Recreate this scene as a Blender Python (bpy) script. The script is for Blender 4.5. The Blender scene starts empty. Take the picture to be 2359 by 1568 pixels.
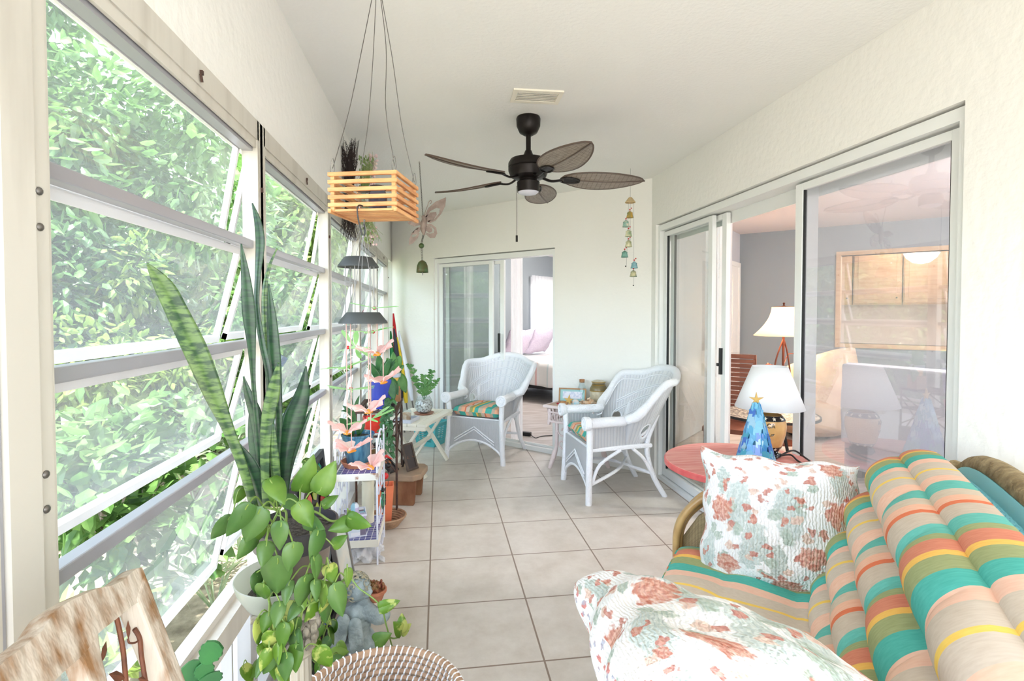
import bpy, math, random
from mathutils import Vector, Matrix, Euler
R = math.radians
scene = bpy.context.scene
col = scene.collection
# ------------------------------------------------------------------ camera, world, sun, exposure
F_PX, W_PX, H_PX, YAW, PITCH, SHIFT, CAM_Z = 1200.0, 2359.0, 1568.0, R(8), R(1.5), -33 / 2359, 1.33
cam_data = bpy.data.cameras.new('camera'); cam = bpy.data.objects.new('camera', cam_data); col.objects.link(cam)
cam.location = (0, 0, CAM_Z); cam.rotation_euler = (R(90) - PITCH, 0, -YAW)
cam_data.sensor_width = 36; cam_data.lens = F_PX / W_PX * 36; cam_data.shift_y = SHIFT
cam_data.clip_start = 0.05; cam_data.clip_end = 200
scene.camera = cam
world = bpy.data.worlds.new('world'); scene.world = world; world.use_nodes = True
wn = world.node_tree; bg = wn.nodes['Background']
sky = wn.nodes.new('ShaderNodeTexSky'); sky.sky_type = 'NISHITA'; sky.sun_disc = False
sky.sun_elevation = R(52); sky.sun_rotation = R(60); sky.air_density = 1.0; sky.dust_density = 2.0; sky.ozone_density = 1.0
wmix = wn.nodes.new('ShaderNodeMixRGB'); wmix.inputs[0].default_value = 0.85; wmix.inputs[2].default_value = (0.455, 0.44, 0.42, 1)
wn.links.new(sky.outputs[0], wmix.inputs[1]); wn.links.new(wmix.outputs[0], bg.inputs[0])
bg.inputs[1].default_value = 2.3
sun_d = bpy.data.lights.new('sun', 'SUN'); sun = bpy.data.objects.new('sun', sun_d); col.objects.link(sun)
sun_d.energy = 6.5; sun_d.angle = R(1.5); sun_d.color = (1.0, 0.98, 0.95)
sun.rotation_euler = Vector((-0.16, -0.38, 1.25)).to_track_quat('Z', 'Y').to_euler()
vs = scene.view_settings
scene.display_settings.display_device = 'sRGB'
vs.view_transform = 'Standard'; vs.look = 'None'; vs.gamma = 1.0; vs.use_curve_mapping = False; vs.exposure = 2.13
# sampling portals in the window openings (they add no light of their own)
def portal(loc, sx, sy, direction):
    d = bpy.data.lights.new('window_portal', 'AREA'); d.shape = 'RECTANGLE'; d.size = sx; d.size_y = sy; d.cycles.is_portal = True
    o = bpy.data.objects.new('window_portal', d); col.objects.link(o); o.location = loc
    o.rotation_euler = Vector(direction).to_track_quat('-Z', 'Y').to_euler(); return o
portal((-0.9, 2.8, 1.0), 7.4, 2.2, (1, 0, 0)); portal((0.5, -1.75, 1.2), 2.6, 2.5, (0, 1, 0))

# ------------------------------------------------------------------ helpers
def ray(px, py):
    x = (px - (W_PX / 2)) / F_PX; y = -(py - H_PX / 2) / F_PX + SHIFT * W_PX / F_PX
    cy, sy, cp, sp = math.cos(YAW), math.sin(YAW), math.cos(PITCH), math.sin(PITCH)
    return Vector((x * cy + y * sy * sp + sy * cp, -x * sy + y * cy * sp + cy * cp, y * cp - sp))
def at(px, py, X=None, Y=None, Z=None, W=None, D=None):   # a photo pixel put on a known plane of the room
    r = ray(px, py)
    if X is not None: t = X / r.x
    elif Y is not None: t = Y / r.y
    elif Z is not None: t = (Z - CAM_Z) / r.z
    elif W is not None: t = W / (r.x + r.y)
    else: t = D
    return Vector((0, 0, CAM_Z)) + r * t

class MB:
    def __init__(s): s.v = []; s.f = []; s.uv = {}; s.mi = []; s.cur = 0
    def add(s, vs_, fs, M=None, uvs=None):
        b = len(s.v)
        for p in vs_:
            p = Vector(p); s.v.append(tuple(M @ p if M else p))
        for f in fs:
            s.f.append(tuple(b + i for i in f)); s.mi.append(s.cur)
        if uvs:
            for i, u in enumerate(uvs): s.uv[b + i] = u
        return s
    def box(s, c, d, rz=0, M=None, rx=0, ry=0):
        x, y, z = d[0] / 2, d[1] / 2, d[2] / 2
        T = Matrix.Translation(c) @ Euler((rx, ry, rz)).to_matrix().to_4x4()
        if M: T = M @ T
        s.add([(-x,-y,-z),(x,-y,-z),(x,y,-z),(-x,y,-z),(-x,-y,z),(x,-y,z),(x,y,z),(-x,y,z)],
              [(0,3,2,1),(4,5,6,7),(0,1,5,4),(1,2,6,5),(2,3,7,6),(3,0,4,7)], T); return s
    def bb(s, a, b, M=None):
        return s.box([(a[i] + b[i]) / 2 for i in range(3)], [abs(b[i] - a[i]) for i in range(3)], M=M)
    def beam(s, a, b, w, h, up=(0, 0, 1)):
        a = Vector(a); b = Vector(b); d = (b - a); L = d.length; d.normalize()
        x = d.cross(Vector(up))
        if x.length < 1e-4: x = d.cross(Vector((0, 1, 0)))
        x.normalize(); z = x.cross(d)
        T = Matrix(((x.x, d.x, z.x, (a.x+b.x)/2), (x.y, d.y, z.y, (a.y+b.y)/2), (x.z, d.z, z.z, (a.z+b.z)/2), (0,0,0,1)))
        return s.box((0,0,0), (w, L, h), M=T)
    def tube(s, pts, r, seg=8, closed=False, caps=True, M=None, flat=None):
        pts = [Vector(p) for p in pts]; n = len(pts)
        rs = r if isinstance(r, (list, tuple)) else [r] * n
        vs_ = []; up = None; fs = []; uv = []
        L = 0
        for i, p in enumerate(pts):
            if closed: t = pts[(i+1) % n] - pts[i-1]
            else: t = pts[min(i+1, n-1)] - pts[max(i-1, 0)]
            if t.length < 1e-9: t = Vector((0,0,1))
            t.normalize()
            if up is None:
                up = Vector((0,0,1)) if abs(t.z) < .9 else Vector((1,0,0))
            x = t.cross(up)
            if x.length < 1e-6: x = t.orthogonal()
            x.normalize(); y = x.cross(t); y.normalize(); up = y
            if i: L += (pts[i] - pts[i-1]).length
            for k in range(seg):
                a = 2*math.pi*k/seg
                vs_.append(p + x*math.cos(a)*rs[i] + y*math.sin(a)*rs[i]*(flat or 1)); uv.append((k/seg, L))
        m = n if closed else n-1
        for i in range(m):
            for k in range(seg):
                a = i*seg+k; b = i*seg+(k+1) % seg; c = ((i+1) % n)*seg+(k+1) % seg; d = ((i+1) % n)*seg+k
                fs.append((a, b, c, d))
        if caps and not closed:
            fs.append(tuple(range(seg-1, -1, -1))); fs.append(tuple(range((n-1)*seg, n*seg)))
        return s.add(vs_, fs, M, uv)
    def lathe(s, prof, c=(0,0,0), seg=24, M=None):
        vs_ = []; fs = []; uv = []; n = len(prof)
        for j, (r, z) in enumerate(prof):
            for k in range(seg):
                a = 2*math.pi*k/seg; vs_.append((c[0]+r*math.cos(a), c[1]+r*math.sin(a), c[2]+z)); uv.append((k/seg, j/(n-1)))
        for j in range(n-1):
            for k in range(seg):
                fs.append((j*seg+k, j*seg+(k+1) % seg, (j+1)*seg+(k+1) % seg, (j+1)*seg+k))
        return s.add(vs_, fs, M, uv)
    def ball(s, c, r, seg=14, rings=9, M=None):
        if not isinstance(r, (list, tuple)): r = (r, r, r)
        T = Matrix.Translation(c) @ Matrix.Diagonal((r[0], r[1], r[2], 1))
        if M: T = M @ T
        pr_ = [(max(1e-6, math.sin(math.pi*i/rings)), -math.cos(math.pi*i/rings)) for i in range(rings+1)]
        return s.lathe(pr_, seg=seg, M=T)
    def prism(s, out, t, M=None):     # outline in xy, thickness t along z, centred
        n = len(out)
        vs_ = [(x, y, -t/2) for x, y in out] + [(x, y, t/2) for x, y in out]
        fs = [tuple(range(n-1, -1, -1)), tuple(range(n, 2*n))] + [(i, (i+1) % n, n+(i+1) % n, n+i) for i in range(n)]
        return s.add(vs_, fs, M)
    def grid(s, fn, nu, nv, cu=False, cv=False, skip=None, uvs=True, M=None):
        vs_ = []; uv = []
        for j in range(nv + (0 if cv else 1)):
            for i in range(nu + (0 if cu else 1)):
                u = i/nu; w = j/nv; vs_.append(fn(u, w)); uv.append((u, w))
        wd = nu if cu else nu+1; ht = nv if cv else nv+1; fs = []
        for j in range(nv):
            for i in range(nu):
                if skip and skip((i+.5)/nu, (j+.5)/nv): continue
                a = j*wd+i; b = j*wd+(i+1) % wd; c = ((j+1) % ht)*wd+(i+1) % wd; d = ((j+1) % ht)*wd+i
                fs.append((a, b, c, d))
        return s.add(vs_, fs, M, uv if uvs else None)
    def build(s, name, m, parent=None, smooth=True, label=None, bevel=0, solid=0, sub=0, remesh=0, kind=None):
        me = bpy.data.meshes.new(name); me.from_pydata(s.v, [], s.f)
        for mm in (m if isinstance(m, (list, tuple)) else [m]): me.materials.append(mm)
        if s.uv:
            ul = me.uv_layers.new(name='UVMap').data
            for l in me.loops:
                ul[l.index].uv = s.uv.get(l.vertex_index, (0, 0))
        if isinstance(m, (list, tuple)):
            me.polygons.foreach_set('material_index', s.mi)
        me.update()
        if smooth:
            me.polygons.foreach_set('use_smooth', [True]*len(me.polygons))
            try: me.set_sharp_from_angle(angle=R(40))
            except Exception: pass
        o = bpy.data.objects.new(name, me); col.objects.link(o)
        if parent: o.parent = parent
        if solid: k = o.modifiers.new('solid', 'SOLIDIFY'); k.thickness = solid; k.offset = 0
        if remesh: k = o.modifiers.new('remesh', 'REMESH'); k.mode = 'VOXEL'; k.voxel_size = remesh; k.use_smooth_shade = True
        if remesh: k = o.modifiers.new('soft', 'SMOOTH'); k.iterations = 4; k.factor = .5
        if bevel: k = o.modifiers.new('bevel', 'BEVEL'); k.width = bevel; k.segments = 2; k.limit_method = 'ANGLE'
        if sub: k = o.modifiers.new('sub', 'SUBSURF'); k.levels = sub; k.render_levels = sub
        if label: o['label'] = label
        if kind: o['kind'] = kind
        return o

def tag(o, label, cat, group=None, kind=None):
    o['label'] = label; o['category'] = cat
    if group: o['group'] = group
    if kind: o['kind'] = kind
    return o
def thing(name, label, cat, loc=(0, 0, 0), rz=0, group=None):
    o = bpy.data.objects.new(name, None); o.empty_display_size = .05; col.objects.link(o)
    o.location = loc; o.rotation_euler = (0, 0, rz); return tag(o, label, cat, group)
def struct(mb, name, m, **k):
    return mb.build(name, m, kind='structure', smooth=False, **k)
def copy_tree(o, parent=None):
    c = o.copy(); col.objects.link(c)
    if parent: c.parent = parent
    for ch in list(o.children): copy_tree(ch, c)
    return c
def smooth_path(pts, n=8, closed=False):   # Catmull-Rom
    pts = [Vector(p) for p in pts]; out = []; N = len(pts)
    for i in range(N if closed else N-1):
        if closed: p0, p1, p2, p3 = pts[i-1], pts[i], pts[(i+1) % N], pts[(i+2) % N]
        else: p0, p1, p2, p3 = pts[max(i-1, 0)], pts[i], pts[i+1], pts[min(i+2, N-1)]
        for k in range(n):
            t = k/n
            out.append(.5*((2*p1)+(p2-p0)*t+(2*p0-5*p1+4*p2-p3)*t*t+(3*p1-p0-3*p2+p3)*t**3))
    if not closed: out.append(pts[-1])
    return out
def basis(o, x, y, z):
    return Matrix(((x[0], y[0], z[0], o[0]), (x[1], y[1], z[1], o[1]), (x[2], y[2], z[2], o[2]), (0, 0, 0, 1)))

# ------------------------------------------------------------------ materials
def sr(c):
    return tuple(((v/255)/12.92 if v/255 <= .04045 else ((v/255+.055)/1.055)**2.4) for v in c) + (1,)
def newmat(name):
    m = bpy.data.materials.new(name); m.use_nodes = True; t = m.node_tree
    return m, t, t.nodes['Principled BSDF']
def mat(name, c, rough=.5, metal=0, c2=None, scale=8, bump=0, bscale=40, spec=.5, detail=4, coat=0, stretch=None, contrast=(.35, .65), trans=0, emit=None, es=0, sheen=0):
    m, t, b = newmat(name); N = t.nodes.new; L = t.links.new
    b.inputs['Roughness'].default_value = rough; b.inputs['Metallic'].default_value = metal
    b.inputs['Specular IOR Level'].default_value = spec; b.inputs['Coat Weight'].default_value = coat
    b.inputs['Base Color'].default_value = sr(c)
    if sheen: b.inputs['Sheen Weight'].default_value = sheen
    tc = N('ShaderNodeTexCoord'); src = tc.outputs['Object']
    if stretch:
        mp = N('ShaderNodeMapping'); mp.inputs['Scale'].default_value = stretch; L(src, mp.inputs[0]); src = mp.outputs[0]
    if c2:
        n = N('ShaderNodeTexNoise'); n.inputs['Scale'].default_value = scale; n.inputs['Detail'].default_value = detail; L(src, n.inputs['Vector'])
        r = N('ShaderNodeValToRGB'); r.color_ramp.elements[0].position = contrast[0]; r.color_ramp.elements[1].position = contrast[1]
        r.color_ramp.elements[0].color = sr(c); r.color_ramp.elements[1].color = sr(c2)
        L(n.outputs[0], r.inputs[0]); L(r.outputs[0], b.inputs['Base Color'])
    if bump:
        n2 = N('ShaderNodeTexNoise'); n2.inputs['Scale'].default_value = bscale; n2.inputs['Detail'].default_value = 3; L(src, n2.inputs['Vector'])
        bp = N('ShaderNodeBump'); bp.inputs['Strength'].default_value = bump; bp.inputs['Distance'].default_value = .01
        L(n2.outputs[0], bp.inputs['Height']); L(bp.outputs[0], b.inputs['Normal'])
    if emit:
        b.inputs['Emission Color'].default_value = sr(emit); b.inputs['Emission Strength'].default_value = es
    if trans:
        tr = N('ShaderNodeBsdfTranslucent'); mx = N('ShaderNodeMixShader'); mx.inputs[0].default_value = trans
        if c2: L(r.outputs[0], tr.inputs[0])
        else: tr.inputs[0].default_value = sr(c)
        L(b.outputs[0], mx.inputs[1]); L(tr.outputs[0], mx.inputs[2]); L(mx.outputs[0], t.nodes['Material Output'].inputs[0])
    return m
def glassmat(name, tint=(255, 255, 255), haze=0., gloss=1., hazecol=(240, 244, 248), tintf=None):
    m, t, b = newmat(name); N = t.nodes.new; L = t.links.new
    tr = N('ShaderNodeBsdfTransparent'); tr.inputs[0].default_value = sr(tint)
    gl = N('ShaderNodeBsdfGlossy'); gl.inputs['Roughness'].default_value = .02
    fr = N('ShaderNodeLayerWeight'); fr.inputs[0].default_value = .5      # Schlick, the same from both sides of the pane
    pw = N('ShaderNodeMath'); pw.operation = 'POWER'; pw.inputs[1].default_value = 4.2; L(fr.outputs['Facing'], pw.inputs[0])
    mu = N('ShaderNodeMath'); mu.operation = 'MULTIPLY_ADD'; mu.inputs[1].default_value = .9; mu.inputs[2].default_value = .045*gloss; L(pw.outputs[0], mu.inputs[0])
    mx = N('ShaderNodeMixShader'); L(mu.outputs[0], mx.inputs[0]); L(tr.outputs[0], mx.inputs[1]); L(gl.outputs[0], mx.inputs[2])
    out = mx
    if haze:
        tl = N('ShaderNodeBsdfTranslucent'); tl.inputs[0].default_value = sr(hazecol)
        df = N('ShaderNodeBsdfDiffuse'); df.inputs[0].default_value = sr(hazecol)
        m1 = N('ShaderNodeMixShader'); m1.inputs[0].default_value = .35; L(tl.outputs[0], m1.inputs[1]); L(df.outputs[0], m1.inputs[2])
        m2 = N('ShaderNodeMixShader'); m2.inputs[0].default_value = haze; L(mx.outputs[0], m2.inputs[1]); L(m1.outputs[0], m2.inputs[2]); out = m2
    L(out.outputs[0], t.nodes['Material Output'].inputs[0]); return m
def weave(name, c, c2, su, sv, strength=.6, rough=.6, coord='UV', mort=.35):   # basket weave from two crossed waves
    m, t, b = newmat(name); N = t.nodes.new; L = t.links.new
    tc = N('ShaderNodeTexCoord'); mp = N('ShaderNodeMapping'); mp.inputs['Scale'].default_value = (su, sv, su); L(tc.outputs[coord], mp.inputs[0])
    br = N('ShaderNodeTexBrick'); br.offset = .5; br.inputs['Scale'].default_value = 1; br.inputs['Mortar Size'].default_value = .06
    br.inputs['Mortar Smooth'].default_value = 1; br.inputs['Brick Width'].default_value = 1; br.inputs['Row Height'].default_value = .5
    br.inputs['Color1'].default_value = sr(c); br.inputs['Color2'].default_value = tuple(.5*(a+d) for a, d in zip(sr(c), sr(c2))); br.inputs['Mortar'].default_value = sr(c2)
    L(mp.outputs[0], br.inputs['Vector']); L(br.outputs[0], b.inputs['Base Color'])
    bp = N('ShaderNodeBump'); bp.inputs['Strength'].default_value = strength; bp.inputs['Distance'].default_value = .004; bp.invert = True
    L(br.outputs['Fac'], bp.inputs['Height']); L(bp.outputs[0], b.inputs['Normal']); b.inputs['Roughness'].default_value = rough
    return m
def stripes(name, seq, scale, axis=0, coord='UV', offset=0., rough=.9, distort=0, weavy=True):
    m, t, b = newmat(name); N = t.nodes.new; L = t.links.new
    tc = N('ShaderNodeTexCoord'); sp = N('ShaderNodeSeparateXYZ')
    L(tc.outputs[coord], sp.inputs[0])
    a = N('ShaderNodeMath'); a.operation = 'MULTIPLY_ADD'; a.inputs[1].default_value = scale; a.inputs[2].default_value = offset; L(sp.outputs[axis], a.inputs[0])
    f = N('ShaderNodeMath'); f.operation = 'FRACT'; L(a.outputs[0], f.inputs[0])
    r = N('ShaderNodeValToRGB'); cr = r.color_ramp; cr.interpolation = 'CONSTANT'
    tot = sum(w for w, c in seq); p = 0
    for i, (w, c) in enumerate(seq):
        e = cr.elements[i] if i < 2 else cr.elements.new(p/tot)
        e.position = p/tot; e.color = sr(c); p += w
    L(f.outputs[0], r.inputs[0])
    n = N('ShaderNodeTexNoise'); n.inputs['Scale'].default_value = 260; mp = N('ShaderNodeMapping'); mp.inputs['Scale'].default_value = (1, .12, 1)
    L(tc.outputs[coord], mp.inputs[0]); L(mp.outputs[0], n.inputs['Vector'])
    mx = N('ShaderNodeMixRGB'); mx.blend_type = 'SOFT_LIGHT'; mx.inputs[0].default_value = .35
    L(r.outputs[0], mx.inputs[1]); L(n.outputs[0], mx.inputs[2]); L(mx.outputs[0], b.inputs['Base Color']); b.inputs['Roughness'].default_value = rough
    b.inputs['Specular IOR Level'].default_value = .15
    return m
def floral(name, small=False, seed=0.):
    m, t, b = newmat(name); N = t.nodes.new; L = t.links.new
    tc = N('ShaderNodeTexCoord'); mp = N('ShaderNodeMapping'); mp.inputs['Location'].default_value = (seed, seed*.7, 0); L(tc.outputs['UV'], mp.inputs[0])
    base = N('ShaderNodeRGB'); base.outputs[0].default_value = sr((240, 238, 236)); cur = base.outputs[0]
    nz = N('ShaderNodeTexNoise'); nz.inputs['Scale'].default_value = 26 if not small else 60; nz.inputs['Detail'].default_value = 3; L(mp.outputs[0], nz.inputs['Vector'])
    dis = N('ShaderNodeMixRGB'); dis.blend_type = 'LINEAR_LIGHT'; dis.inputs[0].default_value = .035 if not small else .02
    L(mp.outputs[0], dis.inputs[1]); L(nz.outputs['Color'], dis.inputs[2])
    layers = [(4.6, 0.0, .22, (204, 212, 206), (182, 194, 188)), (6.5, 3.3, .20, (172, 184, 176), (198, 206, 198)), (11, 6.2, .15, (214, 180, 164), (226, 202, 186)), (8.5, 12.2, .18, (166, 180, 166), (190, 200, 188)), (4.2, 9.1, .2, (198, 128, 108), (222, 172, 152)), (9.0, 5.1, .13, (194, 122, 104), (214, 160, 142)), (12.0, 15.1, .13, (190, 122, 110), (206, 148, 132))]
    if small: layers = [(22, 0., .2, (214, 130, 120), (200, 120, 120)), (26, 4., .18, (176, 180, 196), (190, 170, 180))]
    for k, (sc, off, th, c1, c2) in enumerate(layers):
        m2 = N('ShaderNodeMapping'); m2.inputs['Location'].default_value = (off, off*1.3, 0); m2.inputs['Rotation'].default_value = (0, 0, .5*k)
        m2.inputs['Scale'].default_value = (sc, sc*(1 if k > 1 or small else .42), 1); L(dis.outputs[0], m2.inputs[0])
        vo = N('ShaderNodeTexVoronoi'); vo.voronoi_dimensions = '2D'; vo.inputs['Scale'].default_value = 1; vo.inputs['Randomness'].default_value = .9; L(m2.outputs[0], vo.inputs['Vector'])
        # only some cells carry a flower
        sepc = N('ShaderNodeSeparateColor'); L(vo.outputs['Color'], sepc.inputs[0])
        gt = N('ShaderNodeMath'); gt.operation = 'GREATER_THAN'; gt.inputs[1].default_value = .45; L(sepc.outputs[0], gt.inputs[0])
        pt = N('ShaderNodeTexNoise'); pt.inputs['Scale'].default_value = 55; L(mp.outputs[0], pt.inputs['Vector'])
        add = N('ShaderNodeMath'); add.operation = 'MULTIPLY_ADD'; add.inputs[1].default_value = .16; L(pt.outputs[0], add.inputs[0]); L(vo.outputs['Distance'], add.inputs[2])
        lt = N('ShaderNodeMapRange'); lt.inputs['From Min'].default_value = th+.15; lt.inputs['From Max'].default_value = th+.10; L(add.outputs[0], lt.inputs['Value'])
        mu = N('ShaderNodeMath'); mu.operation = 'MULTIPLY'; L(lt.outputs[0], mu.inputs[0]); L(gt.outputs[0], mu.inputs[1])
        mu2 = N('ShaderNodeMath'); mu2.operation = 'MULTIPLY'; mu2.inputs[1].default_value = .9; L(mu.outputs[0], mu2.inputs[0])
        cc = N('ShaderNodeMixRGB'); cc.inputs[1].default_value = sr(c1); cc.inputs[2].default_value = sr(c2)
        w = N('ShaderNodeMapRange'); w.inputs['From Min'].default_value = .42; w.inputs['From Max'].default_value = .58; L(pt.outputs[0], w.inputs['Value']); L(w.outputs[0], cc.inputs[0])
        mx = N('ShaderNodeMixRGB'); L(mu2.outputs[0], mx.inputs[0]); L(cur, mx.inputs[1]); L(cc.outputs[0], mx.inputs[2]); cur = mx.outputs[0]
    L(cur, b.inputs['Base Color']); b.inputs['Roughness'].default_value = .95; b.inputs['Specular IOR Level'].default_value = .1
    wv = N('ShaderNodeTexWave'); wv.inputs['Scale'].default_value = 22; wv.inputs['Distortion'].default_value = 5; wv.inputs['Detail Scale'].default_value = 2; L(mp.outputs[0], wv.inputs['Vector'])
    bp = N('ShaderNodeBump'); bp.inputs['Strength'].default_value = .5; bp.inputs['Distance'].default_value = .006; L(wv.outputs[0], bp.inputs['Height']); L(bp.outputs[0], b.inputs['Normal'])
    return m
def leafmat(name, c, c2, scale=30, trans=.35, band=False, rough=.35):
    m = mat(name, c, rough, c2=c2, scale=scale, trans=trans, spec=.4, stretch=(1, 1, 2.2) if band else None)
    return m

M = {}
M['wall'] = mat('white painted plaster', (240, 238, 232), .75, bump=.35, bscale=28)
M['ceil'] = mat('white ceiling paint', (238, 237, 232), .8, bump=.2, bscale=60)
M['frame'] = mat('cream window enamel', (208, 203, 192), .45, c2=(184, 178, 166), scale=14, stretch=(1, 1, .15), contrast=(.5, .8))
M['alu'] = mat('weathered aluminium', (168, 168, 174), .38, .35)
M['sash'] = mat('white aluminium', (226, 226, 228), .35, .1)
M['doorframe'] = mat('door frame enamel', (236, 237, 234), .4)
M['black'] = mat('black', (22, 22, 24), .4)
M['darkmetal'] = mat('dark bronze metal', (34, 30, 28), .35, .6)
M['white'] = mat('white paint', (240, 238, 232), .55)
M['wicker'] = weave('white painted wicker', (248, 248, 250), (216, 220, 228), 1, 1, .9, .6)
M['wickerb'] = mat('white wicker bindings', (244, 245, 248), .6, bump=.6, bscale=120)
M['haze'] = glassmat('dusty window film', (236, 242, 244), .13, .8)
M['glass'] = glassmat('door glass', (236, 242, 240), .0, 3.)
M['glass2'] = glassmat('door glass with reflection haze', (236, 238, 244), .15, 5.5)  # haze mixed into the pane stands for the reflected white windows
M['clear'] = glassmat('clear glassware', (238, 244, 244), .1, 1.5)
M['panel'] = mat('frosted kick panel', (244, 246, 248), .5, trans=.6)
M['steel'] = mat('brushed steel wire', (120, 116, 112), .35, .8)
M['rust'] = mat('rusty brown iron', (92, 66, 54), .6, .4, c2=(70, 54, 50), scale=60)
M['soil'] = mat('potting soil', (44, 34, 28), .95, c2=(90, 84, 76), scale=120, bump=.8, bscale=150)
# ------------------------------------------------------------------ floor with tiles
def tilemat():
    m, t, b = newmat('beige ceramic floor tile'); N = t.nodes.new; L = t.links.new
    tc = N('ShaderNodeTexCoord'); sp = N('ShaderNodeSeparateXYZ'); L(tc.outputs['Object'], sp.inputs[0])
    masks = []
    for ax, o, s in ((0, -.05, .445), (1, 2.8, .44)):
        a = N('ShaderNodeMath'); a.operation = 'SUBTRACT'; a.inputs[1].default_value = o - s*40; L(sp.outputs[ax], a.inputs[0])
        d = N('ShaderNodeMath'); d.operation = 'DIVIDE'; d.inputs[1].default_value = s; L(a.outputs[0], d.inputs[0])
        p = N('ShaderNodeMath'); p.operation = 'PINGPONG'; p.inputs[1].default_value = .5; L(d.outputs[0], p.inputs[0])
        l = N('ShaderNodeMath'); l.operation = 'LESS_THAN'; l.inputs[1].default_value = .0085; L(p.outputs[0], l.inputs[0]); masks.append(l)
    mx = N('ShaderNodeMath'); mx.operation = 'MAXIMUM'; L(masks[0].outputs[0], mx.inputs[0]); L(masks[1].outputs[0], mx.inputs[1])
    n = N('ShaderNodeTexNoise'); n.inputs['Scale'].default_value = 5; n.inputs['Detail'].default_value = 8; n.inputs['Roughness'].default_value = .7; L(tc.outputs['Object'], n.inputs['Vector'])
    r = N('ShaderNodeValToRGB'); r.color_ramp.elements[0].position = .35; r.color_ramp.elements[0].color = sr((204, 194, 182)); r.color_ramp.elements[1].position = .65; r.color_ramp.elements[1].color = sr((222, 214, 204))
    L(n.outputs[0], r.inputs[0])
    c = N('ShaderNodeMixRGB'); c.inputs[2].default_value = sr((142, 124, 110)); L(mx.outputs[0], c.inputs[0]); L(r.outputs[0], c.inputs[1]); L(c.outputs[0], b.inputs['Base Color'])
    b.inputs['Roughness'].default_value = .38; b.inputs['Specular IOR Level'].default_value = .35
    bp = N('ShaderNodeBump'); bp.invert = True; bp.inputs['Strength'].default_value = .6; bp.inputs['Distance'].default_value = .002; L(mx.outputs[0], bp.inputs['Height']); L(bp.outputs[0], b.inputs['Normal'])
    return m
M['tile'] = tilemat()
M['woodfloor'] = mat('pale grey plank floor', (206, 200, 196), .4, c2=(172, 160, 152), scale=3, stretch=(1, 8, 1))
M['grey'] = mat('blue grey wall paint', (150, 158, 162), .8)
M['greyl'] = mat('light grey wall paint', (196, 196, 200), .8)
M['pinkceil'] = mat('warm ceiling paint', (230, 222, 220), .8)
CEIL = 2.42; WX = -.56; RX = 1.72; RX2 = 1.86; WS = 5.78; WS2 = 5.95
def poly(pts, z0, z1, mb=None):
    mb = mb or MB(); n = len(pts)
    return mb.add([(x, y, z0) for x, y in pts] + [(x, y, z1) for x, y in pts],
                  [tuple(range(n-1, -1, -1)), tuple(range(n, 2*n))] + [(i, (i+1) % n, n+(i+1) % n, n+i) for i in range(n)])
struct(poly([(-.72, -1.7), (1.78, -1.7), (1.78, 4.08), (-.72, 6.58)], -.12, 0), 'floor', M['tile'])
struct(poly([(-1.3, -1.9), (1.86, -1.9), (1.86, 4.05), (-.56, 6.47), (-1.3, 6.47)], CEIL, CEIL+.15), 'ceiling', M['ceil'])
# interior floor and ceiling of the rooms behind the sliding doors
struct(poly([(1.78, -1.7), (8.2, -1.7), (8.2, 5.5), (2.9, 10.8), (-1.05, 6.85), (-.6, 6.40), (1.78, 4.08)], -.14, -.005), 'floor_inside', M['woodfloor'])
struct(poly([(1.86, -1.9), (8.2, -1.9), (8.2, 5.5), (2.9, 10.8), (-1.05, 6.85), (-.56, 6.47), (1.86, 4.05)], 2.40, 2.56), 'ceiling_inside', M['pinkceil'])
# right wall with the wide door opening
DY0, DY1, DZ = 1.51, 3.98, 2.03
mb = MB(); mb.bb((RX, -1.7, 0), (RX2, DY0, CEIL)); mb.bb((RX, DY0, DZ), (RX2, DY1, CEIL)); mb.bb((RX, DY1, 0), (RX2, 4.06, CEIL))
struct(mb, 'wall_right', M['wall'])
# back wall, turned 45 degrees, with the bedroom door opening
s2 = math.sqrt(.5)
OB = Vector((1.72, 4.06, 0)); UB = Vector((-s2, s2, 0)); NB = Vector((s2, s2, 0))   # along the wall towards the windows; outwards
MBACK = basis(OB, UB, (-NB.x, -NB.y, 0), (0, 0, 1))   # local x along, y into the room (so wall is y<0)
LB = 3.3
b0, b1, BZ = .93, 2.51, 1.93
mb = MB(); mb.bb((-.05, -.13, 0), (b0, 0, CEIL), MBACK); mb.bb((b0, -.13, BZ), (b1, 0, CEIL), MBACK); mb.bb((b1, -.13, 0), (LB, 0, CEIL), MBACK)
struct(mb, 'wall_back', M['wall'])
# left header beam above the windows, kick panels below
mb = MB(); mb.bb((-.74, -1.7, 1.93), (WX, 6.34, CEIL)); struct(mb, 'trim_1', M['wall'], label='white plaster beam above the row of awning windows')
mb = MB(); mb.bb((-.66, -1.7, 0.03), (-.64, 6.34, .43)); struct(mb, 'wall_left', M['panel'], label='bright frosted kick panels under the awning windows')
mb = MB()
for y in (-.25, .78, 1.77, 2.82, 3.87, 4.93, 5.98): mb.bb((-.68, y-.03, 0), (-.60, y+.03, .44))
mb.bb((-.68, -1.7, 0), (-.60, 6.34, .05))
for y in (1.62, ): mb.bb((-.64, y-.006, .05), (-.61, y+.006, .43))
struct(mb, 'trim_2', M['sash'])
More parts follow.
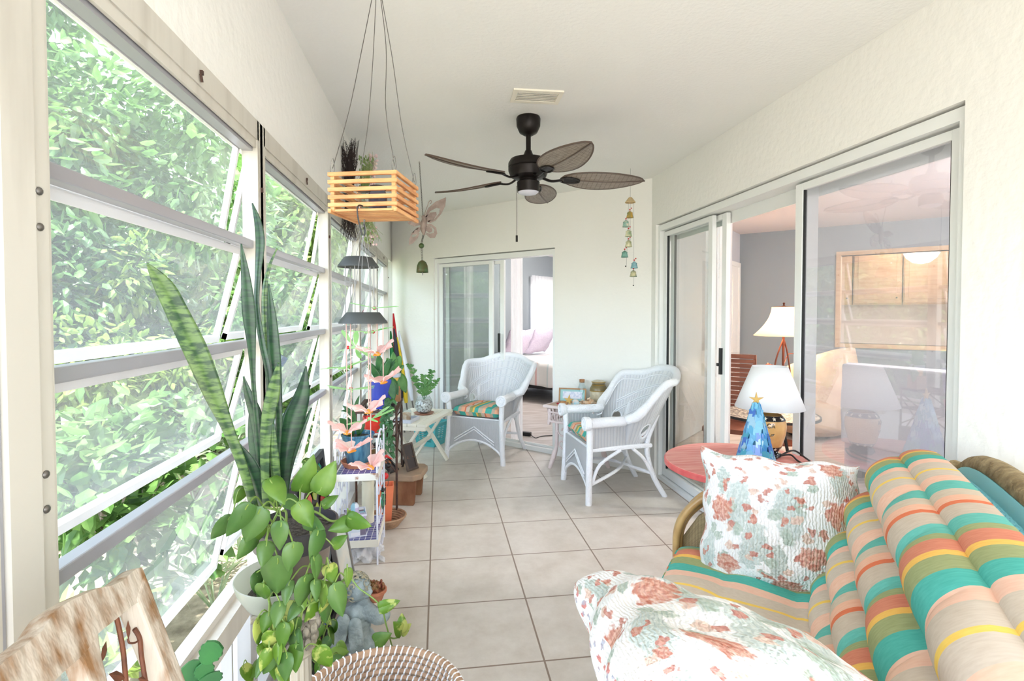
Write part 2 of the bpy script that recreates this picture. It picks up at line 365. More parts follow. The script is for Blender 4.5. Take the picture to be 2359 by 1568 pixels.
# wide post at the near end of the first window
mb = MB(); mb.bb((-.64, .50, 0), (-.55, .735, 1.93)); mb.bb((-.64, .745, 0), (-.545, .80, 1.93)); mb.bb((-.62, .80, .40), (-.555, .838, 1.93)); mb.bb((-.62, .735, 0), (-.565, .745, 1.93))
post = struct(mb, 'trim_3', M['frame'])
mb = MB(); mb.bb((-.60, .736, 0), (-.553, .744, 1.93)); mb.bb((-.60, .801, 0), (-.552, .805, 1.93)); mb.build('seal_or_groove_shade', M['alu'], post, smooth=False)  # darker strips put in to draw the shade of the post's grooves
sc = MB()
for y, z in ((.70, 1.52), (.70, 1.46), (.70, 1.14), (.70, 1.09), (.82, 1.5), (.82, 1.45), (.82, 1.85), (.82, 1.1), (.82, 1.05), (.77, 1.32), (.82, 1.79), (.70, 1.3)):
    sc.ball((-.549 if y < .8 else -.554, y, z), (.004, .006, .006), 8, 5)
sc.build('screw', M['steel'], post)

# awning windows -------------------------------------------------
bounds = [(-1.25, -.28), (-.22, .50), (.838, 1.752), (1.80, 2.79), (2.85, 3.84), (3.90, 4.90), (4.96, 5.95)]
ZB = [1.87, 1.545, 1.235, .925, .52]
tilts = [9, 13, 13, 12]
def window(i, y0, y1):
    f = MB(); x0, x1 = -.607, WX
    f.bb((x0, y0-.035, .43), (x1, y0+.012, 1.93)); f.bb((x0, y1-.012, .43), (x1, y1+.035, 1.93))
    f.bb((x0, y0, 1.87), (x1, y1, 1.93)); f.bb((x0, y0, .43), (x1, y1, .50)); f.bb((x0-.02, y0, .485), (x1-.03, y1, .52))
    f.bb((x1-.012, y0, 1.845), (x1-.004, y1, 1.875))
    w = struct(f, 'window_%d' % i, M['frame'])
    for k in range(1, 4):
        c = MB(); c.bb((-.605, y0+.01, ZB[k]-.014), (-.575, y1-.01, ZB[k]+.012)); c.build('crossbar', M['alu'], w, smooth=False, bevel=.003)
    t_ = MB(); t_.bb((-.605, y0+.01, 1.835), (-.575, y1-.01, 1.87)); t_.build('crossbar', M['alu'], w, smooth=False)
    for k in range(4):
        zt, zb = ZB[k]-.012, ZB[k+1]+.006; h = zt-zb+.01; a = R(tilts[k] + (i*7+k*5) % 5)
        T = Matrix.Translation((-.615, 0, zt)) @ Matrix.Rotation(a, 4, 'Y')
        s_ = MB(); ya, yb = y0+.018, y1-.018
        s_.bb((-.008, ya, -.022), (.008, yb, 0), T); s_.bb((-.009, ya, -h), (.009, yb, -h+.020), T)
        s_.bb((-.008, ya, -h), (.008, ya+.014, 0), T); s_.bb((-.008, yb-.014, -h), (.008, yb, 0), T)
        sh = s_.build('sash', M['sash'], w, smooth=False)
        g = MB(); g.add([(0, ya+.012, -h+.015), (0, yb-.012, -h+.015), (0, yb-.012, -.015), (0, ya+.012, -.015)], [(0, 1, 2, 3)], T)
        g.build('pane', M['haze'], sh, smooth=False)
    hw = MB()
    for zz in (1.9,): hw.box((WX+.004, (y0+y1)/2+.05, zz), (.006, .008, .01)); hw.box((WX+.005, (y0+y1)/2+.045, zz-.015), (.004, .007, .018), rx=.4)
    for zz in (1.72, 1.0): hw.box((WX+.003, y1+.016, zz), (.006, .007, .014))
    hw.build('latch', M['rust'], w, smooth=False)
for i, (a, b_) in enumerate(bounds): window(i+1, a, b_)

# sliding glass doors --------------------------------------------
def frame_rect(mb, a, b, z0, z1, w, d, Mx=None, wt=None, wb=None):   # a..b along local x, depth d in y centred on 0
    wt = wt or w; wb = wb or w
    mb.bb((a, -d/2, z0), (a+w, d/2, z1), Mx); mb.bb((b-w, -d/2, z0), (b, d/2, z1), Mx)
    mb.bb((a+w, -d/2, z1-wt), (b-w, d/2, z1), Mx); mb.bb((a+w, -d/2, z0), (b-w, d/2, z0+wb), Mx)
def pane(mb, a, b, z0, z1, Mx): mb.add([(a, 0, z0), (b, 0, z0), (b, 0, z1), (a, 0, z1)], [(0, 1, 2, 3)], Mx)
def MR(x): return basis((x, 0, 0), (0, 1, 0), (-1, 0, 0), (0, 0, 1))   # local x = world Y
mb = MB(); frame_rect(mb, DY0, DY1, 0, DZ-.01, .035, .12, MR(1.80), .045, .03)
mb.bb((DY0+.03, -.06, .03), (DY1-.03, -.05, .045), MR(1.80)); mb.bb((DY0+.03, -.01, .03), (DY1-.03, 0, .045), MR(1.80)); mb.bb((DY0, -.06, 1.90), (DY1, -.05, 1.98), MR(1.80))
d1 = struct(mb, 'door_1', M['doorframe'])
def panel(a, b, x, gm, parent, top=1.965, st=.05):
    m_ = MB(); frame_rect(m_, a, b, .035, top, st, .028, MR(x), .035, .06); p = m_.build('door_panel', M['doorframe'], parent, smooth=False, bevel=.002)
    g = MB(); pane(g, a+st*.8, b-st*.8, .09, top-.03, MR(x)); g.build('glass_pane', gm, p, smooth=False)
    k = MB(); k.bb((a+st, -.008, .095), (a+st+.006, .009, top-.035), MR(x)); k.bb((b-st-.006, -.008, .095), (b-st, .009, top-.035), MR(x)); k.build('seal_or_groove_shade', M['black'], p, smooth=False)
    return p
panel(1.55, 2.40, 1.785, M['glass2'], d1)
panel(3.20, 3.94, 1.785, M['glass'], d1)
pb = panel(3.10, 3.90, 1.825, M['glass'], d1)
h = MB(); h.bb((3.13, .013, .93), (3.15, .03, 1.10), MR(1.825)); h.bb((3.17, .013, .98), (3.19, .024, 1.0), MR(1.825)); h.build('handle', M['black'], pb, smooth=False)
m_ = MB(); m_.bb((2.34, -.05, .035), (2.42, .01, 1.965), MR(1.80)); m_.build('door_panel', M['doorframe'], d1, smooth=False)
mb = MB(); frame_rect(mb, b0, b1, 0, BZ-.01, .035, .10, MBACK @ Matrix.Translation((0, -.07, 0)), .05, .04)
mb.bb((b0+.03, -.08, .04), (b1-.03, -.07, .06), MBACK)
d2 = struct(mb, 'door_2', M['doorframe'])
def panel2(a, b, y, st=.05, top=1.86):
    T = MBACK @ Matrix.Translation((0, y, 0))
    m_ = MB(); frame_rect(m_, a, b, .04, top, st, .028, T, .035, .08); p = m_.build('door_panel', M['doorframe'], d2, smooth=False, bevel=.002)
    g = MB(); pane(g, a+.04, b-.04, .11, top-.03, T); g.build('glass_pane', M['glass'], p, smooth=False)
    k = MB(); k.bb((a+st, -.008, .125), (a+st+.008, .009, top-.035), T); k.bb((b-st-.008, -.008, .125), (b-st, .009, top-.035), T); k.build('seal_or_groove_shade', M['alu'], p, smooth=False); return p
panel2(1.70, 2.46, -.05); p2 = panel2(1.585, 2.40, -.09)
h = MB(); h.bb((1.60, .013, .93), (1.62, .03, 1.12), MBACK @ Matrix.Translation((0, -.05, 0))); h.build('handle', M['black'], p2, smooth=False)

# ceiling vent
def rect_frame(mb, c, w, h, t, z0, z1, rz=0):
    T = Matrix.Translation(c) @ Matrix.Rotation(rz, 4, 'Z')
    mb.bb((-w/2, -h/2, z0), (w/2, -h/2+t, z1), T); mb.bb((-w/2, h/2-t, z0), (w/2, h/2, z1), T)
    mb.bb((-w/2, -h/2+t, z0), (-w/2+t, h/2-t, z1), T); mb.bb((w/2-t, -h/2+t, z0), (w/2, h/2-t, z1), T)
M['vent'] = mat('ivory painted vent metal', (238, 232, 216), .5)
v = thing('ceiling_vent', 'ivory rectangular louvred air vent in the ceiling near the fan', 'vent', (.492, 2.61, CEIL), R(-1))
m_ = MB(); rect_frame(m_, (0, 0, 0), .25, .155, .022, -.008, 0); m_.build('frame', M['vent'], v, smooth=False)
for k in range(6):
    m_ = MB(); m_.box((0, -.048+k*.019, -.006), (.2, .016, .0015), rx=R(28)); m_.build('slat', M['vent'], v, smooth=False)
# ------------------------------------------------------------------ garden outside the windows
rnd = random.Random(5)
M['litter'] = mat('leaf litter soil', (104, 94, 76), .95, c2=(150, 140, 118), scale=9, detail=9, bump=.6, bscale=30)
M['leafA'] = leafmat('broad sunlit leaves', (62, 98, 44), (104, 138, 74), 8, .45)
M['leafB'] = leafmat('dark hedge leaves', (50, 82, 44), (84, 116, 64), 6, .4)
M['leafC'] = leafmat('yellow green leaves', (86, 116, 50), (130, 150, 78), 6, .45)
M['leafP'] = leafmat('palmetto fronds', (128, 150, 118), (168, 184, 150), 10, .35)
M['bark'] = mat('grey bark', (110, 100, 86), .9, c2=(78, 68, 58), scale=12, bump=.7, bscale=30)
struct(poly([(-26, -9), (-.76, -9), (-.76, 26), (-26, 26)], -.75, -.55), 'ground', M['litter'])
def leaf_quad(mb, p, d, s, w, n):
    d = d.normalized(); x = d.cross(n)
    if x.length < 1e-3: x = d.orthogonal()
    x.normalize(); up = x.cross(d)
    b = len(mb.v)
    for q in (p, p+d*s*.35+x*w-up*w*.25, p+d*s*.78+x*w*.62-up*w*.5, p+d*s-up*w*.6, p+d*s*.78-x*w*.62-up*w*.5, p+d*s*.35-x*w-up*w*.25, p+d*s*.5-up*w*.05):
        mb.v.append(tuple(q))
    for f in ((0, 1, 6), (1, 2, 6), (2, 3, 6), (3, 4, 6), (4, 5, 6), (5, 0, 6)):
        mb.f.append(tuple(b+i for i in f)); mb.mi.append(mb.cur)
def rv(r): return Vector((r.gauss(0, 1), r.gauss(0, 1), r.gauss(0, 1)))
def foliage(c, rad, n, size, r=rnd, droop=.4, clump=24):
    mb = MB(); c = Vector(c); rad = Vector(rad); cl = []
    for _ in range(clump):
        d = rv(r).normalized(); q = r.uniform(.25, .95); cl.append((Vector((d.x*rad.x*q, d.y*rad.y*q, d.z*rad.z*q)), r.uniform(.22, .42)))
    for _ in range(n):
        o, k = r.choice(cl); d = rv(r).normalized(); q = k*(r.random()**.4)
        p = c+o+Vector((d.x*rad.x*q, d.y*rad.y*q, d.z*rad.z*q))
        dd = (d+rv(r)*.5+Vector((0, 0, -droop))); s = size*r.uniform(.6, 1.25)
        leaf_quad(mb, p, dd, s, s*.24, (Vector((0, 0, 1))+rv(r)*.5).normalized())
    return mb
def tree(name, label, x, y, zc, rad, n, size, m, trunk=.09, group=None, cat='tree'):
    t = thing(name, label, cat, (x, y, -.55), 0, group)
    foliage((0, 0, zc+.55), rad, n, size).build('crown' if trunk > .03 else 'foliage', m, t, smooth=False)
    for o in t.children:      # crown leaves are kept off the house in world space
        me = o.data
        for vtx in me.vertices:
            if vtx.co.x + x > -.98: vtx.co.x = -.98 - x - (vtx.co.x+x+.98)*.6
            if vtx.co.z < .02: vtx.co.z = .02
    mb = MB(); r = rnd
    mb.tube(smooth_path([(0, 0, 0), (r.uniform(-.1, .1), r.uniform(-.1, .1), (zc+.55)*.5), (r.uniform(-.2, .2), r.uniform(-.2, .2), zc+.55)], 5), [trunk*(1-.05*i) for i in range(11)], 7)
    for _ in range(3):
        a = r.uniform(0, 6.28); e = Vector((math.cos(a)*rad[0]*.6, math.sin(a)*rad[1]*.6, zc+.55+rad[2]*r.uniform(-.2, .5)))
        mb.tube([(0, 0, (zc+.55)*.6), e*.6+Vector((0, 0, (zc+.55)*.25)), e], [trunk*.5, trunk*.35, trunk*.15], 6)
    mb.build('trunk' if trunk > .03 else 'stem', M['bark'], t)
    return t
tree('broadleaf_shrub', 'bright green shrub with big glossy leaves right outside the first window', -1.66, 3.0, .42, (.55, .70, .75), 1000, .13, M['leafA'], .012, cat='shrub')
tree('broadleaf_shrub', 'low pale leafed shrub on the ground below the first window', -1.42, 2.15, -.12, (.40, .50, .32), 350, .11, M['leafC'], .012, cat='shrub')
tree('leafy_shrub', 'yellow green bush in the sun beyond the big leafed shrub', -2.9, 4.9, .8, (.9, 1.1, 1.2), 3600, .10, M['leafC'], .015, cat='shrub')
tree('leafy_shrub', 'tall dark hedge bush at the left edge of the view', -3.5, 5.4, 1.3, (1.2, 1.5, 1.9), 5000, .13, M['leafB'], .015, cat='shrub')
tree('leafy_shrub', 'rounded bush on the open ground between the palms and the hedge', -3.3, 7.2, .4, (1.4, 1.5, 1.2), 5000, .12, M['leafA'], .015, cat='shrub')
tree('leafy_shrub', 'mid green bush beside the house near the second window', -1.75, 6.0, .7, (.7, 1.3, 1.2), 2600, .12, M['leafA'], .015, cat='shrub')
for (x, y, z, r_, n, s, mm, lab) in [
    (-3.6, 6.4, 3.2, (2.0, 2.0, 2.0), 7000, .15, 'leafA', 'tall shade tree whose crown fills the top of the first window'),
    (-5.6, 3.6, 3.0, (2.2, 2.0, 2.4), 7000, .16, 'leafB', 'dark crowned tree farthest left beyond the hedge'),
    (-2.7, 9.5, 2.6, (1.7, 2.2, 2.6), 6000, .16, 'leafC', 'pale green tree at the far end of the garden beside the house'),
    (-6.5, 8.5, 2.5, (3.0, 3.0, 3.2), 8000, .2, 'leafA', 'large distant tree behind the shade tree'),
    (-9.0, 5.5, 2.4, (2.6, 4.0, 4.0), 10000, .26, 'leafB', 'distant tree closing the view behind the dark crowned tree'),
    (-4.8, 12.8, 2.4, (3.8, 2.4, 4.0), 9000, .26, 'leafA', 'farthest tree at the back of the garden'),
    (-8.5, 11.0, 3.0, (3.6, 3.2, 4.2), 9000, .28, 'leafA', 'tall tree in the far left background of the garden'),
    (-3.4, 16.0, 3.0, (2.6, 3.0, 4.6), 8000, .26, 'leafB', 'dark tree straight along the house wall in the far distance'),
    (-2.1, 11.6, 2.6, (1.15, 1.8, 3.2), 5200, .16, 'leafA', 'slender tree close to the far corner of the house'),
    ]:
    tree('shade_tree', lab, x, y, z, r_, int(n*1.1), s*1.05, M[mm], .03)
def palmetto(x, y, h, label):
    t = thing('palmetto', label, 'palm', (x, y, -.55)); mb = MB(); st = MB(); r = rnd
    for k in range(9):
        a = k*.7+r.uniform(-.2, .2); el = r.uniform(.3, 1.2); tip = Vector((math.cos(a)*math.cos(el), math.sin(a)*math.cos(el), math.sin(el)))*h
        if tip.x + x > -1.0: tip.x = -1.0 - x
        st.tube([(0, 0, 0), tip*.5+Vector((0, 0, .08)), tip], .006, 5)
        d = tip.normalized(); sx = d.cross(Vector((0, 0, 1))).normalized(); up = sx.cross(d)
        for j in range(17):
            q = R(-115+j*14.4); dd = d*math.cos(q)+sx*math.sin(q)+up*.1
            e = tip+dd*.42; 
            if e.x + x > -.95: continue
            w = up.cross(dd).normalized()*.012
            mb.add([tip, tip+dd*.22+w, e-Vector((0, 0, .06)), tip+dd*.22-w], [(0, 1, 2, 3)])
    mb.build('fronds', M['leafP'], t, smooth=False); st.build('stem', M['leafP'], t)
palmetto(-2.0, 4.7, .95, 'pale fan palm growing low behind the big leafed shrub')
palmetto(-1.4, 3.45, .5, 'small fan palm close to the house below the second window')
palmetto(-2.6, 5.9, .7, 'fan palm in the shade farther along the house')
# ------------------------------------------------------------------ rooms behind the doors (they share the 45 degree grid)
def P(s, d): return ((s+d)/2, (s-d)/2)     # from (x+y, x-y) to (x, y)
def diag_wall(name, s0, s1, d0, d1, m, z0=0, z1=2.4):
    a, b, c, e = P(s0, d0), P(s1, d0), P(s1, d1), P(s0, d1)
    return struct(poly([a, e, c, b][::-1], z0, z1), name, m)
# partition between bedroom and living room, grey end wall with the kitchen hatch, outer walls
struct(poly([P(6.3, -2.72), P(6.3, -2.57), P(13.5, -2.57), P(13.5, -2.72)][::-1], 0, 2.4), 'wall_partition', M['greyl'])
OF = Vector((*P(10.75, -2.57), 0)); MF = basis(OF, (s2, -s2, 0), (s2, s2, 0), (0, 0, 1))     # x along the grey wall, y away from us
HX0, HX1, HZ0, HZ1 = 1.18, 2.62, .95, 2.03
mb = MB(); mb.bb((0, 0, 0), (HX0, .12, 2.4), MF); mb.bb((HX0, 0, 0), (HX1, .12, HZ0), MF); mb.bb((HX0, 0, HZ1), (HX1, .12, 2.4), MF); mb.bb((HX1, 0, 0), (6.5, .12, 2.4), MF)
struct(mb, 'wall_far', M['grey'])
M['oak'] = mat('honey oak', (216, 184, 146), .5, c2=(204, 168, 128), scale=5, stretch=(1, 1, 6))
mb = MB(); rect_frame(mb, ((HX0+HX1)/2, 0, 0), .1, .1, .04, 0, .01) if False else None
mb.bb((HX0-.05, -.02, HZ0-.05), (HX1+.05, .14, HZ0), MF); mb.bb((HX0-.05, -.02, HZ1), (HX1+.05, .14, HZ1+.05), MF)
mb.bb((HX0-.05, -.02, HZ0), (HX0, .14, HZ1), MF); mb.bb((HX1, -.02, HZ0), (HX1+.05, .14, HZ1), MF)
struct(mb, 'trim_4', M['oak'])
mb = MB(); mb.bb((-.2, 2.3, 0), (6.5, 2.4, 2.4), MF); struct(mb, 'wall_kitchen', mat('warm kitchen wall', (232, 216, 196), .8))
mb = MB(); mb.bb((6.5, -7.5, 0), (6.62, 2.4, 2.4), MF); struct(mb, 'wall_side', M['greyl'])
mb = MB(); mb.bb((1.86, -1.8, 0), (8.0, -1.7, 2.4)); struct(mb, 'wall_near', M['greyl'])
# bedroom
struct(poly([P(13.5, -7.7), P(13.5, -2.72), P(13.62, -2.72), P(13.62, -7.7)][::-1], 0, 2.4), 'wall_bedroom', M['greyl'])
o1 = Vector((*P(5.78, -7.7), 0)); MW = basis(o1, (s2, s2, 0), (-s2, s2, 0), (0, 0, 1))
mb = MB(); wa, wb = 3.72, 5.05
mb.bb((0, 0, 0), (wa, .12, 2.4), MW); mb.bb((wa, 0, 0), (wb, .12, .35), MW); mb.bb((wa, 0, 1.93), (wb, .12, 2.4), MW); mb.bb((wb, 0, 0), (5.6, .12, 2.4), MW)
struct(mb, 'wall_window_side', M['grey'])
mb = MB(); frame_rect(mb, wa, wb, .35, 1.93, .04, .05, MW @ Matrix.Translation((0, .08, 0))); mb.bb((wa, .06, 1.1), (wb, .1, 1.14), MW)
struct(mb, 'window_8', M['white'])
mb = MB(); mb.bb((-.6-3.4, 6.4, 0), (-.56, 6.5, 0.01)) if False else None
sill = MB(); sill.bb((3.2, -.12, 0), (3.72, 0, CEIL), MBACK); struct(sill, 'wall_corner', M['wall'])
# white door and casing on the partition, seen end on through the open slider
MPt = basis((*P(9.6, -2.57), 0), (s2, s2, 0), (s2, -s2, 0), (0, 0, 1))
mb = MB()
for a in (0, .74): mb.bb((a-.04, 0, 0), (a+.03, .025, 2.0), MPt)
mb.bb((-.04, 0, 1.94), (.77, .025, 2.0), MPt); struct(mb, 'trim_5', M['white'])
mb = MB(); mb.bb((.03, 0, 0), (.71, .012, 1.94), MPt)
for z0_, z1_ in ((.15, .85), (1.0, 1.85)):
    for a in (.1, .4): mb.bb((a, .012, z0_), (a+.24, .02, z1_), MPt)
struct(mb, 'door_3', M['white'])

# bed ---------------------------------------------------------------
M['quilt'] = floral('rosebud quilt', True, 2.)
M['sheet'] = mat('lilac pillow print', (214, 206, 218), .9, c2=(196, 184, 204), scale=60)
M['quilts'] = stripes('striped rosebud quilt', [(5, (238, 236, 232)), (1, (214, 224, 222)), (3, (240, 238, 236)), (1, (232, 196, 192)), (1, (240, 238, 236))], 3.2, 0, 'Object')
MBd = basis((*P(9.1, -7.45), 0), (s2, -s2, 0), (s2, s2, 0), (0, 0, 1))    # x from headboard to foot, y away from the lanai
bd = thing('bed', 'bed with a white rosebud quilt seen through the open back door', 'bed', P(9.1, -7.45) + (0,), R(-45))
def bfn(u, v):     # quilt: over the top and down both long sides
    x = .02+1.93*u; w_ = (v-.5)*2; 
    if abs(w_) < .62: y = .75+.75*w_/.62; z = .60+.02*math.sin(9*u)*math.cos(5*v)
    else:
        q = (abs(w_)-.62)/.38; y = .75+math.copysign(.75+.03*math.sin(u*34)*q+.03*min(1, q*4), w_); z = .60-.36*q+.012*math.sin(u*20)
    return (x, y, z)
mb = MB(); mb.grid(bfn, 70, 40); mb.build('quilt', M['quilts'], bd, solid=.012)
mb = MB(); mb.bb((0, .04, .27), (1.93, 1.46, .585)); mb.build('mattress', M['white'], bd, bevel=.03)
mb = MB(); mb.bb((0, .05, .18), (1.95, 1.45, .26)); mb.build('bed_frame', M['black'], bd)
for a in (.06, 1.88):
    for c_ in (.12, 1.38): mb = MB(); mb.bb((a-.025, c_-.025, -.005), (a+.025, c_+.025, .18)); mb.build('leg', M['black'], bd)
def pillow_mb(w, h, t, n=18, seed=1, sag=0., wr=.008, flange=0.):
    mb = MB(); r = random.Random(seed); ph = [r.uniform(0, 6.28) for _ in range(12)]
    def fn(sgn):
        def g(u, v):
            x, y = math.sin((u-.5)*math.pi), math.sin((v-.5)*math.pi)
            e = max(0, (1-abs(x)**2.6))*max(0, (1-abs(y)**2.6)); z = t/2*(e**.42)
            k = 1-.07*(1-abs(y)**2)*abs(x)**3; l = 1-.07*(1-abs(x)**2)*abs(y)**3
            wz = wr*(math.sin(5*x+ph[0]+2*y)*math.sin(4*y+ph[1])+.6*math.sin(9*x+4*y+ph[2])+.5*math.sin(11*y-5*x+ph[3]))*min(1, e*3)
            wx = wr*.9*math.sin(9*y+ph[4]); wy = wr*1.1*math.sin(8*x+ph[5])
            return (x*w/2*k+wx*abs(x), y*h/2*l+wy*abs(y)-sag*(1-x*x)*(y > 0)*y, sgn*z+wz*(1 if sgn > 0 else .7)+.012*math.sin(3*x+ph[6])*abs(y))
        return g
    mb.grid(fn(1), n, n); mb.cur = 1; mb.grid(lambda u, v: fn(-1)(1-u, v), n, n); mb.cur = 0
    return mb
def place(mb, T):
    mb.v = [tuple(T @ Vector(p)) for p in mb.v]; return mb
for k, (yy, lab) in enumerate([(.42, 'nearer lilac printed pillow leaning at the head of the bed'), (1.08, 'farther lilac printed pillow at the head of the bed')]):
    p_ = pillow_mb(.66, .48, .17, seed=k+2).build('pillow', [M['sheet'], M['sheet']], None)
    T = MBd @ Matrix.Translation((.22, yy, .84)) @ Matrix.Rotation(R(-62), 4, 'Y') @ Matrix.Rotation(R(90), 4, 'Z'); p_.matrix_world = T
    tag(p_, lab, 'pillow', 'pillows on the bed')
th = MB(); M['tealcloth'] = mat('dark teal cloth', (24, 92, 98), .9)
th.grid(lambda u, v: (1.55+.3*u, -.05-.02*math.sin(6*u), .62-.3*v) if v > .12 else (1.55+.3*u, -.04+.3*(1-v/.12)*.4, .63), 10, 16)
o = th.build('blanket', M['tealcloth'], None, solid=.02); o.matrix_world = MBd; tag(o, 'dark teal cloth hanging over the side of the bed', 'blanket')
ad = thing('power_adapter', 'small black power adapter with its cord on the bedroom floor', 'adapter', (.93, 5.55, 0), R(-30))
mb = MB(); mb.bb((-.06, -.025, -.005), (.06, .025, .035)); mb.build('body', M['black'], ad, bevel=.005)
mb = MB(); mb.tube(smooth_path([(.06, 0, .01), (.14, -.08, .0), (.18, .02, .0), (.3, .12, .0), (.45, .35, .0)]), .004, 6); mb.build('cord', M['black'], ad)
# curtains
M['sheer'] = mat('sheer white curtain', (246, 246, 248), .9, trans=.75)
def curtain(name, label, T, w, z0, z1, folds, amp, m):
    mb = MB(); mb.grid(lambda u, v: (w*u, amp*math.sin(u*folds*6.283)*(.6+.4*math.sin(v*2+u*9)), z0+(z1-z0)*v), folds*8, 8)
    o = mb.build(name, m, None); o.matrix_world = T; return o
c_ = curtain('window_curtain', '', MW @ Matrix.Translation((wa-.12, -.07, 0)), wb-wa+.3, .3, 1.98, 14, .018, M['sheer']); tag(c_, 'bright sheer curtain over the bedroom window', 'curtain')
c_ = curtain('valance', '', MW @ Matrix.Translation((wa-.14, -.11, 0)), wb-wa+.34, 1.84, 2.0, 16, .015, M['sheer']); tag(c_, 'gathered white valance at the top of the bedroom window', 'valance')
c_ = curtain('door_curtain', '', MBACK @ Matrix.Translation((1.44, -.2, 0)), .15, .02, 2.2, 3, .015, M['sheer']); tag(c_, 'narrow white curtain beside the open bedroom slider', 'curtain', None)
c_ = curtain('door_curtain', '', MBACK @ Matrix.Translation((2.12, -.22, 0)), .14, .02, 2.2, 4, .02, M['sheer']); tag(c_, 'sheer white curtain gathered behind the left bedroom glass', 'curtain', None)
c_ = curtain('door_curtain', '', basis((2.0, 3.35, 0), (0, 1, 0), (-1, 0, 0), (0, 0, 1)), .36, .02, 2.05, 5, .03, M['sheer']); tag(c_, 'sheer white curtain behind the fixed glass of the living room slider', 'curtain', None)

# living room ----------------------------------------------------------
M['walnut'] = mat('reddish brown slatted wood', (150, 92, 70), .5, c2=(126, 74, 56), scale=6, stretch=(1, 1, 5))
sw = thing('slatted_chair', 'reddish wooden chair with a tall slatted back just inside the living room', 'chair', (2.78, 4.6, 0), R(-40))
mb = MB()
for k in range(15): z = .30+k*.043; mb.box((0, -.02-.006*k*.3, z+.016), (.36, .018, .036))
mb.build('back_slats', M['walnut'], sw, smooth=False)
mb = MB(); mb.bb((-.19, 0, .03), (-.165, .03, .93)); mb.build('post', M['walnut'], sw); mb = MB(); mb.bb((.165, 0, .03), (.19, .03, .93)); mb.build('post', M['walnut'], sw)
mb = MB(); mb.grid(lambda u, v: (-.19+.38*u, -.01+.02*v, .93+.02*math.sin(math.pi*u)), 8, 1); mb.bb((-.19, -.03, .9), (.19, .02, .935)); mb.build('top_rail', M['walnut'], sw)
mb = MB(); mb.bb((-.2, -.42, .26), (.2, -.02, .3)); mb.build('seat', M['walnut'], sw)
for a in (-.17, .17):
    for b_ in (-.38, -.02): mb = MB(); mb.bb((a-.022, b_-.022, -.005), (a+.022, b_+.022, .26)); mb.build('leg', M['walnut'], sw)
M['mosaic'] = mat('pebble mosaic', (226, 216, 196), .35, c2=(120, 106, 92), scale=55, detail=1, contrast=(.45, .55))
mt = thing('mosaic_table', 'round low table with a pebble mosaic top and dark rim inside the living room', 'table', (2.50, 3.66, 0))
mb = MB(); mb.lathe([(0, .556), (.34, .556), (.34, .546), (0, .546)], seg=40); mb.build('table_top', M['mosaic'], mt)
mb = MB(); mb.lathe([(.335, .54), (.352, .54), (.352, .558), (.341, .558)], seg=40); mb.build('rim', M['black'], mt)
for a in range(3): mb = MB(); mb.tube([(.1*math.cos(a*2.09), .1*math.sin(a*2.09), .54), (.22*math.cos(a*2.09), .22*math.sin(a*2.09), 0)], .012); mb.build('leg', M['black'], mt)
# floor lamp with leaf stem
M['shade_warm'] = mat('warm lit lamp shade', (250, 226, 190), .8, trans=.5, emit=(255, 214, 160), es=.45)
M['copper'] = mat('brown copper', (112, 62, 46), .4, .5)
fl = thing('floor_lamp', 'lit floor lamp with a flared cream shade and leafy brown stems in the living room', 'lamp', (3.48, 4.87, -.005))
mb = MB(); prof = []
for k in range(13):
    t_ = k/12; prof.append((.105+.17*(t_**1.9), 1.39-.29*t_))
hexs = 8
mb.grid(lambda u, v: (lambda r_: (r_*math.cos(u*6.283), r_*math.sin(u*6.283), 1.39-.29*v))(.105+.17*(v**1.9)+.006*abs(math.sin(u*6.283*4))), 48, 12, cu=True)
mb.build('lamp_shade', M['shade_warm'], fl, solid=.003)
mb = MB(); mb.lathe([(.0, 1.44), (.012, 1.43), (.006, 1.41), (.02, 1.4), (.1, 1.393), (.1, 1.388), (.0, 1.388)][::-1], seg=14); mb.build('finial', M['copper'], fl)
mb = MB(); mb.tube([(0, 0, .02), (0, 0, 1.39)], .012); mb.tube(smooth_path([(0, 0, .1), (-.06, 0, .5), (-.09, 0, .8), (0, 0, 1.07)]), .008); mb.tube(smooth_path([(.0, 0, .2), (.08, 0, .6), (.05, 0, .9), (0, 0, 1.07)]), .008); mb.build('pole', M['copper'], fl)
mb = MB(); mb.lathe([(0, .0), (.15, 0), (.15, .015), (.03, .035), (0, .04)], seg=30); mb.build('base', M['copper'], fl)
for (a, z, l) in ((R(160), .74, .17), (R(20), .85, .15), (R(190), .45, .14)):
    mb = MB(); e = Vector((math.cos(a)*l, math.sin(a)*l, z+.06)); mb.tube(smooth_path([(0, 0, z-.06), e*.5+Vector((0, 0, z*.5+.02)), e]), .004, 6)
    mb.add([e, e+Vector((.03, 0, .02)), e+Vector((.075, 0, 0)), e+Vector((.03, 0, -.02))], [(0, 1, 2, 3)], None); mb.build('leaf', M['copper'], fl, solid=.003)
def lamp_light(name, loc, e, c, r=.04, parent=None):
    d = bpy.data.lights.new(name, 'POINT'); d.energy = e; d.color = c; d.shadow_soft_size = r
    o = bpy.data.objects.new(name, d); col.objects.link(o); o.location = loc; return o
lamp_light('floor_lamp_bulb', (3.48, 4.87, 1.22), 9, (1, .82, .62))
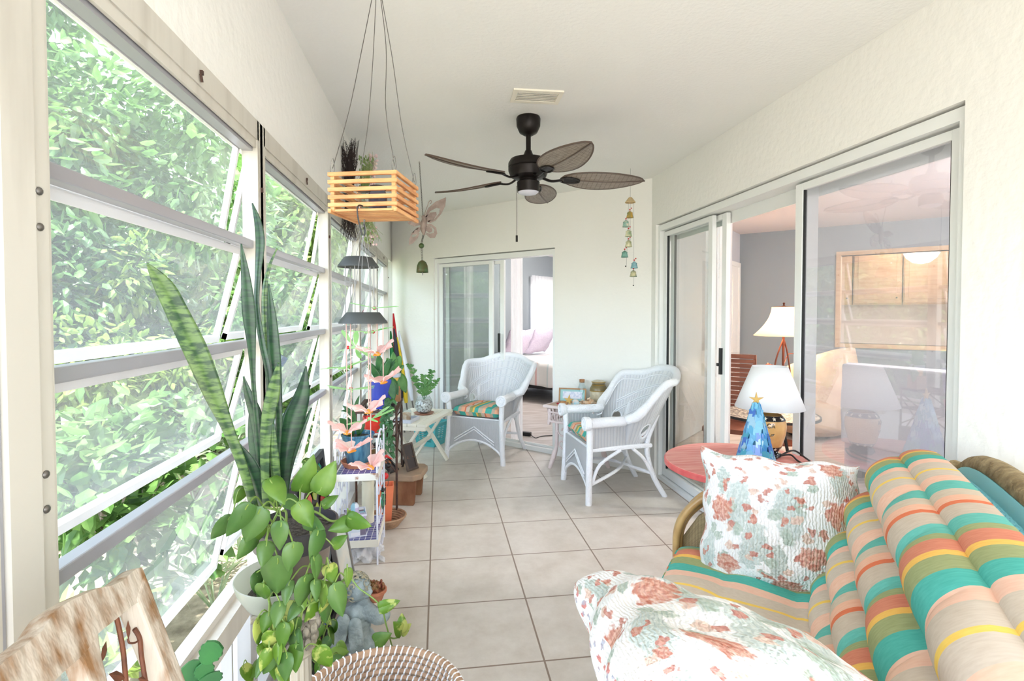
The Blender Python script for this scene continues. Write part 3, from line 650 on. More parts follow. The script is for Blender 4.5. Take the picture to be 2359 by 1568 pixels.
# tan cushion on a sofa inside, sofa, hanging bowl light
M['greysofa'] = mat('pale grey upholstery', (206, 206, 212), .9, bump=.3, bscale=90)
gs = thing('grey_sofa', 'pale grey sofa standing in the living room behind the near glass', 'sofa', (4.05, 3.05, -.005), R(-70))
mb = MB(); mb.bb((-1.0, -.45, .06), (1.0, .4, .30)); mb.build('base', M['greysofa'], gs, bevel=.03)
mb = MB()
for a in (-.9, .9): pass
mb.grid(lambda u, v: (-1.0+2.0*u, -.45+.20*math.cos(v*6.283)*.5+.06*1, .60+.0+.33*math.sin(v*6.283)), 10, 20, cv=True); mb.bb((-1.0, -.49, .28), (1.0, -.29, .92)); mb.build('backrest', M['greysofa'], gs, bevel=.04)
for a in (-.88, .88): mb = MB(); mb.bb((a-.12, -.45, .06), (a+.12, .4, .62)); mb.build('armrest', M['greysofa'], gs, bevel=.05)
for a in (-.38, .38): mb = MB(); mb.bb((a-.37, -.28, .305), (a+.37, .42, .46)); mb.build('seat_cushion', M['greysofa'], gs, bevel=.05)
for a in (-.9, .9):
    for b_ in (-.38, .33): mb = MB(); mb.bb((a-.03, b_-.03, 0), (a+.03, b_+.03, .062)); mb.build('leg', M['black'], gs)
M['tan'] = mat('tan velour', (214, 190, 160), .85, c2=(190, 160, 132), scale=5)
ch = thing('armchair', 'tan rounded armchair back behind the floor lamp', 'armchair', (4.0, 5.15, -.005), R(200))
mb = MB(); mb.grid(lambda u, v: ((lambda a, h: ((.36+.05*math.sin(v*3.14))*math.cos(a), (.36+.05*math.sin(v*3.14))*math.sin(a), .12+h*v))(R(-20+220*u), .55+.30*math.sin(math.pi*u)))  , 24, 10); mb.build('backrest', M['tan'], ch, solid=.1)
mb = MB(); mb.lathe([(0, .05), (.3, .05), (.34, .2), (.32, .42), (0, .45)], seg=24); mb.build('seat', M['tan'], ch)
mb = MB(); mb.lathe([(0, 0), (.2, 0), (.2, .055), (0, .055)], seg=20); mb.build('base', M['black'], ch)
M['bowlglass'] = mat('lit frosted glass bowl', (255, 246, 236), .5, emit=(255, 236, 214), es=2.2, trans=.3)
hl = MF @ Vector((1.98, 1.0, 2.40))
bl = thing('bowl_light', 'lit frosted bowl light hanging inside the kitchen hatch', 'lamp', tuple(hl))
mb = MB(); mb.lathe([(.01, -.44), (.09, -.42), (.16, -.36), (.19, -.30), (.18, -.30), (.15, -.35), (.0, -.41)], seg=28); mb.build('glass_bowl', M['bowlglass'], bl)
mb = MB(); mb.lathe([(0, -.03), (.06, -.02), (.065, 0), (0, 0)], seg=20)
for a in range(3): mb.tube(smooth_path([(0, 0, -.03), (.03*math.cos(a*2.09), .03*math.sin(a*2.09), -.15), (.18*math.cos(a*2.09), .18*math.sin(a*2.09), -.30)]), .006, 6)
mb.build('bracket', M['alu'], bl); lamp_light('bowl_bulb', tuple(hl+Vector((0, 0, -.25))), 6, (1, .86, .7), .06)
gl_ = MF @ Vector((1.60, 1.9, 2.40)); gb = thing('globe_light', 'small lit dome light on the kitchen ceiling behind the bowl light', 'lamp', tuple(gl_))
mb = MB(); mb.lathe([(0, -.12), (.07, -.11), (.12, -.06), (.13, -.01), (0, 0)], seg=24); mb.build('glass_dome', M['bowlglass'], gb)
# kitchen wall cabinets
for k in range(4):
    x0 = .55+k*.62; cb = thing('wall_cabinet', ['honey oak wall cabinet at the left end of the kitchen row', 'honey oak wall cabinet second from the left in the kitchen row', 'honey oak wall cabinet third from the left in the kitchen row', 'honey oak wall cabinet at the right end of the kitchen row'][k], 'cabinet', tuple(MF @ Vector((x0, 2.3, 1.45))), R(-45), 'oak wall cabinets in the kitchen')
    mb = MB(); mb.bb((.005, -.30, 0), (.61, 0, .85)); mb.build('body', M['oak'], cb, smooth=False)
    dr = MB(); dr.bb((.02, -.32, .02), (.595, -.302, .83)); dr.bb((.07, -.328, .08), (.545, -.32, .77)); dd_ = dr.build('door', M['oak'], cb, smooth=False, bevel=.004)
    kb = MB(); kb.ball((.55, -.335, .1), .012, 8, 6); kb.build('knob', M['steel'], dd_)
lamp_light('living_fill_light', (4.6, 2.4, 2.1), 62, (1, .97, .95), .15)  # added fill light without a fixture, brightens the living room

lamp_light('bedroom_fill_light', (*P(9.6, -5.2), 2.15), 26, (1, .97, .94), .12)  # unseen light added to lift the dark bedroom, no lamp modelled
# ------------------------------------------------------------------ wicker armchairs
BAND = [(10, (82, 176, 160)), (5, (198, 178, 156)), (6, (238, 176, 142)), (2, (220, 118, 86)), (6, (206, 190, 172)), (5, (152, 158, 104)), (3, (236, 186, 96)), (6, (82, 176, 160)), (7, (202, 184, 162)), (5, (240, 184, 150))]
M['plaid'] = stripes('striped seat cushion fabric', BAND, 1.4, 0)
M['ribw'] = None
def ribmat():
    m, t, b = newmat('white wicker ribs'); N = t.nodes.new; L = t.links.new
    tc = N('ShaderNodeTexCoord'); mp = N('ShaderNodeMapping'); L(tc.outputs['UV'], mp.inputs[0])
    w1 = N('ShaderNodeTexWave'); w1.inputs['Scale'].default_value = 20; w1.bands_direction = 'X'; L(mp.outputs[0], w1.inputs[0])
    w2 = N('ShaderNodeTexWave'); w2.inputs['Scale'].default_value = 30; w2.bands_direction = 'Y'; w2.inputs['Distortion'].default_value = 1.; L(mp.outputs[0], w2.inputs[0])
    a = N('ShaderNodeMath'); a.operation = 'MULTIPLY_ADD'; a.inputs[1].default_value = .45; L(w2.outputs[0], a.inputs[0]); L(w1.outputs[0], a.inputs[2])
    bp = N('ShaderNodeBump'); bp.inputs['Strength'].default_value = .85; bp.inputs['Distance'].default_value = .006; L(a.outputs[0], bp.inputs['Height']); L(bp.outputs[0], b.inputs['Normal'])
    r = N('ShaderNodeValToRGB'); r.color_ramp.elements[0].position = .08; r.color_ramp.elements[0].color = sr((222, 224, 230)); r.color_ramp.elements[1].position = .5; r.color_ramp.elements[1].color = sr((246, 246, 248))
    L(a.outputs[0], r.inputs[0]); L(r.outputs[0], b.inputs['Base Color']); b.inputs['Roughness'].default_value = .6; return m
M['ribs'] = ribmat()
def wicker_chair(label, loc, rz):
    t = thing('wicker_armchair', label, 'armchair', loc, rz, None)
    # faces local -y; width .54, depth .52
    def legb(pts, r, name='leg'):
        mb = MB(); mb.tube(smooth_path(pts, 5), r, 10)
        for k in range(9):
            q = k/9; 
        o = mb.build(name, M['wickerb'], t); return o
    for s_ in (-1, 1):
        legb([(s_*.285, -.27, -.002), (s_*.275, -.265, .14), (s_*.262, -.255, .38), (s_*.27, -.26, .56)], .023)
        legb([(s_*.24, .33, -.002), (s_*.215, .24, .17), (s_*.21, .20, .38), (s_*.23, .27, .60)], .019)
    mb = MB(); rail = smooth_path([(-.265, -.25, .375), (.265, -.25, .375), (.22, .2, .375), (-.22, .2, .375)], 1, True)
    mb.tube([(-.265, -.25, .375), (.265, -.25, .375), (.22, .22, .375), (-.22, .22, .375)], .018, 8, closed=True)
    mb.grid(lambda u, v: ((-.26+.52*u)*(1-.15*v), -.25+.46*v, .385), 6, 6); mb.build('seat_frame', M['wickerb'], t)
    mb = MB()
    for s_ in (-1, 1):
        mb.tube(smooth_path([(s_*.27, -.26, .13), (s_*.15, -.0, .19), (-s_*.215, .235, .17)], 6), .012, 8)
        mb.tube(smooth_path([(s_*.27, -.24, .14), (s_*.265, -.18, .27), (s_*.25, -.02, .36)], 5), .012, 8)
        mb.tube(smooth_path([(s_*.215, .235, .17), (s_*.225, .17, .28), (s_*.235, .08, .36)], 5), .012, 8)
    mb.build('stretcher', M['wickerb'], t)
    # arched front apron with chevron
    def ap(u, v):
        x = (-.27+.54*u); z1 = .385; z0 = .07+.125*math.sin(math.pi*u)**.7
        return (x, -.262, z0+(z1-z0)*v)
    mb = MB(); mb.grid(ap, 26, 10); mb.build('apron', M['ribs'], t, solid=.012)
    mb = MB(); mb.tube([ap(k/20, 0) for k in range(21)], .012, 8)
    for off in (0, .022): mb.tube([(x, -.274, .315-abs(x)*.62-off) for x in [(-.20+.4*k/24) for k in range(25)]], .006, 6)
    mb.build('apron_trim', M['wickerb'], t)
    # shell: left arm - back - right arm, swept
    def plan(u):     # 0..1 around the U
        a = (u-.5)*2; s_ = math.copysign(1, a); q = abs(a)
        if q < .55:
            k = q/.55; ang = k*math.pi/2
            return Vector((s_*.225*math.sin(ang)**.75, .225-.14*(1-math.cos(ang))**1.3, 0))
        k = (q-.55)/.45
        return Vector((s_*(.225+.045*k), .085-.345*k, 0))
    def top(u):
        q = abs(u-.5)*2
        if q < .40: return .905-.055*math.sin(min(1, q/.26)*math.pi/2)**2-.01*(q/.40)
        if q < .66:
            k = (q-.40)/.26; return .84-.27*(k*k*(3-2*k))
        return .57-.005*(q-.62)
    def shell(u, v, off=0.):
        p = plan(u); h = top(u); q = abs(u-.5)*2; z = .385+(h-.385)*v
        fl = (z-.385)*(.40 if q < .62 else .1); d = Vector((p.x*1.15, max(p.y-.02, 0)*1.3 if q < .7 else 0, 0))
        d = d/max(d.length, 1e-4)*fl*(1 if q < .75 else .4)
        bk = Vector((0, (z-.385)*.12*(1-min(1, q/.7)), 0))
        r_ = p+d+bk; nrm = Vector((-p.x, -(p.y-.0), 0)).normalized()
        return (r_.x+nrm.x*off, r_.y+nrm.y*off, z)
    def hole(u, v):
        q = abs(u-.5)*2; h = top(u)-.385; return ((q-.44)/.075)**2+((v*h-.10)/.055)**2 < 1
    mb = MB(); mb.grid(shell, 110, 26, skip=hole); mb.build('backrest', M['ribs'], t, solid=.014)
    mb = MB()
    rr = [.028 if abs(k/60-.5)*2 < .55 else .036 for k in range(61)]
    mb.tube([Vector(shell(k/60, 1))+Vector((0, .0, -.005)) for k in range(61)], rr, 12)
    mb.build('rolled_rim', M['wickerb'], t)
    mb = MB()
    for j in (0, 1):
        c_ = .5+(-.22 if j == 0 else .22)
        pts = []
        for k in range(24):
            a = 6.283*k/24; u = c_+.0375*math.cos(a); h = top(u)-.385; pts.append(shell(u, max(0, (.10+.055*math.sin(a))/h)))
        mb.tube(pts, .009, 6, closed=True)
    for lv in (.40, .33, .24):     # chevrons on the back
        for o_ in (0, .015):
            pts = []
            for k in range(31):
                u = .5+(k/30-.5)*.46; q = abs(k/30-.5)*2; z = .385+lv-o_-.17*q; pts.append(shell(u, (z-.385)/(top(u)-.385), .012))
            mb.tube(pts, .0055, 5)
    mb.tube([Vector(shell(.16+.68*k/50, 1-.055/(top(.16+.68*k/50)-.385), .014)) for k in range(51)], .006, 5)
    mb.build('weave_pattern', M['wickerb'], t)
    for s_ in (-1, 1):
        p = shell(0 if s_ < 0 else 1, 1); mb = MB()
        T = basis((p[0], -.292, p[2]-.005), (1, 0, 0), (0, 0, 1), (0, -1, 0))
        mb.lathe([(0, -.03), (.046, -.03), (.05, 0), (.046, .006), (0, .006)], M=T, seg=24)
        for rr_ in (.043, .022): mb.tube([(rr_*math.cos(k*.2618), rr_*math.sin(k*.2618), .008) for k in range(24)], .007, 6, closed=True, M=T)
        for k in range(10): a = k*.628; mb.tube([(.026*math.cos(a), .026*math.sin(a), .008), (.04*math.cos(a), .04*math.sin(a), .008)], .003, 4, M=T)
        mb.build('arm_scroll', M['wickerb'], t)
    return t
def seat_cushion(label, loc, rz, seed=1):
    mb = MB(); r = random.Random(seed)
    def fn(sg):
        def g(u, v):
            x, y = (u-.5)*2, (v-.5)*2; e = max(0, (1-abs(x)**5))*max(0, (1-abs(y)**5))
            tuft = 1-.35*max(0, 1-((abs(x)-.42)**2+(abs(y)-.42)**2)*22)
            return (x*.235*(1-.06*(y+1)/2*1.0), y*.21, sg*.046*e**.2*tuft)
        return g
    mb.grid(fn(1), 26, 22); mb.grid(lambda u, v: fn(-1)(1-u, v), 20, 16)
    o = mb.build('seat_cushion', M['plaid']); o.location = (loc[0], loc[1], .385+.055+loc[2]); o.rotation_euler = (0, 0, rz)
    return tag(o, label, 'cushion')
def rot2(x, y, a): return (x*math.cos(a)-y*math.sin(a), x*math.sin(a)+y*math.cos(a))
for (cx, cy, ang, lab, lab2) in ((.45, 4.84, R(-32), 'white wicker armchair facing us in front of the bedroom door', 'teal and peach striped seat cushion on the armchair by the bedroom door'),
                                 (1.27, 3.76, R(-86), 'white wicker armchair seen from the side, by the pink side table and slider', 'teal and peach striped seat cushion on the armchair seen from the side')):
    wicker_chair(lab, (cx, cy, 0), ang); o = rot2(0, -.045, ang); seat_cushion(lab2, (cx+o[0], cy+o[1], 0), ang)

# ------------------------------------------------------------------ pink wicker side table and what stands on it
M['pinkw'] = mat('faded pink wicker', (232, 214, 210), .6, bump=.5, bscale=120)
M['pinktop'] = weave('woven tan table top', (214, 184, 160), (190, 156, 132), 30, 60, .5)
TX, TY, TZ = 1.185, 4.305, .535
pt = thing('side_table', 'small pink wicker side table between the two white armchairs', 'table', (TX, TY, 0), R(-45))    # local +y away from us, x to the right
mb = MB(); mb.grid(lambda u, v: (-.235+.47*u, -.19+.38*v, TZ), 4, 4); mb.build('table_top', M['pinktop'], pt, solid=.012)
mb = MB(); mb.tube([(-.235, -.19, TZ), (.235, -.19, TZ), (.235, .19, TZ), (-.235, .19, TZ)], .013, 8, closed=True); mb.build('top_edge', M['pinkw'], pt)
mb = MB()
for (a, b_) in (((-.21, -.165), (.21, -.165)), ((-.21, .165), (.21, .165)), ((-.21, -.165), (-.21, .165)), ((.21, -.165), (.21, .165))):
    a = Vector(a+(0,)); b_ = Vector(b_+(0,)); mb.tube([a+Vector((0, 0, TZ-.05)), b_+Vector((0, 0, TZ-.05))], .008, 6); mb.tube([a+Vector((0, 0, TZ-.13)), b_+Vector((0, 0, TZ-.13))], .01, 6)
    n = 8
    for k in range(n):
        p = a.lerp(b_, k/n); q = a.lerp(b_, (k+1)/n); z0, z1 = TZ-.13, TZ-.05
        mb.tube([p+Vector((0, 0, z0)), (p+q)/2+Vector((0, 0, z1)), q+Vector((0, 0, z0))], .0045, 5); mb.tube([p+Vector((0, 0, z1)), (p+q)/2+Vector((0, 0, z0)), q+Vector((0, 0, z1))], .0045, 5)
        mb.tube([p+Vector((0, 0, TZ-.05)), p+Vector((0, 0, TZ-.01))], .008, 5)
mb.build('lattice_apron', M['pinkw'], pt)
for sx in (-1, 1):
    for sy in (-1, 1):
        mb = MB(); mb.tube(smooth_path([(sx*.205, sy*.16, TZ-.16), (sx*.2, sy*.155, TZ-.1), (sx*.2, sy*.155, TZ-.02)], 3), [.012, .017, .017, .017, .017, .017, .017], 10)
        mb.tube(smooth_path([(sx*.15, sy*.12, TZ-.02), (sx*.15, sy*.12, .22), (sx*.165, sy*.13, .13), (sx*.20, sy*.155, 0)], 4), [.015]*7+[.019, .022, .022, .020, .018, .016], 10)
        mb.build('leg', M['pinkw'], pt)
mb = MB()
for sy in (-1, 1):
    for s_ in (-1, 1):
        pts = [];
        for k in range(16): a = k*.42; r_ = .012+.0028*k; pts.append((s_*(.08)+s_*r_*math.cos(a), sy*.13, .33+r_*math.sin(a)))
        pts2 = [];
        for k in range(16): a = -k*.42+3.1; r_ = .012+.0028*k; pts2.append((s_*(.085)+s_*r_*math.cos(a), sy*.13, .22+r_*math.sin(a)))
        mb = MB(); mb.tube(pts, .007, 6); mb.tube(pts2, .007, 6); mb.build('scroll_work', M['pinkw'], pt)
def on_table(x, y): o = rot2(x, y, R(-45)); return (TX+o[0], TY+o[1], TZ+.008)
MTB = Matrix.Translation((TX, TY, TZ+.008)) @ Matrix.Rotation(R(-45), 4, 'Z')
M['goldwood'] = mat('brown wooden frame', (176, 130, 82), .5, c2=(150, 104, 62), scale=12)
M['mint'] = mat('mint mat board', (164, 206, 204), .8); M['paper'] = mat('printed card', (232, 232, 240), .8, c2=(206, 210, 226), scale=45, contrast=(.5, .55))
pf = thing('picture_frame', 'wooden picture frame with a mint green mat on the pink side table', 'picture frame', on_table(-.105, .06), R(-45+22))
T = Matrix.Rotation(R(-12), 4, 'X'); mb = MB(); frame_rect(mb, -.12, .12, 0, .125, .012, .014, T); mb.build('frame', M['goldwood'], pf, smooth=False)
mb = MB(); mb.bb((-.108, 0, .012), (.108, .004, .113), T); mb.build('mat_board', M['mint'], pf, smooth=False)
mb = MB(); mb.bb((-.085, -.002, .035), (.085, .001, .095), T); mb.build('print', M['paper'], pf, smooth=False)
M['cork'] = mat('cork', (190, 142, 100), .9, c2=(160, 112, 76), scale=40); M['pebble'] = mat('small mixed pebbles', (120, 100, 84), .6, c2=(200, 190, 176), scale=60, detail=1, bump=1, bscale=70)
M['succ'] = mat('succulent green', (112, 170, 76), .5)
bt = thing('corked_bottle', 'tall corked glass bottle with pebbles and a tiny plant, by the wall', 'bottle', on_table(-.05, .135))
mb = MB(); mb.lathe([(0, 0), (.034, 0), (.036, .01), (.036, .13), (.026, .15), (.022, .17), (.024, .18)], seg=20); mb.build('glass', M['clear'], bt)
mb = MB(); mb.lathe([(0, .172), (.021, .172), (.024, .2), (0, .2)], seg=16); mb.build('cork', M['cork'], bt)
mb = MB(); mb.lathe([(0, .004), (.031, .004), (.032, .05), (0, .07)], seg=14); mb.build('pebbles', M['pebble'], bt)
mb = MB(); 
for k in range(9): a = k*.7; mb.ball((.018*math.cos(a), .018*math.sin(a), .075+.008*(k % 4)), (.013, .008, .009), 8, 5)
mb.build('plant', M['succ'], bt)
M['urn'] = mat('speckled cream ceramic', (214, 204, 178), .35, c2=(190, 178, 150), scale=30); M['olive'] = mat('olive bronze glaze', (128, 112, 76), .3)
ur = thing('urn', 'lidded ceramic urn with an olive shoulder and gold bands on the side table', 'urn', on_table(.13, .10))
mb = MB(); mb.lathe([(0, 0), (.05, 0), (.058, .015), (.072, .07), (.075, .11), (.074, .125)], seg=30); mb.build('body', M['urn'], ur)
mb = MB(); mb.lathe([(.0745, .122), (.074, .14), (.06, .165), (.05, .175), (.055, .18), (.05, .19), (0, .19)], seg=30); mb.build('shoulder', M['olive'], ur)
mb = MB(); mb.lathe([(0, .19), (.058, .19), (.06, .2), (.035, .21), (0, .214)], seg=30); mb.build('lid', M['urn'], ur)
M['gold'] = mat('gold band', (196, 158, 84), .3, .8); mb = MB()
for z in (.122, .172, .196): mb.lathe([({.122: .0755, .172: .056, .196: .0602}[z], z-.003), ({.122: .077, .172: .058, .196: .062}[z], z), ({.122: .0755, .172: .056, .196: .0602}[z], z+.003)], seg=30)
mb.build('gold_band', M['gold'], ur)
M['shell'] = mat('seashell', (236, 216, 190), .4, c2=(200, 150, 104), scale=35); M['starfish'] = mat('starfish', (206, 168, 96), .8, bump=.6, bscale=120)
def star_outline(r1, r2, n=5, a0=math.pi/2): return [((r1 if k % 2 == 0 else r2)*math.cos(a0+k*math.pi/n), (r1 if k % 2 == 0 else r2)*math.sin(a0+k*math.pi/n)) for k in range(2*n)]
mb = MB(); mb.prism(star_outline(.05, .018), .014); o = mb.build('starfish', M['starfish'], bevel=.004); o.matrix_world = MTB @ Matrix.Translation((-.045, -.10, .048)) @ Matrix.Rotation(R(72), 4, 'X'); tag(o, 'tan starfish standing on edge at the front of the side table', 'starfish')
def conch(name, label, x, y, s, rz, m):
    mb = MB(); pts = []; rs = []
    for k in range(26):
        a = k*.55; r_ = .05*s*(1-k/26)**1.1; pts.append((r_*math.cos(a), r_*math.sin(a), .018*s+.075*s*k/26)); rs.append(max(.002, .026*s*(1-k/26)))
    mb.tube(pts, rs, 8); mb.tube([(.03*s, 0, .02*s), (.075*s, .02*s, .012*s)], [.022*s, .004], 8)
    o = mb.build(name, m); o.matrix_world = MTB @ Matrix.Translation((x, y, -.003)) @ Matrix.Rotation(rz, 4, 'Z'); return tag(o, label, 'seashell')
conch('seashell', 'large spiky whelk seashell in front of the urn', .12, -.04, 1.0, .4, M['shell'])
conch('seashell', 'small pale seashell left of the whelk on the side table', .03, .0, .6, 2., M['shell'])
M['aqua'] = mat('aqua glazed trinket dish', (176, 216, 224), .3, c2=(224, 196, 178), scale=40); M['redbead'] = mat('red glass', (176, 40, 50), .3)
mb = MB(); mb.lathe([(0, 0), (.03, 0), (.045, .03), (.042, .03), (.028, .006), (0, .006)], seg=20); mb.ball((0, 0, .035), (.034, .012, .034), 14, 8); o = mb.build('trinket_dish', M['aqua']); o.matrix_world = MTB @ Matrix.Translation((.035, -.12, 0)); tag(o, 'pale aqua shell shaped trinket dish beside the starfish', 'dish')
mb = MB()
for k in range(16): a = k*.39; mb.ball((.04*math.cos(a), .022*math.sin(a), .006), .006, 8, 5)
o = mb.build('bead_bracelet', M['redbead']); o.matrix_world = MTB @ Matrix.Translation((-.13, -.08, 0)); tag(o, 'red bead bracelet lying before the picture frame', 'bracelet')
mb = MB(); mb.ball((0, 0, .022), (.028, .022, .022), 12, 8); mb.ball((.03, 0, .018), (.012, .016, .016), 8, 6); o = mb.build('nut_shell', M['cork']); o.matrix_world = MTB @ Matrix.Translation((-.085, -.125, 0)); tag(o, 'brown rounded seashell left of the starfish', 'seashell')

# ------------------------------------------------------------------ rattan loveseat
SB = R(53); SO = Vector((.95, 1.89, 0))          # local x along the seat (far end = 0), local y towards its front
MS = Matrix.Translation(SO) @ Matrix.Rotation(SB, 4, 'Z')
M['rattan'] = mat('honey rattan pole', (196, 160, 104), .35, c2=(170, 130, 80), scale=10, stretch=(1, 1, 1), coat=.3)
M['rattanw'] = weave('woven rattan', (196, 172, 128), (140, 116, 82), 30, 60, .9)
M['twist'] = mat('twisted seagrass', (178, 156, 116), .8, c2=(134, 112, 76), scale=30, bump=.9, bscale=70)
M['turq'] = mat('turquoise painted wicker', (132, 206, 216), .6)
SEQ = [(7, (108, 186, 172)), (5, (208, 190, 168)), (4, (236, 184, 156)), (2, (224, 124, 88)), (7, (204, 186, 166)), (6, (108, 186, 172)), (3, (160, 166, 118)), (6, (214, 136, 110)), (2.4, (240, 190, 100)), (6, (160, 166, 118)), (6, (86, 178, 164)), (5, (238, 194, 170)), (7, (208, 192, 174)), (1.6, (242, 204, 104)), (6, (208, 192, 174)), (5, (236, 190, 164))]
M['stripe'] = stripes('teal orange striped sofa fabric', SEQ, 1.75, 0, offset=.3)
LS = 1.28
so = thing('rattan_loveseat', 'rattan loveseat with teal and orange striped cushions in the right foreground', 'sofa', tuple(SO), SB)
def arm(x, name='arm'):
    mb = MB()
    for dx, dz in ((0, 0), (.03, .012), (-.03, .012)):
        mb.tube(smooth_path([(x+dx, .03, 0), (x+dx, .04, .30), (x+dx, .035, .47), (x+dx, -.03, .575+dz), (x+dx, -.12, .62+dz), (x+dx, -.35, .635+dz), (x+dx, -.70, .66+dz)], 6), .021 if dx == 0 else .014, 10)
    for k in range(7): y = .03-.0*k; mb.tube([(x-.045, .035, .05+k*.012), (x+.045, .035, .05+k*.012)], .006, 5)
    o = mb.build(name, M['rattan'], so)
    mb = MB(); mb.grid(lambda u, v: (x, .02-.68*u, .24+(.34 if u > .12 else .2+u*1.1)*v), 12, 12); mb.build('arm_weave', M['rattanw'], so, solid=.01)
arm(.05); arm(-LS-.03)
mb = MB()
for y in (.01, -.60): mb.tube([(.05, y, .30), (-LS-.03, y, .30)], .02, 10)
for x in (.05, -.6, -LS-.03): mb.tube([(x, .01, .30), (x, -.62, .30)], .018, 8)
mb.tube([(.05, .03, .11), (-LS-.03, .03, .11)], .014, 8)
mb.grid(lambda u, v: (.04-(LS+.06)*u, .0-.6*v, .318), 8, 8); mb.build('seat_frame', M['rattan'], so)
for x in (.05, -LS-.03):
    mb = MB(); mb.tube(smooth_path([(x, -.66, 0), (x, -.62, .25), (x, -.72, .62), (x*.98, -.80, .84)], 5), .02, 10); mb.build('back_post', M['rattan'], so)
def ztop(x):
    q = (x+LS/2)/(LS/2+.05); return .90-.07*abs(q)**5
mb = MB(); mb.tube([(x, -.855, ztop(x)) for x in [.07-(LS+.13)*k/40 for k in range(41)]], .034, 12)
mb.tube(smooth_path([(.07, -.835, .83), (.10, -.80, .76), (.07, -.74, .64)], 5), [.034, .033, .031, .03, .028, .028, .027, .026, .025, .024, .022], 10); mb.build('top_rail', M['twist'], so)
mb = MB(); mb.grid(lambda u, v: ((.06-(LS+.11)*u), -.64-.19*v, .26+(ztop(.06-(LS+.11)*u)-.28)*v), 30, 10); mb.build('back_weave', M['rattanw'], so, solid=.012)
mb = MB(); mb.grid(lambda u, v: ((.03-(LS+.05)*u), -.745-.075*v, .60+(ztop(.03-(LS+.05)*u)-.605)*v), 30, 6)
for k in range(44):
    x = .02-(LS+.03)*k/43; z = ztop(x)-.055; mb.tube([(x+.008*math.cos(a*1.05), -.795+.012*math.sin(a*1.05), z+.016*math.cos(a*1.05)) for a in range(7)], .0055, 5)
mb.build('turquoise_panel', M['turq'], so, solid=.006, label='turquoise painted panel behind the back cushion')
def tuft(a, b, na, nb):
    p = abs(math.sin(math.pi*a*na)); q = abs(math.sin(math.pi*b*nb)); return (p**.45)*(.55+.45*q**.45)
def seatf(sg):
    def g(u, v):
        e = (1-abs(2*u-1)**9)*(1-abs(2*v-1)**7); z = .075*(max(e, 0)**.4)
        d = tuft(u, v, 2, 3)*.030+.008*math.sin(u*21+v*5)*math.sin(v*8)
        return (-.015-(LS-.03)*u,   .025-.60*v, .395+(z*(.45)+d*max(e, 0)**.3+.02*(1-v) if sg > 0 else -z*.8))
    return g
mb = MB(); mb.grid(seatf(1), 90, 40); mb.grid(lambda u, v: seatf(-1)(u, 1-v), 30, 14); mb.build('seat_cushion', M['stripe'], so)
mb = MB(); mb.tube([(-.015-(LS-.03)*k/30, .028, .398) for k in range(31)], .009, 8)
M['weltx'] = stripes('striped welting', [(3, (82, 176, 160)), (2, (222, 130, 96)), (2, (206, 188, 168)), (2, (150, 156, 102))], 9, 1)
mb.build('welting', M['weltx'], so)
def backf(sg):
    def g(u, v):       # v up the back, rolling over the top
        e = (1-abs(2*u-1)**8); ed = max(0, e)**.5
        vv = min(v/.86, 1.); x = -.02-(LS-.03)*u; ht = .49*(1-.06*abs(2*u-1)**4)
        y = -.50-.19*vv**1.2; z = .40+ht*vv
        th = (.055+.05*abs(math.sin(math.pi*(vv*4.0+.02)))**.55*(.62+.38*abs(math.sin(math.pi*u*5))**.5))*ed
        if sg > 0:
            if v > .86:
                a = (v-.86)/.14*math.pi*.6; return (x, y-.018*(1-math.cos(a))+th*math.cos(a)*.75, z+.04*math.sin(a)*ed+.008)
            return (x, y+th, z+th*.28)
        return (x, y-.022*ed, z-.01)
    return g
mb = MB(); mb.grid(lambda u, v: backf(1)(u, v), 120, 90); mb.grid(lambda u, v: backf(-1)(1-u, v), 30, 14); mb.build('back_cushion', M['stripe'], so)
M['flor'] = floral('quilted rose floral cotton'); M['flor2'] = floral('tiny rosebud cotton', True)
def free_pillow(label, T, w, h, t, seed, sag=0., wr=.008):
    o = pillow_mb(w, h, t, 60, seed, sag, wr).build('throw_pillow', [M['flor'], M['flor2']]); o.matrix_world = T; return tag(o, label, 'pillow')
# pillow leaning on the far arm, facing the near end
c_ = MS @ Vector((-.135, -.315, .625)); xd = (MS.to_3x3() @ Vector((.06, -1, .0))).normalized(); yd = (MS.to_3x3() @ Vector((.26, .0, 1))).normalized(); zd = xd.cross(yd).normalized(); yd = zd.cross(xd)
free_pillow('quilted white pillow with rust roses standing against the far arm of the loveseat', basis(c_, xd, yd, zd), .49, .44, .17, 11, wr=.007)
# pillow lying over the near arm
c_ = Vector((.43, .628, .805)); xd = Vector((.42, -.115, -.165)).normalized(); yd = Vector((-.06, .38, -.05)); zd = xd.cross(yd).normalized(); yd = zd.cross(xd)
free_pillow('quilted white floral pillow lying over the near arm with its rosebud backing showing', basis(c_, xd, yd, zd), .50, .46, .19, 23, wr=.007)
# ------------------------------------------------------------------ red round table, lamp, blue tree
M['coral'] = mat('worn coral painted wood', (218, 130, 122), .5, c2=(232, 168, 156), scale=7, stretch=(1, 9, 1)); M['coral2'] = mat('coral red paint', (214, 92, 92), .45, c2=(224, 116, 110), scale=14)
rt = thing('round_table', 'round coral red painted table behind the loveseat', 'table', (1.365, 2.20, 0))
mb = MB(); mb.lathe([(0, .63), (.325, .63), (.332, .636), (.332, .648), (.328, .652), (0, .652)], seg=64); mb.build('table_top', M['coral'], rt)
mb = MB(); mb.lathe([(.326, .622), (.334, .624), (.335, .645), (.331, .650), (.331, .64)], seg=64); mb.build('rim', M['coral2'], rt)
for a in (100, 220, 340):
    a = R(a); mb = MB(); mb.tube([(.13*math.cos(a), .13*math.sin(a), .63), (.165*math.cos(a), .165*math.sin(a), .35), (.22*math.cos(a), .22*math.sin(a), 0)], [.024, .021, .017], 14); mb.build('leg', M['coral2'], rt)
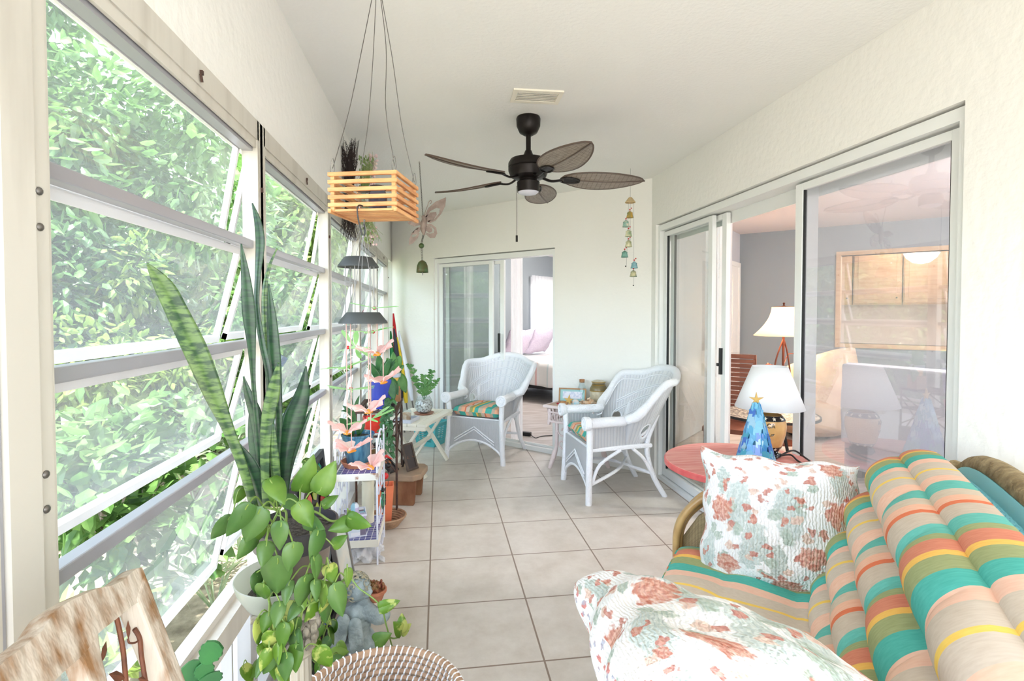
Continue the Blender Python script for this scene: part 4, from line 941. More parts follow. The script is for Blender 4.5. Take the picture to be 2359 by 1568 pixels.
mb = MB(); mb.box((0, 0, .615), (.36, .05, .03)); mb.box((0, 0, .615), (.05, .36, .03)); mb.build('brace', M['coral2'], rt)
M['shade'] = mat('white fabric lampshade', (250, 250, 250), .85, trans=.25); M['ochre'] = mat('ochre crackle glaze', (228, 180, 112), .25, c2=(206, 150, 84), scale=10, coat=.6); M['blackg'] = mat('black glaze', (16, 16, 18), .15, coat=.6); M['cream'] = mat('cream glaze', (244, 232, 204), .4)
LZ = .652; lp = thing('table_lamp', 'table lamp with a white cone shade and an ochre jug base banded with stars', 'lamp', (1.54, 2.25, LZ), R(-40))
prof = [(.0, .0), (.045, .0), (.055, .008), (.052, .02), (.038, .026), (.044, .034), (.058, .06), (.071, .11), (.075, .14), (.073, .165), (.066, .185), (.052, .2), (.034, .208), (.022, .212)]
mb = MB(); mb.lathe(prof[5:12], seg=36); mb.build('jug', M['ochre'], lp)
mb = MB(); mb.lathe(prof[:6], seg=30); 
for k in range(4): mb.ball((.05*math.cos(k*1.57+.7), .05*math.sin(k*1.57+.7), .008), (.012, .012, .009), 8, 6)
mb.build('foot', M['blackg'], lp)
def jr(z):
    for (r0, z0), (r1, z1) in zip(prof, prof[1:]):
        if z0 <= z <= z1 and z1 > z0: return r0+(r1-r0)*(z-z0)/(z1-z0)
    return .05
mb = MB(); mb.lathe([(jr(z)+.0012, z) for z in (.034, .04, .046, .054)], seg=36); mb.build('lower_band', M['blackg'], lp)
mb = MB(); mb.lathe([(jr(z)+.0012, z) for z in (.176, .182, .188, .194, .199)], seg=36); mb.build('upper_band', M['blackg'], lp)
def wrap(mb, out, a0, z0):      # small flat outline wrapped onto the jug
    n = len(out); vs_ = [];
    for x, y in [(0, 0)]+out:
        z = z0+y; r_ = jr(z)+.0025; a = a0+x/r_; vs_.append((r_*math.cos(a), r_*math.sin(a), z))
    mb.add(vs_, [(0, 1+i, 1+(i+1) % n) for i in range(n)])
mb = MB()
for k in range(11): wrap(mb, star_outline(.0095, .004), k*.571, .188); wrap(mb, star_outline(.0085, .0036), k*.571+.2, .0445)
mb.build('star_pattern', M['cream'], lp, smooth=False)
def stroke(mb, pts, a0, z0, r_=.0018):
    o = []
    for x, y in pts:
        z = z0+y; q = jr(z)+.001; a = a0+x/q; o.append((q*math.cos(a), q*math.sin(a), z))
    mb.tube(o, r_, 5)
mb = MB(); A0 = R(-76)
stroke(mb, [(.008*math.cos(t)-.012+.002, .009*math.sin(t)) for t in [math.pi*(.25+k*.15) for k in range(11)]], A0, .158)
stroke(mb, [(.000, -.009), (.007, .009), (.014, -.009)], A0, .158); stroke(mb, [(.003, -.003), (.011, -.003)], A0, .158)
mb.build('lettering', M['blackg'], lp)
mb = MB(); stroke(mb, [(-.03, 0), (-.01, -.004), (.006, -.001), (.012, .006), (-.002, .003)], A0, .115, .0015); mb.build('drawn_motif', M['blackg'], lp)
mb = MB(); mb.tube([(0, 0, .205), (0, 0, .225)], .012, 12); mb.build('brass_neck', M['gold'], lp)
mb = MB(); mb.tube([(0, 0, .222), (0, 0, .26)], .014, 12); mb.build('socket', M['black'], lp)
mb = MB(); mb.lathe([(.15, .232), (.0755, .425)], seg=48); sh = mb.build('lamp_shade', M['shade'], lp, solid=.003)
mb = MB(); mb.tube(smooth_path([(.05, 0, .01), (.09, .02, .015), (.12, -.03, .006), (.16, -.10, .004), (.185, -.15, .0)], 6), .004, 6)
mb.tube(smooth_path([(.05, .01, .01), (.10, .05, .03), (.15, .02, .01), (.19, -.06, .004)], 6), .004, 6); mb.build('cord', M['black'], lp)
M['blues'] = [mat('blue glass %s' % n, c, .2, coat=.5, trans=.25) for n, c in (('sky', (110, 186, 226)), ('ice', (176, 216, 236)), ('cobalt', (84, 130, 214)), ('azure', (60, 150, 214)), ('teal', (88, 178, 206)))]
bt = thing('glass_tree', 'small blue mosaic glass tree topped with a starfish, in front of the lamp', 'ornament', (1.365, 2.085, LZ))
mb = MB(); rr_ = random.Random(4); mb.cur = 0
rows = 11
for j in range(rows):
    z0 = .272*j/rows; r0 = .075*(1-j/rows)+.012; n = max(5, int(2*math.pi*r0/.03))
    for k in range(n):
        a = (k+rr_.random()*.4+j*.5)*6.283/n; mb.cur = rr_.randrange(5); w_ = .75*math.pi*r0/n*1.6; h_ = .036
        c_ = Vector((math.cos(a)*r0, math.sin(a)*r0, z0+.008)); tx = Vector((-math.sin(a), math.cos(a), 0)); up = Vector((-math.cos(a)*.26, -math.sin(a)*.26, 1)).normalized(); nn = tx.cross(up)
        out = [(-w_*rr_.uniform(.8, 1), 0), (-w_*.4, -.006), (w_*rr_.uniform(.5, 1), 0), (w_*rr_.uniform(.8, 1), h_*.7), (w_*.3, h_), (-w_*.8, h_*rr_.uniform(.7, 1))]
        mb.prism(out, .003, basis(c_, tx, up, nn))
mb.cur = 0; mb.lathe([(.07, 0), (.012, .27), (0, .275)], seg=14)
mb.build('glass_mosaic', M['blues'], bt, smooth=False)
mb = MB(); mb.prism(star_outline(.034, .010), .008, basis((0, 0, .300), (.92, -.3, 0), (0, 0, 1), (-.3, -.92, 0))); mb.build('starfish', M['starfish'], bt, bevel=.002)
# ------------------------------------------------------------------ ceiling fan
M['rattanblade'] = weave('dark woven rattan blade', (172, 160, 146), (70, 58, 50), 9, 34, .6, .55); M['bladerim'] = mat('dark blade rim', (84, 68, 58), .45)
M['bronze'] = mat('oil rubbed bronze', (30, 24, 22), .4, .5); M['frost'] = mat('frosted light lens', (214, 214, 224), .5)
fan = thing('ceiling_fan', 'dark bronze ceiling fan with five woven leaf shaped blades', 'ceiling fan', (.50, 2.90, 2.42))
mb = MB(); mb.lathe([(0, -.10), (.025, -.10), (.05, -.085), (.066, -.05), (.068, -.01), (.064, 0), (0, 0)], seg=32); mb.build('canopy', M['bronze'], fan)
mb = MB(); mb.lathe([(.016, -.22), (.014, -.215), (.014, -.09)], seg=16); mb.lathe([(.045, -.235), (.03, -.215), (.018, -.185)], seg=20); mb.build('downrod', M['bronze'], fan)
mb = MB(); mb.lathe([(0, -.345), (.07, -.345), (.10, -.33), (.112, -.30), (.113, -.285), (.109, -.281), (.113, -.277), (.112, -.255), (.10, -.235), (.06, -.225), (0, -.225)], seg=44); mb.build('motor_housing', M['bronze'], fan)
mb = MB(); mb.lathe([(0, -.415), (.062, -.415), (.064, -.36), (.05, -.352), (.048, -.335), (0, -.335)], seg=36); mb.build('light_kit', M['bronze'], fan)
mb = MB(); mb.lathe([(0, -.428), (.045, -.426), (.058, -.415), (0, -.41)], seg=36); mb.build('lens', M['frost'], fan)
mb = MB(); mb.tube([(-.067, -.01, -.385), (-.067, -.01, -.66)], .0012, 4); mb.tube([(-.067, -.01, -.66), (-.067, -.01, -.695)], .006, 8); mb.build('pull_chain', M['bronze'], fan)
bz = -.335
def blade_w(q): return .095*math.sin(math.pi*min(1, max(0, q))**.85)**.62
for k in range(5):
    a = R(-3+72*k); Tb = Matrix.Rotation(a, 4, 'Z') @ Matrix.Translation((0, 0, bz)) @ Matrix.Rotation(R(-14), 4, 'X')
    mb = MB(); mb.grid(lambda u, v: (.185+.48*u, (v-.5)*2*blade_w(u), -.012*math.sin(3.14*u)+.0), 40, 12, M=Tb); bl_ = mb.build('blade', M['rattanblade'], fan, solid=.005)
    rim = [(.185+.48*u, blade_w(u)) for u in [i/30 for i in range(31)]]; rim = rim+[(x, -y) for x, y in rim[::-1][1:-1]]
    mb = MB(); mb.tube([(x, y, -.012*math.sin(3.14*(x-.185)/.495)) for x, y in rim], .0045, 6, closed=True, M=Tb); mb.tube([(.2+.47*i/10, 0, -.004-.012*math.sin(3.14*i/10)) for i in range(11)], .004, 5, M=Tb); mb.build('blade_rim', M['bladerim'], bl_)
    mb = MB(); mb.tube(smooth_path([(.08, 0, .0), (.13, 0, -.018), (.19, 0, -.010)], 5), .012, 8, M=Tb, flat=.5)
    mb.tube(smooth_path([(.18, -.012, -.010), (.215, -.03, -.011), (.27, -.022, -.014), (.29, 0, -.016), (.27, .022, -.014), (.215, .03, -.011), (.18, .012, -.010)], 5), .005, 6, M=Tb)
    mb.add([(.2, -.02, -.012), (.28, -.015, -.014), (.28, .015, -.014), (.2, .02, -.012)], [(0, 1, 2, 3)], Tb); mb.build('blade_bracket', M['bronze'], fan)

# ------------------------------------------------------------------ hanging slatted basket
M['cedar'] = mat('orange cedar', (196, 132, 82), .6, c2=(222, 168, 112), scale=14, stretch=(1, 1, 7), bump=.1)
HB = Vector((-.203, 1.757, 1.64)); hz = R(-15); S_ = .111
hb = thing('hanging_basket', 'square slatted cedar orchid basket hanging on wires from the ceiling', 'hanging basket', tuple(HB), hz)
for lv in range(5):
    for sd in range(4):
        mb = MB(); T = Matrix.Rotation(sd*math.pi/2, 4, 'Z'); z = .022+lv*.0235; mb.box((0, -S_+.006, z), (2*S_ if sd % 2 == 0 else 2*S_-.024, .011, .0125), M=T); mb.build('slat', M['cedar'], hb, smooth=False, bevel=.002)
for sx in (-1, 1):
    for sy in (-1, 1): mb = MB(); mb.box((sx*(S_-.013), sy*(S_-.013), .063), (.013, .013, .118)); mb.build('corner_post', M['cedar'], hb, smooth=False, bevel=.002)
for k in range(8): mb = MB(); mb.box((0, -S_+.018+k*.0245, .006), (2*S_-.012, .017, .008)); mb.build('floor_slat', M['cedar'], hb, smooth=False, bevel=.002)
mb = MB()
for sx in (-1, 1): mb.box((sx*(S_-.006), 0, .004), (.011, 2*S_, .013))
mb.build('runner', M['cedar'], hb, smooth=False, bevel=.002)
Hk = (.01, .0, .785); 
for j, (sx, sy) in enumerate(((-1, -1), (1, -1), (-1, 1), (1, 1))):
    p = Vector((sx*(S_-.012), sy*(S_-.012), .126)); h = Vector(Hk); r = random.Random(j); mid = p.lerp(h, .3)+Vector((r.uniform(-.014, .014), 0, 0)); m2 = p.lerp(h, .62)+Vector((r.uniform(-.012, .012), 0, 0))
    mb = MB(); mb.tube(smooth_path([p+Vector((0, 0, .01)), p.lerp(h, .06), mid, m2, h], 6), .0013, 5)
    mb.tube(smooth_path([p+Vector((0, 0, -.01)), p+Vector((.006, 0, .006)), p+Vector((.004, 0, .03)), p+Vector((0, 0, .04)), p+Vector((-.007, 0, .012)), p+Vector((-.004, 0, -.006))], 4), .0011, 5); mb.build('wire', M['steel'], hb)
mb = MB(); mb.tube([(0, 0, .78), (0, 0, .785)], .01, 8); mb.tube(smooth_path([(.01, 0, .78), (.016, 0, .76), (.0, 0, .752), (-.008, 0, .765)], 4), .002, 6); mb.build('ceiling_hook', M['steel'], hb)
M['slate'] = mat('dark glass jar', (70, 74, 96), .15, coat=.5)
MHB = Matrix.Translation(HB) @ Matrix.Rotation(hz, 4, 'Z')
for k, (x, y, r_, lab, mm) in enumerate(((.0, .02, .03, 'dark glass jar in the middle of the hanging basket', 'slate'), (-.055, .035, .024, 'small clear jar beside the dark jar in the hanging basket', 'clear'))):
    j = thing('jar', lab, 'jar', tuple(MHB @ Vector((x, y, .0105)))); mb = MB(); mb.lathe([(0, 0), (r_, 0), (r_, .07), (r_*.8, .08), (r_*.8, .085)], seg=18); mb.build('glass', M[mm], j)
    mb = MB(); mb.lathe([(0, .083), (r_*.9, .083), (r_*.9, .095), (0, .095)], seg=18); mb.build('lid', M['black'], j)
mb = MB(); h0 = MHB @ Vector((.0, -S_-.002, .02))
hp = [Vector((-.229, 1.650, 1.655)), Vector((-.2385, 1.638, 1.655)), Vector((-.243, 1.634, 1.64)), Vector((-.240, 1.636, 1.61)), Vector((-.231, 1.64, 1.57)), Vector((-.227, 1.64, 1.562)), Vector((-.222, 1.64, 1.572)), Vector((-.224, 1.64, 1.60))]
mb.tube(smooth_path(hp, 6), .0022, 6); o = mb.build('s_hook', M['black']); tag(o, 'black wire hook over the bottom slat of the hanging basket', 'hook')

# ------------------------------------------------------------------ two solar mobiles
M['dish'] = mat('dark grey plastic dish', (60, 64, 64), .55); M['pinkpl'] = mat('pink acrylic wing', (255, 240, 236), .3, c2=(250, 206, 202), scale=14, trans=.55); M['orangepl'] = mat('orange acrylic', (246, 176, 70), .4, trans=.3)
M['greenpl'] = mat('pale green clear wing', (214, 244, 200), .2, c2=(170, 226, 150), scale=12, trans=.6); M['redb'] = mat('red bead', (206, 44, 48), .3); M['pinkcord'] = mat('pinkish nylon cord', (222, 186, 178), .5, trans=.3); M['cord'] = mat('thin grey cord', (140, 140, 140), .6)
for k_ in ('pinkpl', 'greenpl'): M[k_].node_tree.nodes['Principled BSDF'].inputs['Alpha'].default_value = .8
def butterfly(par, loc, rz, tilt, s=1.):
    T = Matrix.Translation(loc) @ Matrix.Rotation(rz, 4, 'Z') @ Matrix.Rotation(tilt, 4, 'Y')
    w = MB()
    for sg in (-1, 1):
        U = T @ Matrix.Rotation(-sg*R(28), 4, 'Y')
        for oc, (n0, n1, ln, wd) in enumerate(((R(2), R(72), .074, 1), (R(-72), R(-4), .056, 1))):
            pts = [(0, 0, 0)]
            for k in range(9):
                a = n0+(n1-n0)*k/8; r_ = s*ln*(.95+.05*math.sin(k*2.1))*(1-.10*abs(k-4)/4); pts.append((sg*r_*math.cos(a), r_*math.sin(a)*.9, .006*math.sin(k)))
            pts.append((sg*.004, (.012 if oc == 0 else -.02)*s, 0))
            w.add(pts, [(0, i, i+1) for i in range(1, len(pts)-1)], U)
    b_ = w.build('butterfly', M['pinkpl'], par, solid=.0025, smooth=False)
    mb = MB(); mb.ball((0, 0, 0), (.006*s, .024*s, .007*s), 10, 7, M=T); mb.ball((0, .004, -.003), (.013*s, .014*s, .004*s), 10, 6, M=T); mb.build('butterfly_body', M['orangepl'], b_)
def dragonfly(par, loc, rz, tilt):
    T = Matrix.Translation(loc) @ Matrix.Rotation(rz, 4, 'Z') @ Matrix.Rotation(tilt, 4, 'Y'); w = MB()
    for sg in (-1, 1):
        for a in (R(12), R(-24)):
            U = T @ Matrix.Rotation(sg*a, 4, 'Z') @ Matrix.Rotation(-sg*R(8), 4, 'Y')
            pts = [(sg*.004, 0, 0), (sg*.03, .007, 0), (sg*.06, .010, 0), (sg*.078, .006, 0), (sg*.082, -.002, 0), (sg*.06, -.008, 0), (sg*.03, -.006, 0)]
            w.add(pts, [tuple(range(7))], U)
    b_ = w.build('dragonfly', M['greenpl'], par, solid=.002, smooth=False)
    mb = MB(); mb.tube([(0, .02, 0), (0, -.05, 0)], [.005, .0025], 8, M=T); mb.build('dragonfly_body', M['greenpl'], b_)
    mb = MB(); mb.ball((0, .027, 0), .0065, 10, 7, M=T); mb.build('head', M['redb'], b_)
def chime(name, label, apex, dc, rd, items, kind, cordm):
    t = thing(name, label, 'mobile', tuple(dc)); A = Vector(apex)-Vector(dc)
    mb = MB(); mb.lathe([(0, .026), (rd*.66, .026), (rd*.70, .024), (rd, -.004), (rd, -.008), (rd*.9, -.006), (0, .0)], seg=40); mb.build('dish', M['dish'], t)
    mb = MB(); mb.ball(A, .004, 8, 6)
    for k in range(3): a = k*2.094+.5; mb.tube([A, (rd*.62*math.cos(a), rd*.62*math.sin(a), .026)], .0008, 4)
    mb.build('hanger', M['cord'], t)
    for k, (p, rz, tl) in enumerate(items):
        q = Vector(p)-Vector(dc); mb = MB(); mb.tube([(q.x, q.y, -.004), tuple(q)], .0016, 5); mb.build('string', cordm, t)
        (butterfly if kind == 'b' else dragonfly)(t, tuple(q), rz, tl)
D1 = (-.227, 1.627, 1.305)
chime('butterfly_mobile', 'lower dark dish mobile with six pink butterflies on cords', (-.2275, 1.64, 1.561), D1, .072, [((-.182, 1.59, 1.207), R(20), R(-8)), ((-.17, 1.64, 1.116), R(-10), R(-14)), ((-.205, 1.57, 1.039), R(15), R(-10)), ((-.272, 1.60, .972), R(5), R(0)), ((-.268, 1.65, .905), R(-20), R(-6)), ((-.214, 1.68, .842), R(30), R(-14))], 'b', M['pinkcord'])
D2 = (-.268, 1.815, 1.49)
chime('dragonfly_mobile', 'upper dark dish mobile with green red-headed dragonflies, hung behind the basket hook', (-.245, 1.80, 1.637), D2, .067, [((-.215, 1.80, 1.345), R(5), R(4)), ((-.235, 1.85, 1.262), R(-15), R(-5)), ((-.272, 1.765, 1.215), R(70), R(40)), ((-.309, 1.806, 1.146), R(-20), R(-12)), ((-.300, 1.85, 1.064), R(12), R(3)), ((-.226, 1.79, .972), R(30), R(-16))], 'd', M['cord'])

# ------------------------------------------------------------------ tin butterfly with bell, by the far windows
M['tin'] = mat('brown embossed tin', (170, 152, 142), .5, .3, c2=(146, 128, 120), scale=25, bump=.4, bscale=60); M['patina'] = mat('green patina metal', (72, 104, 64), .45, .4, c2=(96, 74, 44), scale=18)
BY = 3.92
def zp(x, y): return at(700+x/3.92, 300+y/3.92, Y=BY)
bc = thing('butterfly_bell_chime', 'brown tin butterfly on a chain with a green patina bell below', 'wind chime', tuple(at(966, 372, Z=2.42)))
def B(v): return Vector(v)-Vector(bc.location)
def flat(pts, th=.005):
    mb = MB(); n = len(pts); q = [B(zp(*p)) for p in pts]
    return mb.add([v+Vector((0, -th/2, 0)) for v in q]+[v+Vector((0, th/2, 0)) for v in q], [tuple(range(n)), tuple(range(2*n-1, n-1, -1))]+[(i, n+i, n+(i+1) % n, (i+1) % n) for i in range(n)])
for pts in ([(1085, 795), (1120, 705), (1190, 645), (1285, 605), (1278, 680), (1240, 755), (1190, 815), (1135, 838), (1120, 820), (1180, 800), (1222, 750), (1228, 705), (1195, 700), (1140, 730), (1105, 790)],
            [(1095, 810), (1100, 775), (1140, 745), (1195, 735), (1200, 765), (1170, 810), (1125, 835)],
            [(1095, 845), (1150, 845), (1195, 880), (1205, 930), (1185, 970), (1140, 972), (1100, 935), (1110, 925), (1140, 935), (1175, 925), (1178, 895), (1150, 865), (1100, 860)],
            [(1090, 870), (1130, 862), (1160, 885), (1160, 915), (1130, 925), (1100, 905)],
            [(1060, 870), (1020, 880), (975, 925), (950, 985), (950, 1035), (985, 1020), (1030, 970), (1045, 930), (1030, 925), (1010, 955), (980, 970), (975, 950), (1000, 905), (1050, 885)],
            [(1055, 880), (1025, 885), (985, 915), (980, 940), (1010, 940), (1045, 915)],
            [(1060, 850), (1000, 870), (955, 850), (935, 835), (990, 800), (1050, 815)]):
    flat(pts).build('wing', M['tin'], bc, smooth=False)
mb = MB(); mb.tube([B(zp(*p)) for p in ((1075, 770), (1090, 800), (1080, 850), (1078, 900), (1085, 945))], [.012, .02, .024, .02, .008], 12); mb.build('body', M['tin'], bc)
mb = MB(); mb.tube(smooth_path([B(zp(*p)) for p in ((1082, 775), (1110, 700), (1130, 645), (1148, 632), (1150, 655), (1140, 660))], 4), .003, 5); mb.build('antenna', M['tin'], bc)
mb = MB(); c0 = Vector((0, 0, 0)); c1 = B(zp(1075, 775)); n = 46
for k in range(n): p = c0.lerp(c1, k/n); mb.tube([(p.x+(.004*math.cos(a*1.05) if k % 2 else 0), p.y+(0 if k % 2 else .004*math.cos(a*1.05)), p.z+.011*math.sin(a*1.05)) for a in range(6)], .0010, 4, closed=True)
for (a_, b_) in ((B(zp(1080, 945)), B(zp(1062, 1020))), (B(zp(1062, 1065)), B(zp(1070, 1185)))):
    for k in range(8): p = a_.lerp(b_, k/8); mb.tube([(p.x+.005*math.cos(a*1.05), p.y, p.z+.009*math.sin(a*1.05)) for a in range(6)], .0016, 4, closed=True)
mb.build('chain', M['steel'], bc)
mb = MB(); mb.ball(B(zp(1062, 1042)), .02, 14, 10); mb.build('bead', M['patina'], bc)
p = B(zp(1070, 1285)); mb = MB(); mb.lathe([(.043, 0), (.041, .02), (.038, .05), (.028, .075), (.012, .088), (0, .09)], c=tuple(p), seg=28); mb.build('bell', M['patina'], bc, solid=.003)
mb = MB(); mb.tube([p+Vector((0, 0, .04)), p+Vector((0, 0, -.02))], .004, 6); mb.build('clapper', M['steel'], bc)

# ------------------------------------------------------------------ pagoda bell chime near the right wall
hc = at(1452, 398, Z=2.42); YB = 3.81
bch = thing('bell_chime', 'string of small painted house shaped bells under a straw cap near the slider', 'wind chime', (hc.x, YB, 2.42))
def C_(x, y): v = at(x, y, Y=YB); return v-Vector(bch.location)
mb = MB(); mb.tube([C_(1452, 455)+Vector((0, 0, .0)), (C_(1452, 455).x, 0, 0)], .001, 4); mb.tube([C_(1448, 466), C_(1443, 615)], .0009, 4); mb.tube([C_(1460, 466), C_(1460, 655)], .0009, 4); mb.tube([C_(1452, 466), C_(1452, 560)], .0009, 4); mb.build('string', M['cord'], bch)
mb = MB(); p = C_(1452, 462); mb.lathe([(.038, -.016), (.04, -.012), (.012, .024), (0, .026)], c=tuple(p), seg=20); mb.build('straw_cap', mat('straw', (206, 182, 138), .8, bump=.8, bscale=90), bch)
bcols = [mat('bell glaze %d' % i, a, .4, c2=b_, scale=30) for i, (a, b_) in enumerate((((206, 160, 70), (120, 134, 80)), ((230, 226, 204), (110, 170, 156)), ((220, 216, 180), (140, 170, 130)), ((226, 220, 186), (150, 160, 110)), ((130, 176, 164), (90, 140, 120)), ((150, 190, 196), (110, 160, 170)), ((216, 206, 160), (96, 130, 120))))]
for k, (x, y) in enumerate(((1451, 493), (1442, 514), (1448, 536), (1448, 560), (1439, 584), (1461, 609), (1459, 629))):
    p = C_(x, y); mb = MB(); mb.lathe([(.027, -.028), (.024, -.02), (.018, .006), (.018, .008)], c=tuple(p), seg=14); mb.lathe([(.0, .024), (.02, .010), (.021, .006), (.018, .006)][::-1], c=tuple(p), seg=14); b_ = mb.build('bell', bcols[k], bch, solid=.002)
    mb = MB(); mb.ball(p+Vector((0, 0, .033)), .006, 8, 6); mb.ball(p+Vector((.012, 0, .045)), .005, 8, 6); mb.build('bead', M['redb'], b_)
mb = MB(); mb.ball(C_(1459, 657), .005, 8, 6); mb.ball(C_(1441, 613), .005, 8, 6); mb.build('end_bead', M['black'], bch)

# ------------------------------------------------------------------ dried swag on the beam
M['twig'] = mat('dark dried twigs', (52, 42, 40), .9); M['dgreen'] = mat('dried greens', (120, 150, 84), .8, c2=(160, 170, 120), scale=20); M['dpink'] = mat('dried pink blossom', (216, 176, 184), .8, c2=(236, 216, 210), scale=20)
sg_ = thing('dried_swag', 'dried twig and flower swag hanging on the beam behind the cedar basket', 'dried flowers', (-.545, 3.24, 2.02)); r = random.Random(9)
def spray(mb, n, xr, up, w0, w1, L, y0, rad=.0022, curl=.02):
    for _ in range(n):
        s_ = 1 if up else -1; a = r.uniform(w0, w1); l = L*r.uniform(.7, 1.08); ph = r.uniform(-1.2, 1.2); b = Vector((.012+y0*1.0+.04+r.uniform(0, .03), y0+r.uniform(-.02, .02), .0)); pts = [b]
        for k in range(1, 6): q = k/5; pts.append(b+Vector((math.sin(a)*l*q*.75+r.uniform(-.7, 1)*curl*q, math.sin(ph)*abs(math.sin(a))*l*q*.6+r.uniform(-1, 1)*curl*q, s_*l*q)))
        mb.tube(pts, [rad*(1-.12*k) for k in range(6)], 4)
mb = MB(); spray(mb, 130, 1, True, R(-14), R(10), .31, -.04); spray(mb, 90, 1, False, R(-16), R(12), .25, -.04); mb.build('twigs', M['twig'], sg_)
mb = MB(); spray(mb, 50, 1, True, R(2), R(26), .26, .02, .0018); spray(mb, 40, 1, False, R(6), R(34), .24, .02, .0018)
for _ in range(260): 
    u = r.random(); s_ = 1 if r.random() < .6 else -1; mb.ball((.07+.05*r.random()+.05*u*r.random(), .02+.10*u*r.random(), s_*(.05+.21*u)), (.005, .007, .009), 5, 4)
mb.build('greenery', M['dgreen'], sg_)
mb = MB()
for _ in range(120):
    u = r.random(); s_ = 1 if r.random() < .6 else -1; mb.ball((.10+.05*r.random()+.03*u, .03+.09*u*r.random(), s_*(.03+.24*u)), .008, 6, 5)
mb.build('blossoms', M['dpink'], sg_)
mb = MB(); mb.tube([(.005+.035*math.cos(a*.5), .05*math.sin(a*.5), 0) for a in range(13)], .012, 6); mb.build('binding', M['twig'], sg_)
# ------------------------------------------------------------------ pedestal with snake plant and pothos
M['stone'] = mat('aged stone resin', (176, 166, 146), .8, c2=(80, 74, 66), scale=22, bump=.8, bscale=60, contrast=(.4, .62)); M['flute'] = mat('fluted stone', (196, 186, 166), .75, c2=(120, 112, 98), scale=10, stretch=(1, 1, .2))
PX, PY = -.312, 1.165
ped = thing('pedestal', 'fluted stone column plant stand holding the snake plant', 'plant stand', (PX, PY, 0))
mb = MB(); mb.grid(lambda u, v: ((.036-.004*v+.0022*math.cos(u*6.283*16))*math.cos(u*6.283), (.036-.004*v+.0022*math.cos(u*6.283*16))*math.sin(u*6.283), .06+.54*v), 128, 6, cu=True); mb.build('shaft', M['flute'], ped)
mb = MB(); mb.lathe([(0, 0), (.085, 0), (.085, .025), (.07, .03), (.07, .045), (.05, .05), (.042, .062)], seg=36); mb.build('base', M['stone'], ped)
mb = MB(); mb.lathe([(.034, .59), (.042, .60), (.036, .606), (.038, .64), (.046, .68), (.055, .70)], seg=36)
for lv in (.625, .655, .682):
    for k in range(14): a = k*.4488+lv*9; mb.ball(((.038+(lv-.6)*.16)*math.cos(a), (.038+(lv-.6)*.16)*math.sin(a), lv), (.008, .008, .015), 6, 5)
mb.build('capital', M['stone'], ped)
mb = MB(); mb.box((0, 0, .708), (.135, .135, .016)); mb.build('top_plate', M['stone'], ped, bevel=.003)
M['plasticbowl'] = mat('cloudy plastic', (214, 216, 206), .25, trans=.6); bw = thing('plant_saucer', 'cloudy clear plastic bowl on the stone column with soil in it', 'saucer', (PX-.02, PY, .717))
mb = MB(); mb.lathe([(0, 0), (.075, 0), (.092, .03), (.098, .052), (.096, .053), (.088, .03), (.072, .004), (0, .004)], seg=48); mb.build('bowl', M['plasticbowl'], bw)
mb = MB(); mb.lathe([(0, .012), (.074, .012), (.06, .028), (0, .024)], seg=24); mb.build('soil', M['soil'], bw)
M['taupe'] = mat('taupe plastic pot', (128, 116, 106), .45, c2=(108, 96, 88), scale=4); M['darkrim'] = mat('dark grey pot rim', (66, 62, 66), .4)
QX, QY, QZ = PX+.005, PY, .7445
sp = thing('snake_plant', 'tall snake plant with trailing pothos in a taupe pot on the stone column', 'potted plant', (QX, QY, QZ)); O3 = Vector((QX, QY, QZ))
mb = MB(); mb.lathe([(0, 0), (.058, 0), (.062, .01), (.074, .10), (.071, .10)], seg=40); mb.build('pot', M['taupe'], sp)
mb = MB(); mb.lathe([(.074, .09), (.084, .092), (.088, .135), (.083, .136), (.078, .10)], seg=40); mb.build('pot_rim', M['darkrim'], sp)
mb = MB(); mb.lathe([(.079, .118), (.04, .124), (0, .126)], seg=24); mb.build('soil', M['soil'], sp)
M['snake'] = mat('banded snake plant leaf', (96, 124, 66), .35, c2=(38, 68, 40), scale=5, detail=5, stretch=(6, 6, 22), contrast=(.42, .58)); M['snaked'] = mat('dark snake plant leaf', (44, 78, 48), .35, c2=(30, 54, 40), scale=5, detail=4, stretch=(6, 6, 26), contrast=(.4, .6))
def blade(pts, ws, y0, y1, m, fold=.35, flip=1):
    n = len(pts); P_ = []
    for k, (x, y) in enumerate(pts): P_.append(at(320+x/2.064, 440+y/2.064, Y=y0+(y1-y0)*k/(n-1))-O3)
    W_ = [w/2.064/1200*1.18 for w in ws]
    sm = smooth_path(P_, 6); wsm = [v.x for v in smooth_path([Vector((w, 0, 0)) for w in W_], 6)]
    def fn(u, v):
        i = min(int(v*(len(sm)-1)+.5), len(sm)-1); p = sm[i]; t = (sm[min(i+1, len(sm)-1)]-sm[max(i-1, 0)]).normalized(); side = t.cross(Vector((.1*flip, 1, 0))).normalized(); nn = side.cross(t)
        q = (u-.5)*2; w = max(wsm[i], .0006); return p+side*q*w+nn*(abs(q)**1.5)*w*fold
    mb = MB(); mb.grid(fn, 8, len(sm)-1); return mb.build('leaf', m, sp, solid=.003)
blade([(38, 340), (110, 450), (185, 600), (270, 780), (350, 970), (420, 1130), (490, 1310), (545, 1500)], [2, 36, 44, 48, 40, 25, 20, 18], 1.03, 1.13, M['snake'])
blade([(540, 58), (565, 150), (575, 250), (565, 400), (560, 550), (585, 720), (620, 900), (612, 1100), (602, 1300), (598, 1500)], [2, 15, 19, 12, 11, 13, 14, 16, 17, 16], 1.17, 1.16, M['snaked'])
blade([(487, 250), (505, 400), (520, 580), (535, 750), (545, 920), (560, 1100), (580, 1300), (590, 1500)], [2, 18, 28, 16, 9, 12, 18, 16], 1.12, 1.16, M['snaked'])
blade([(618, 440), (630, 600), (640, 780), (650, 950), (665, 1100), (650, 1300), (640, 1500)], [2, 20, 28, 25, 14, 16, 16], 1.17, 1.18, M['snaked'])
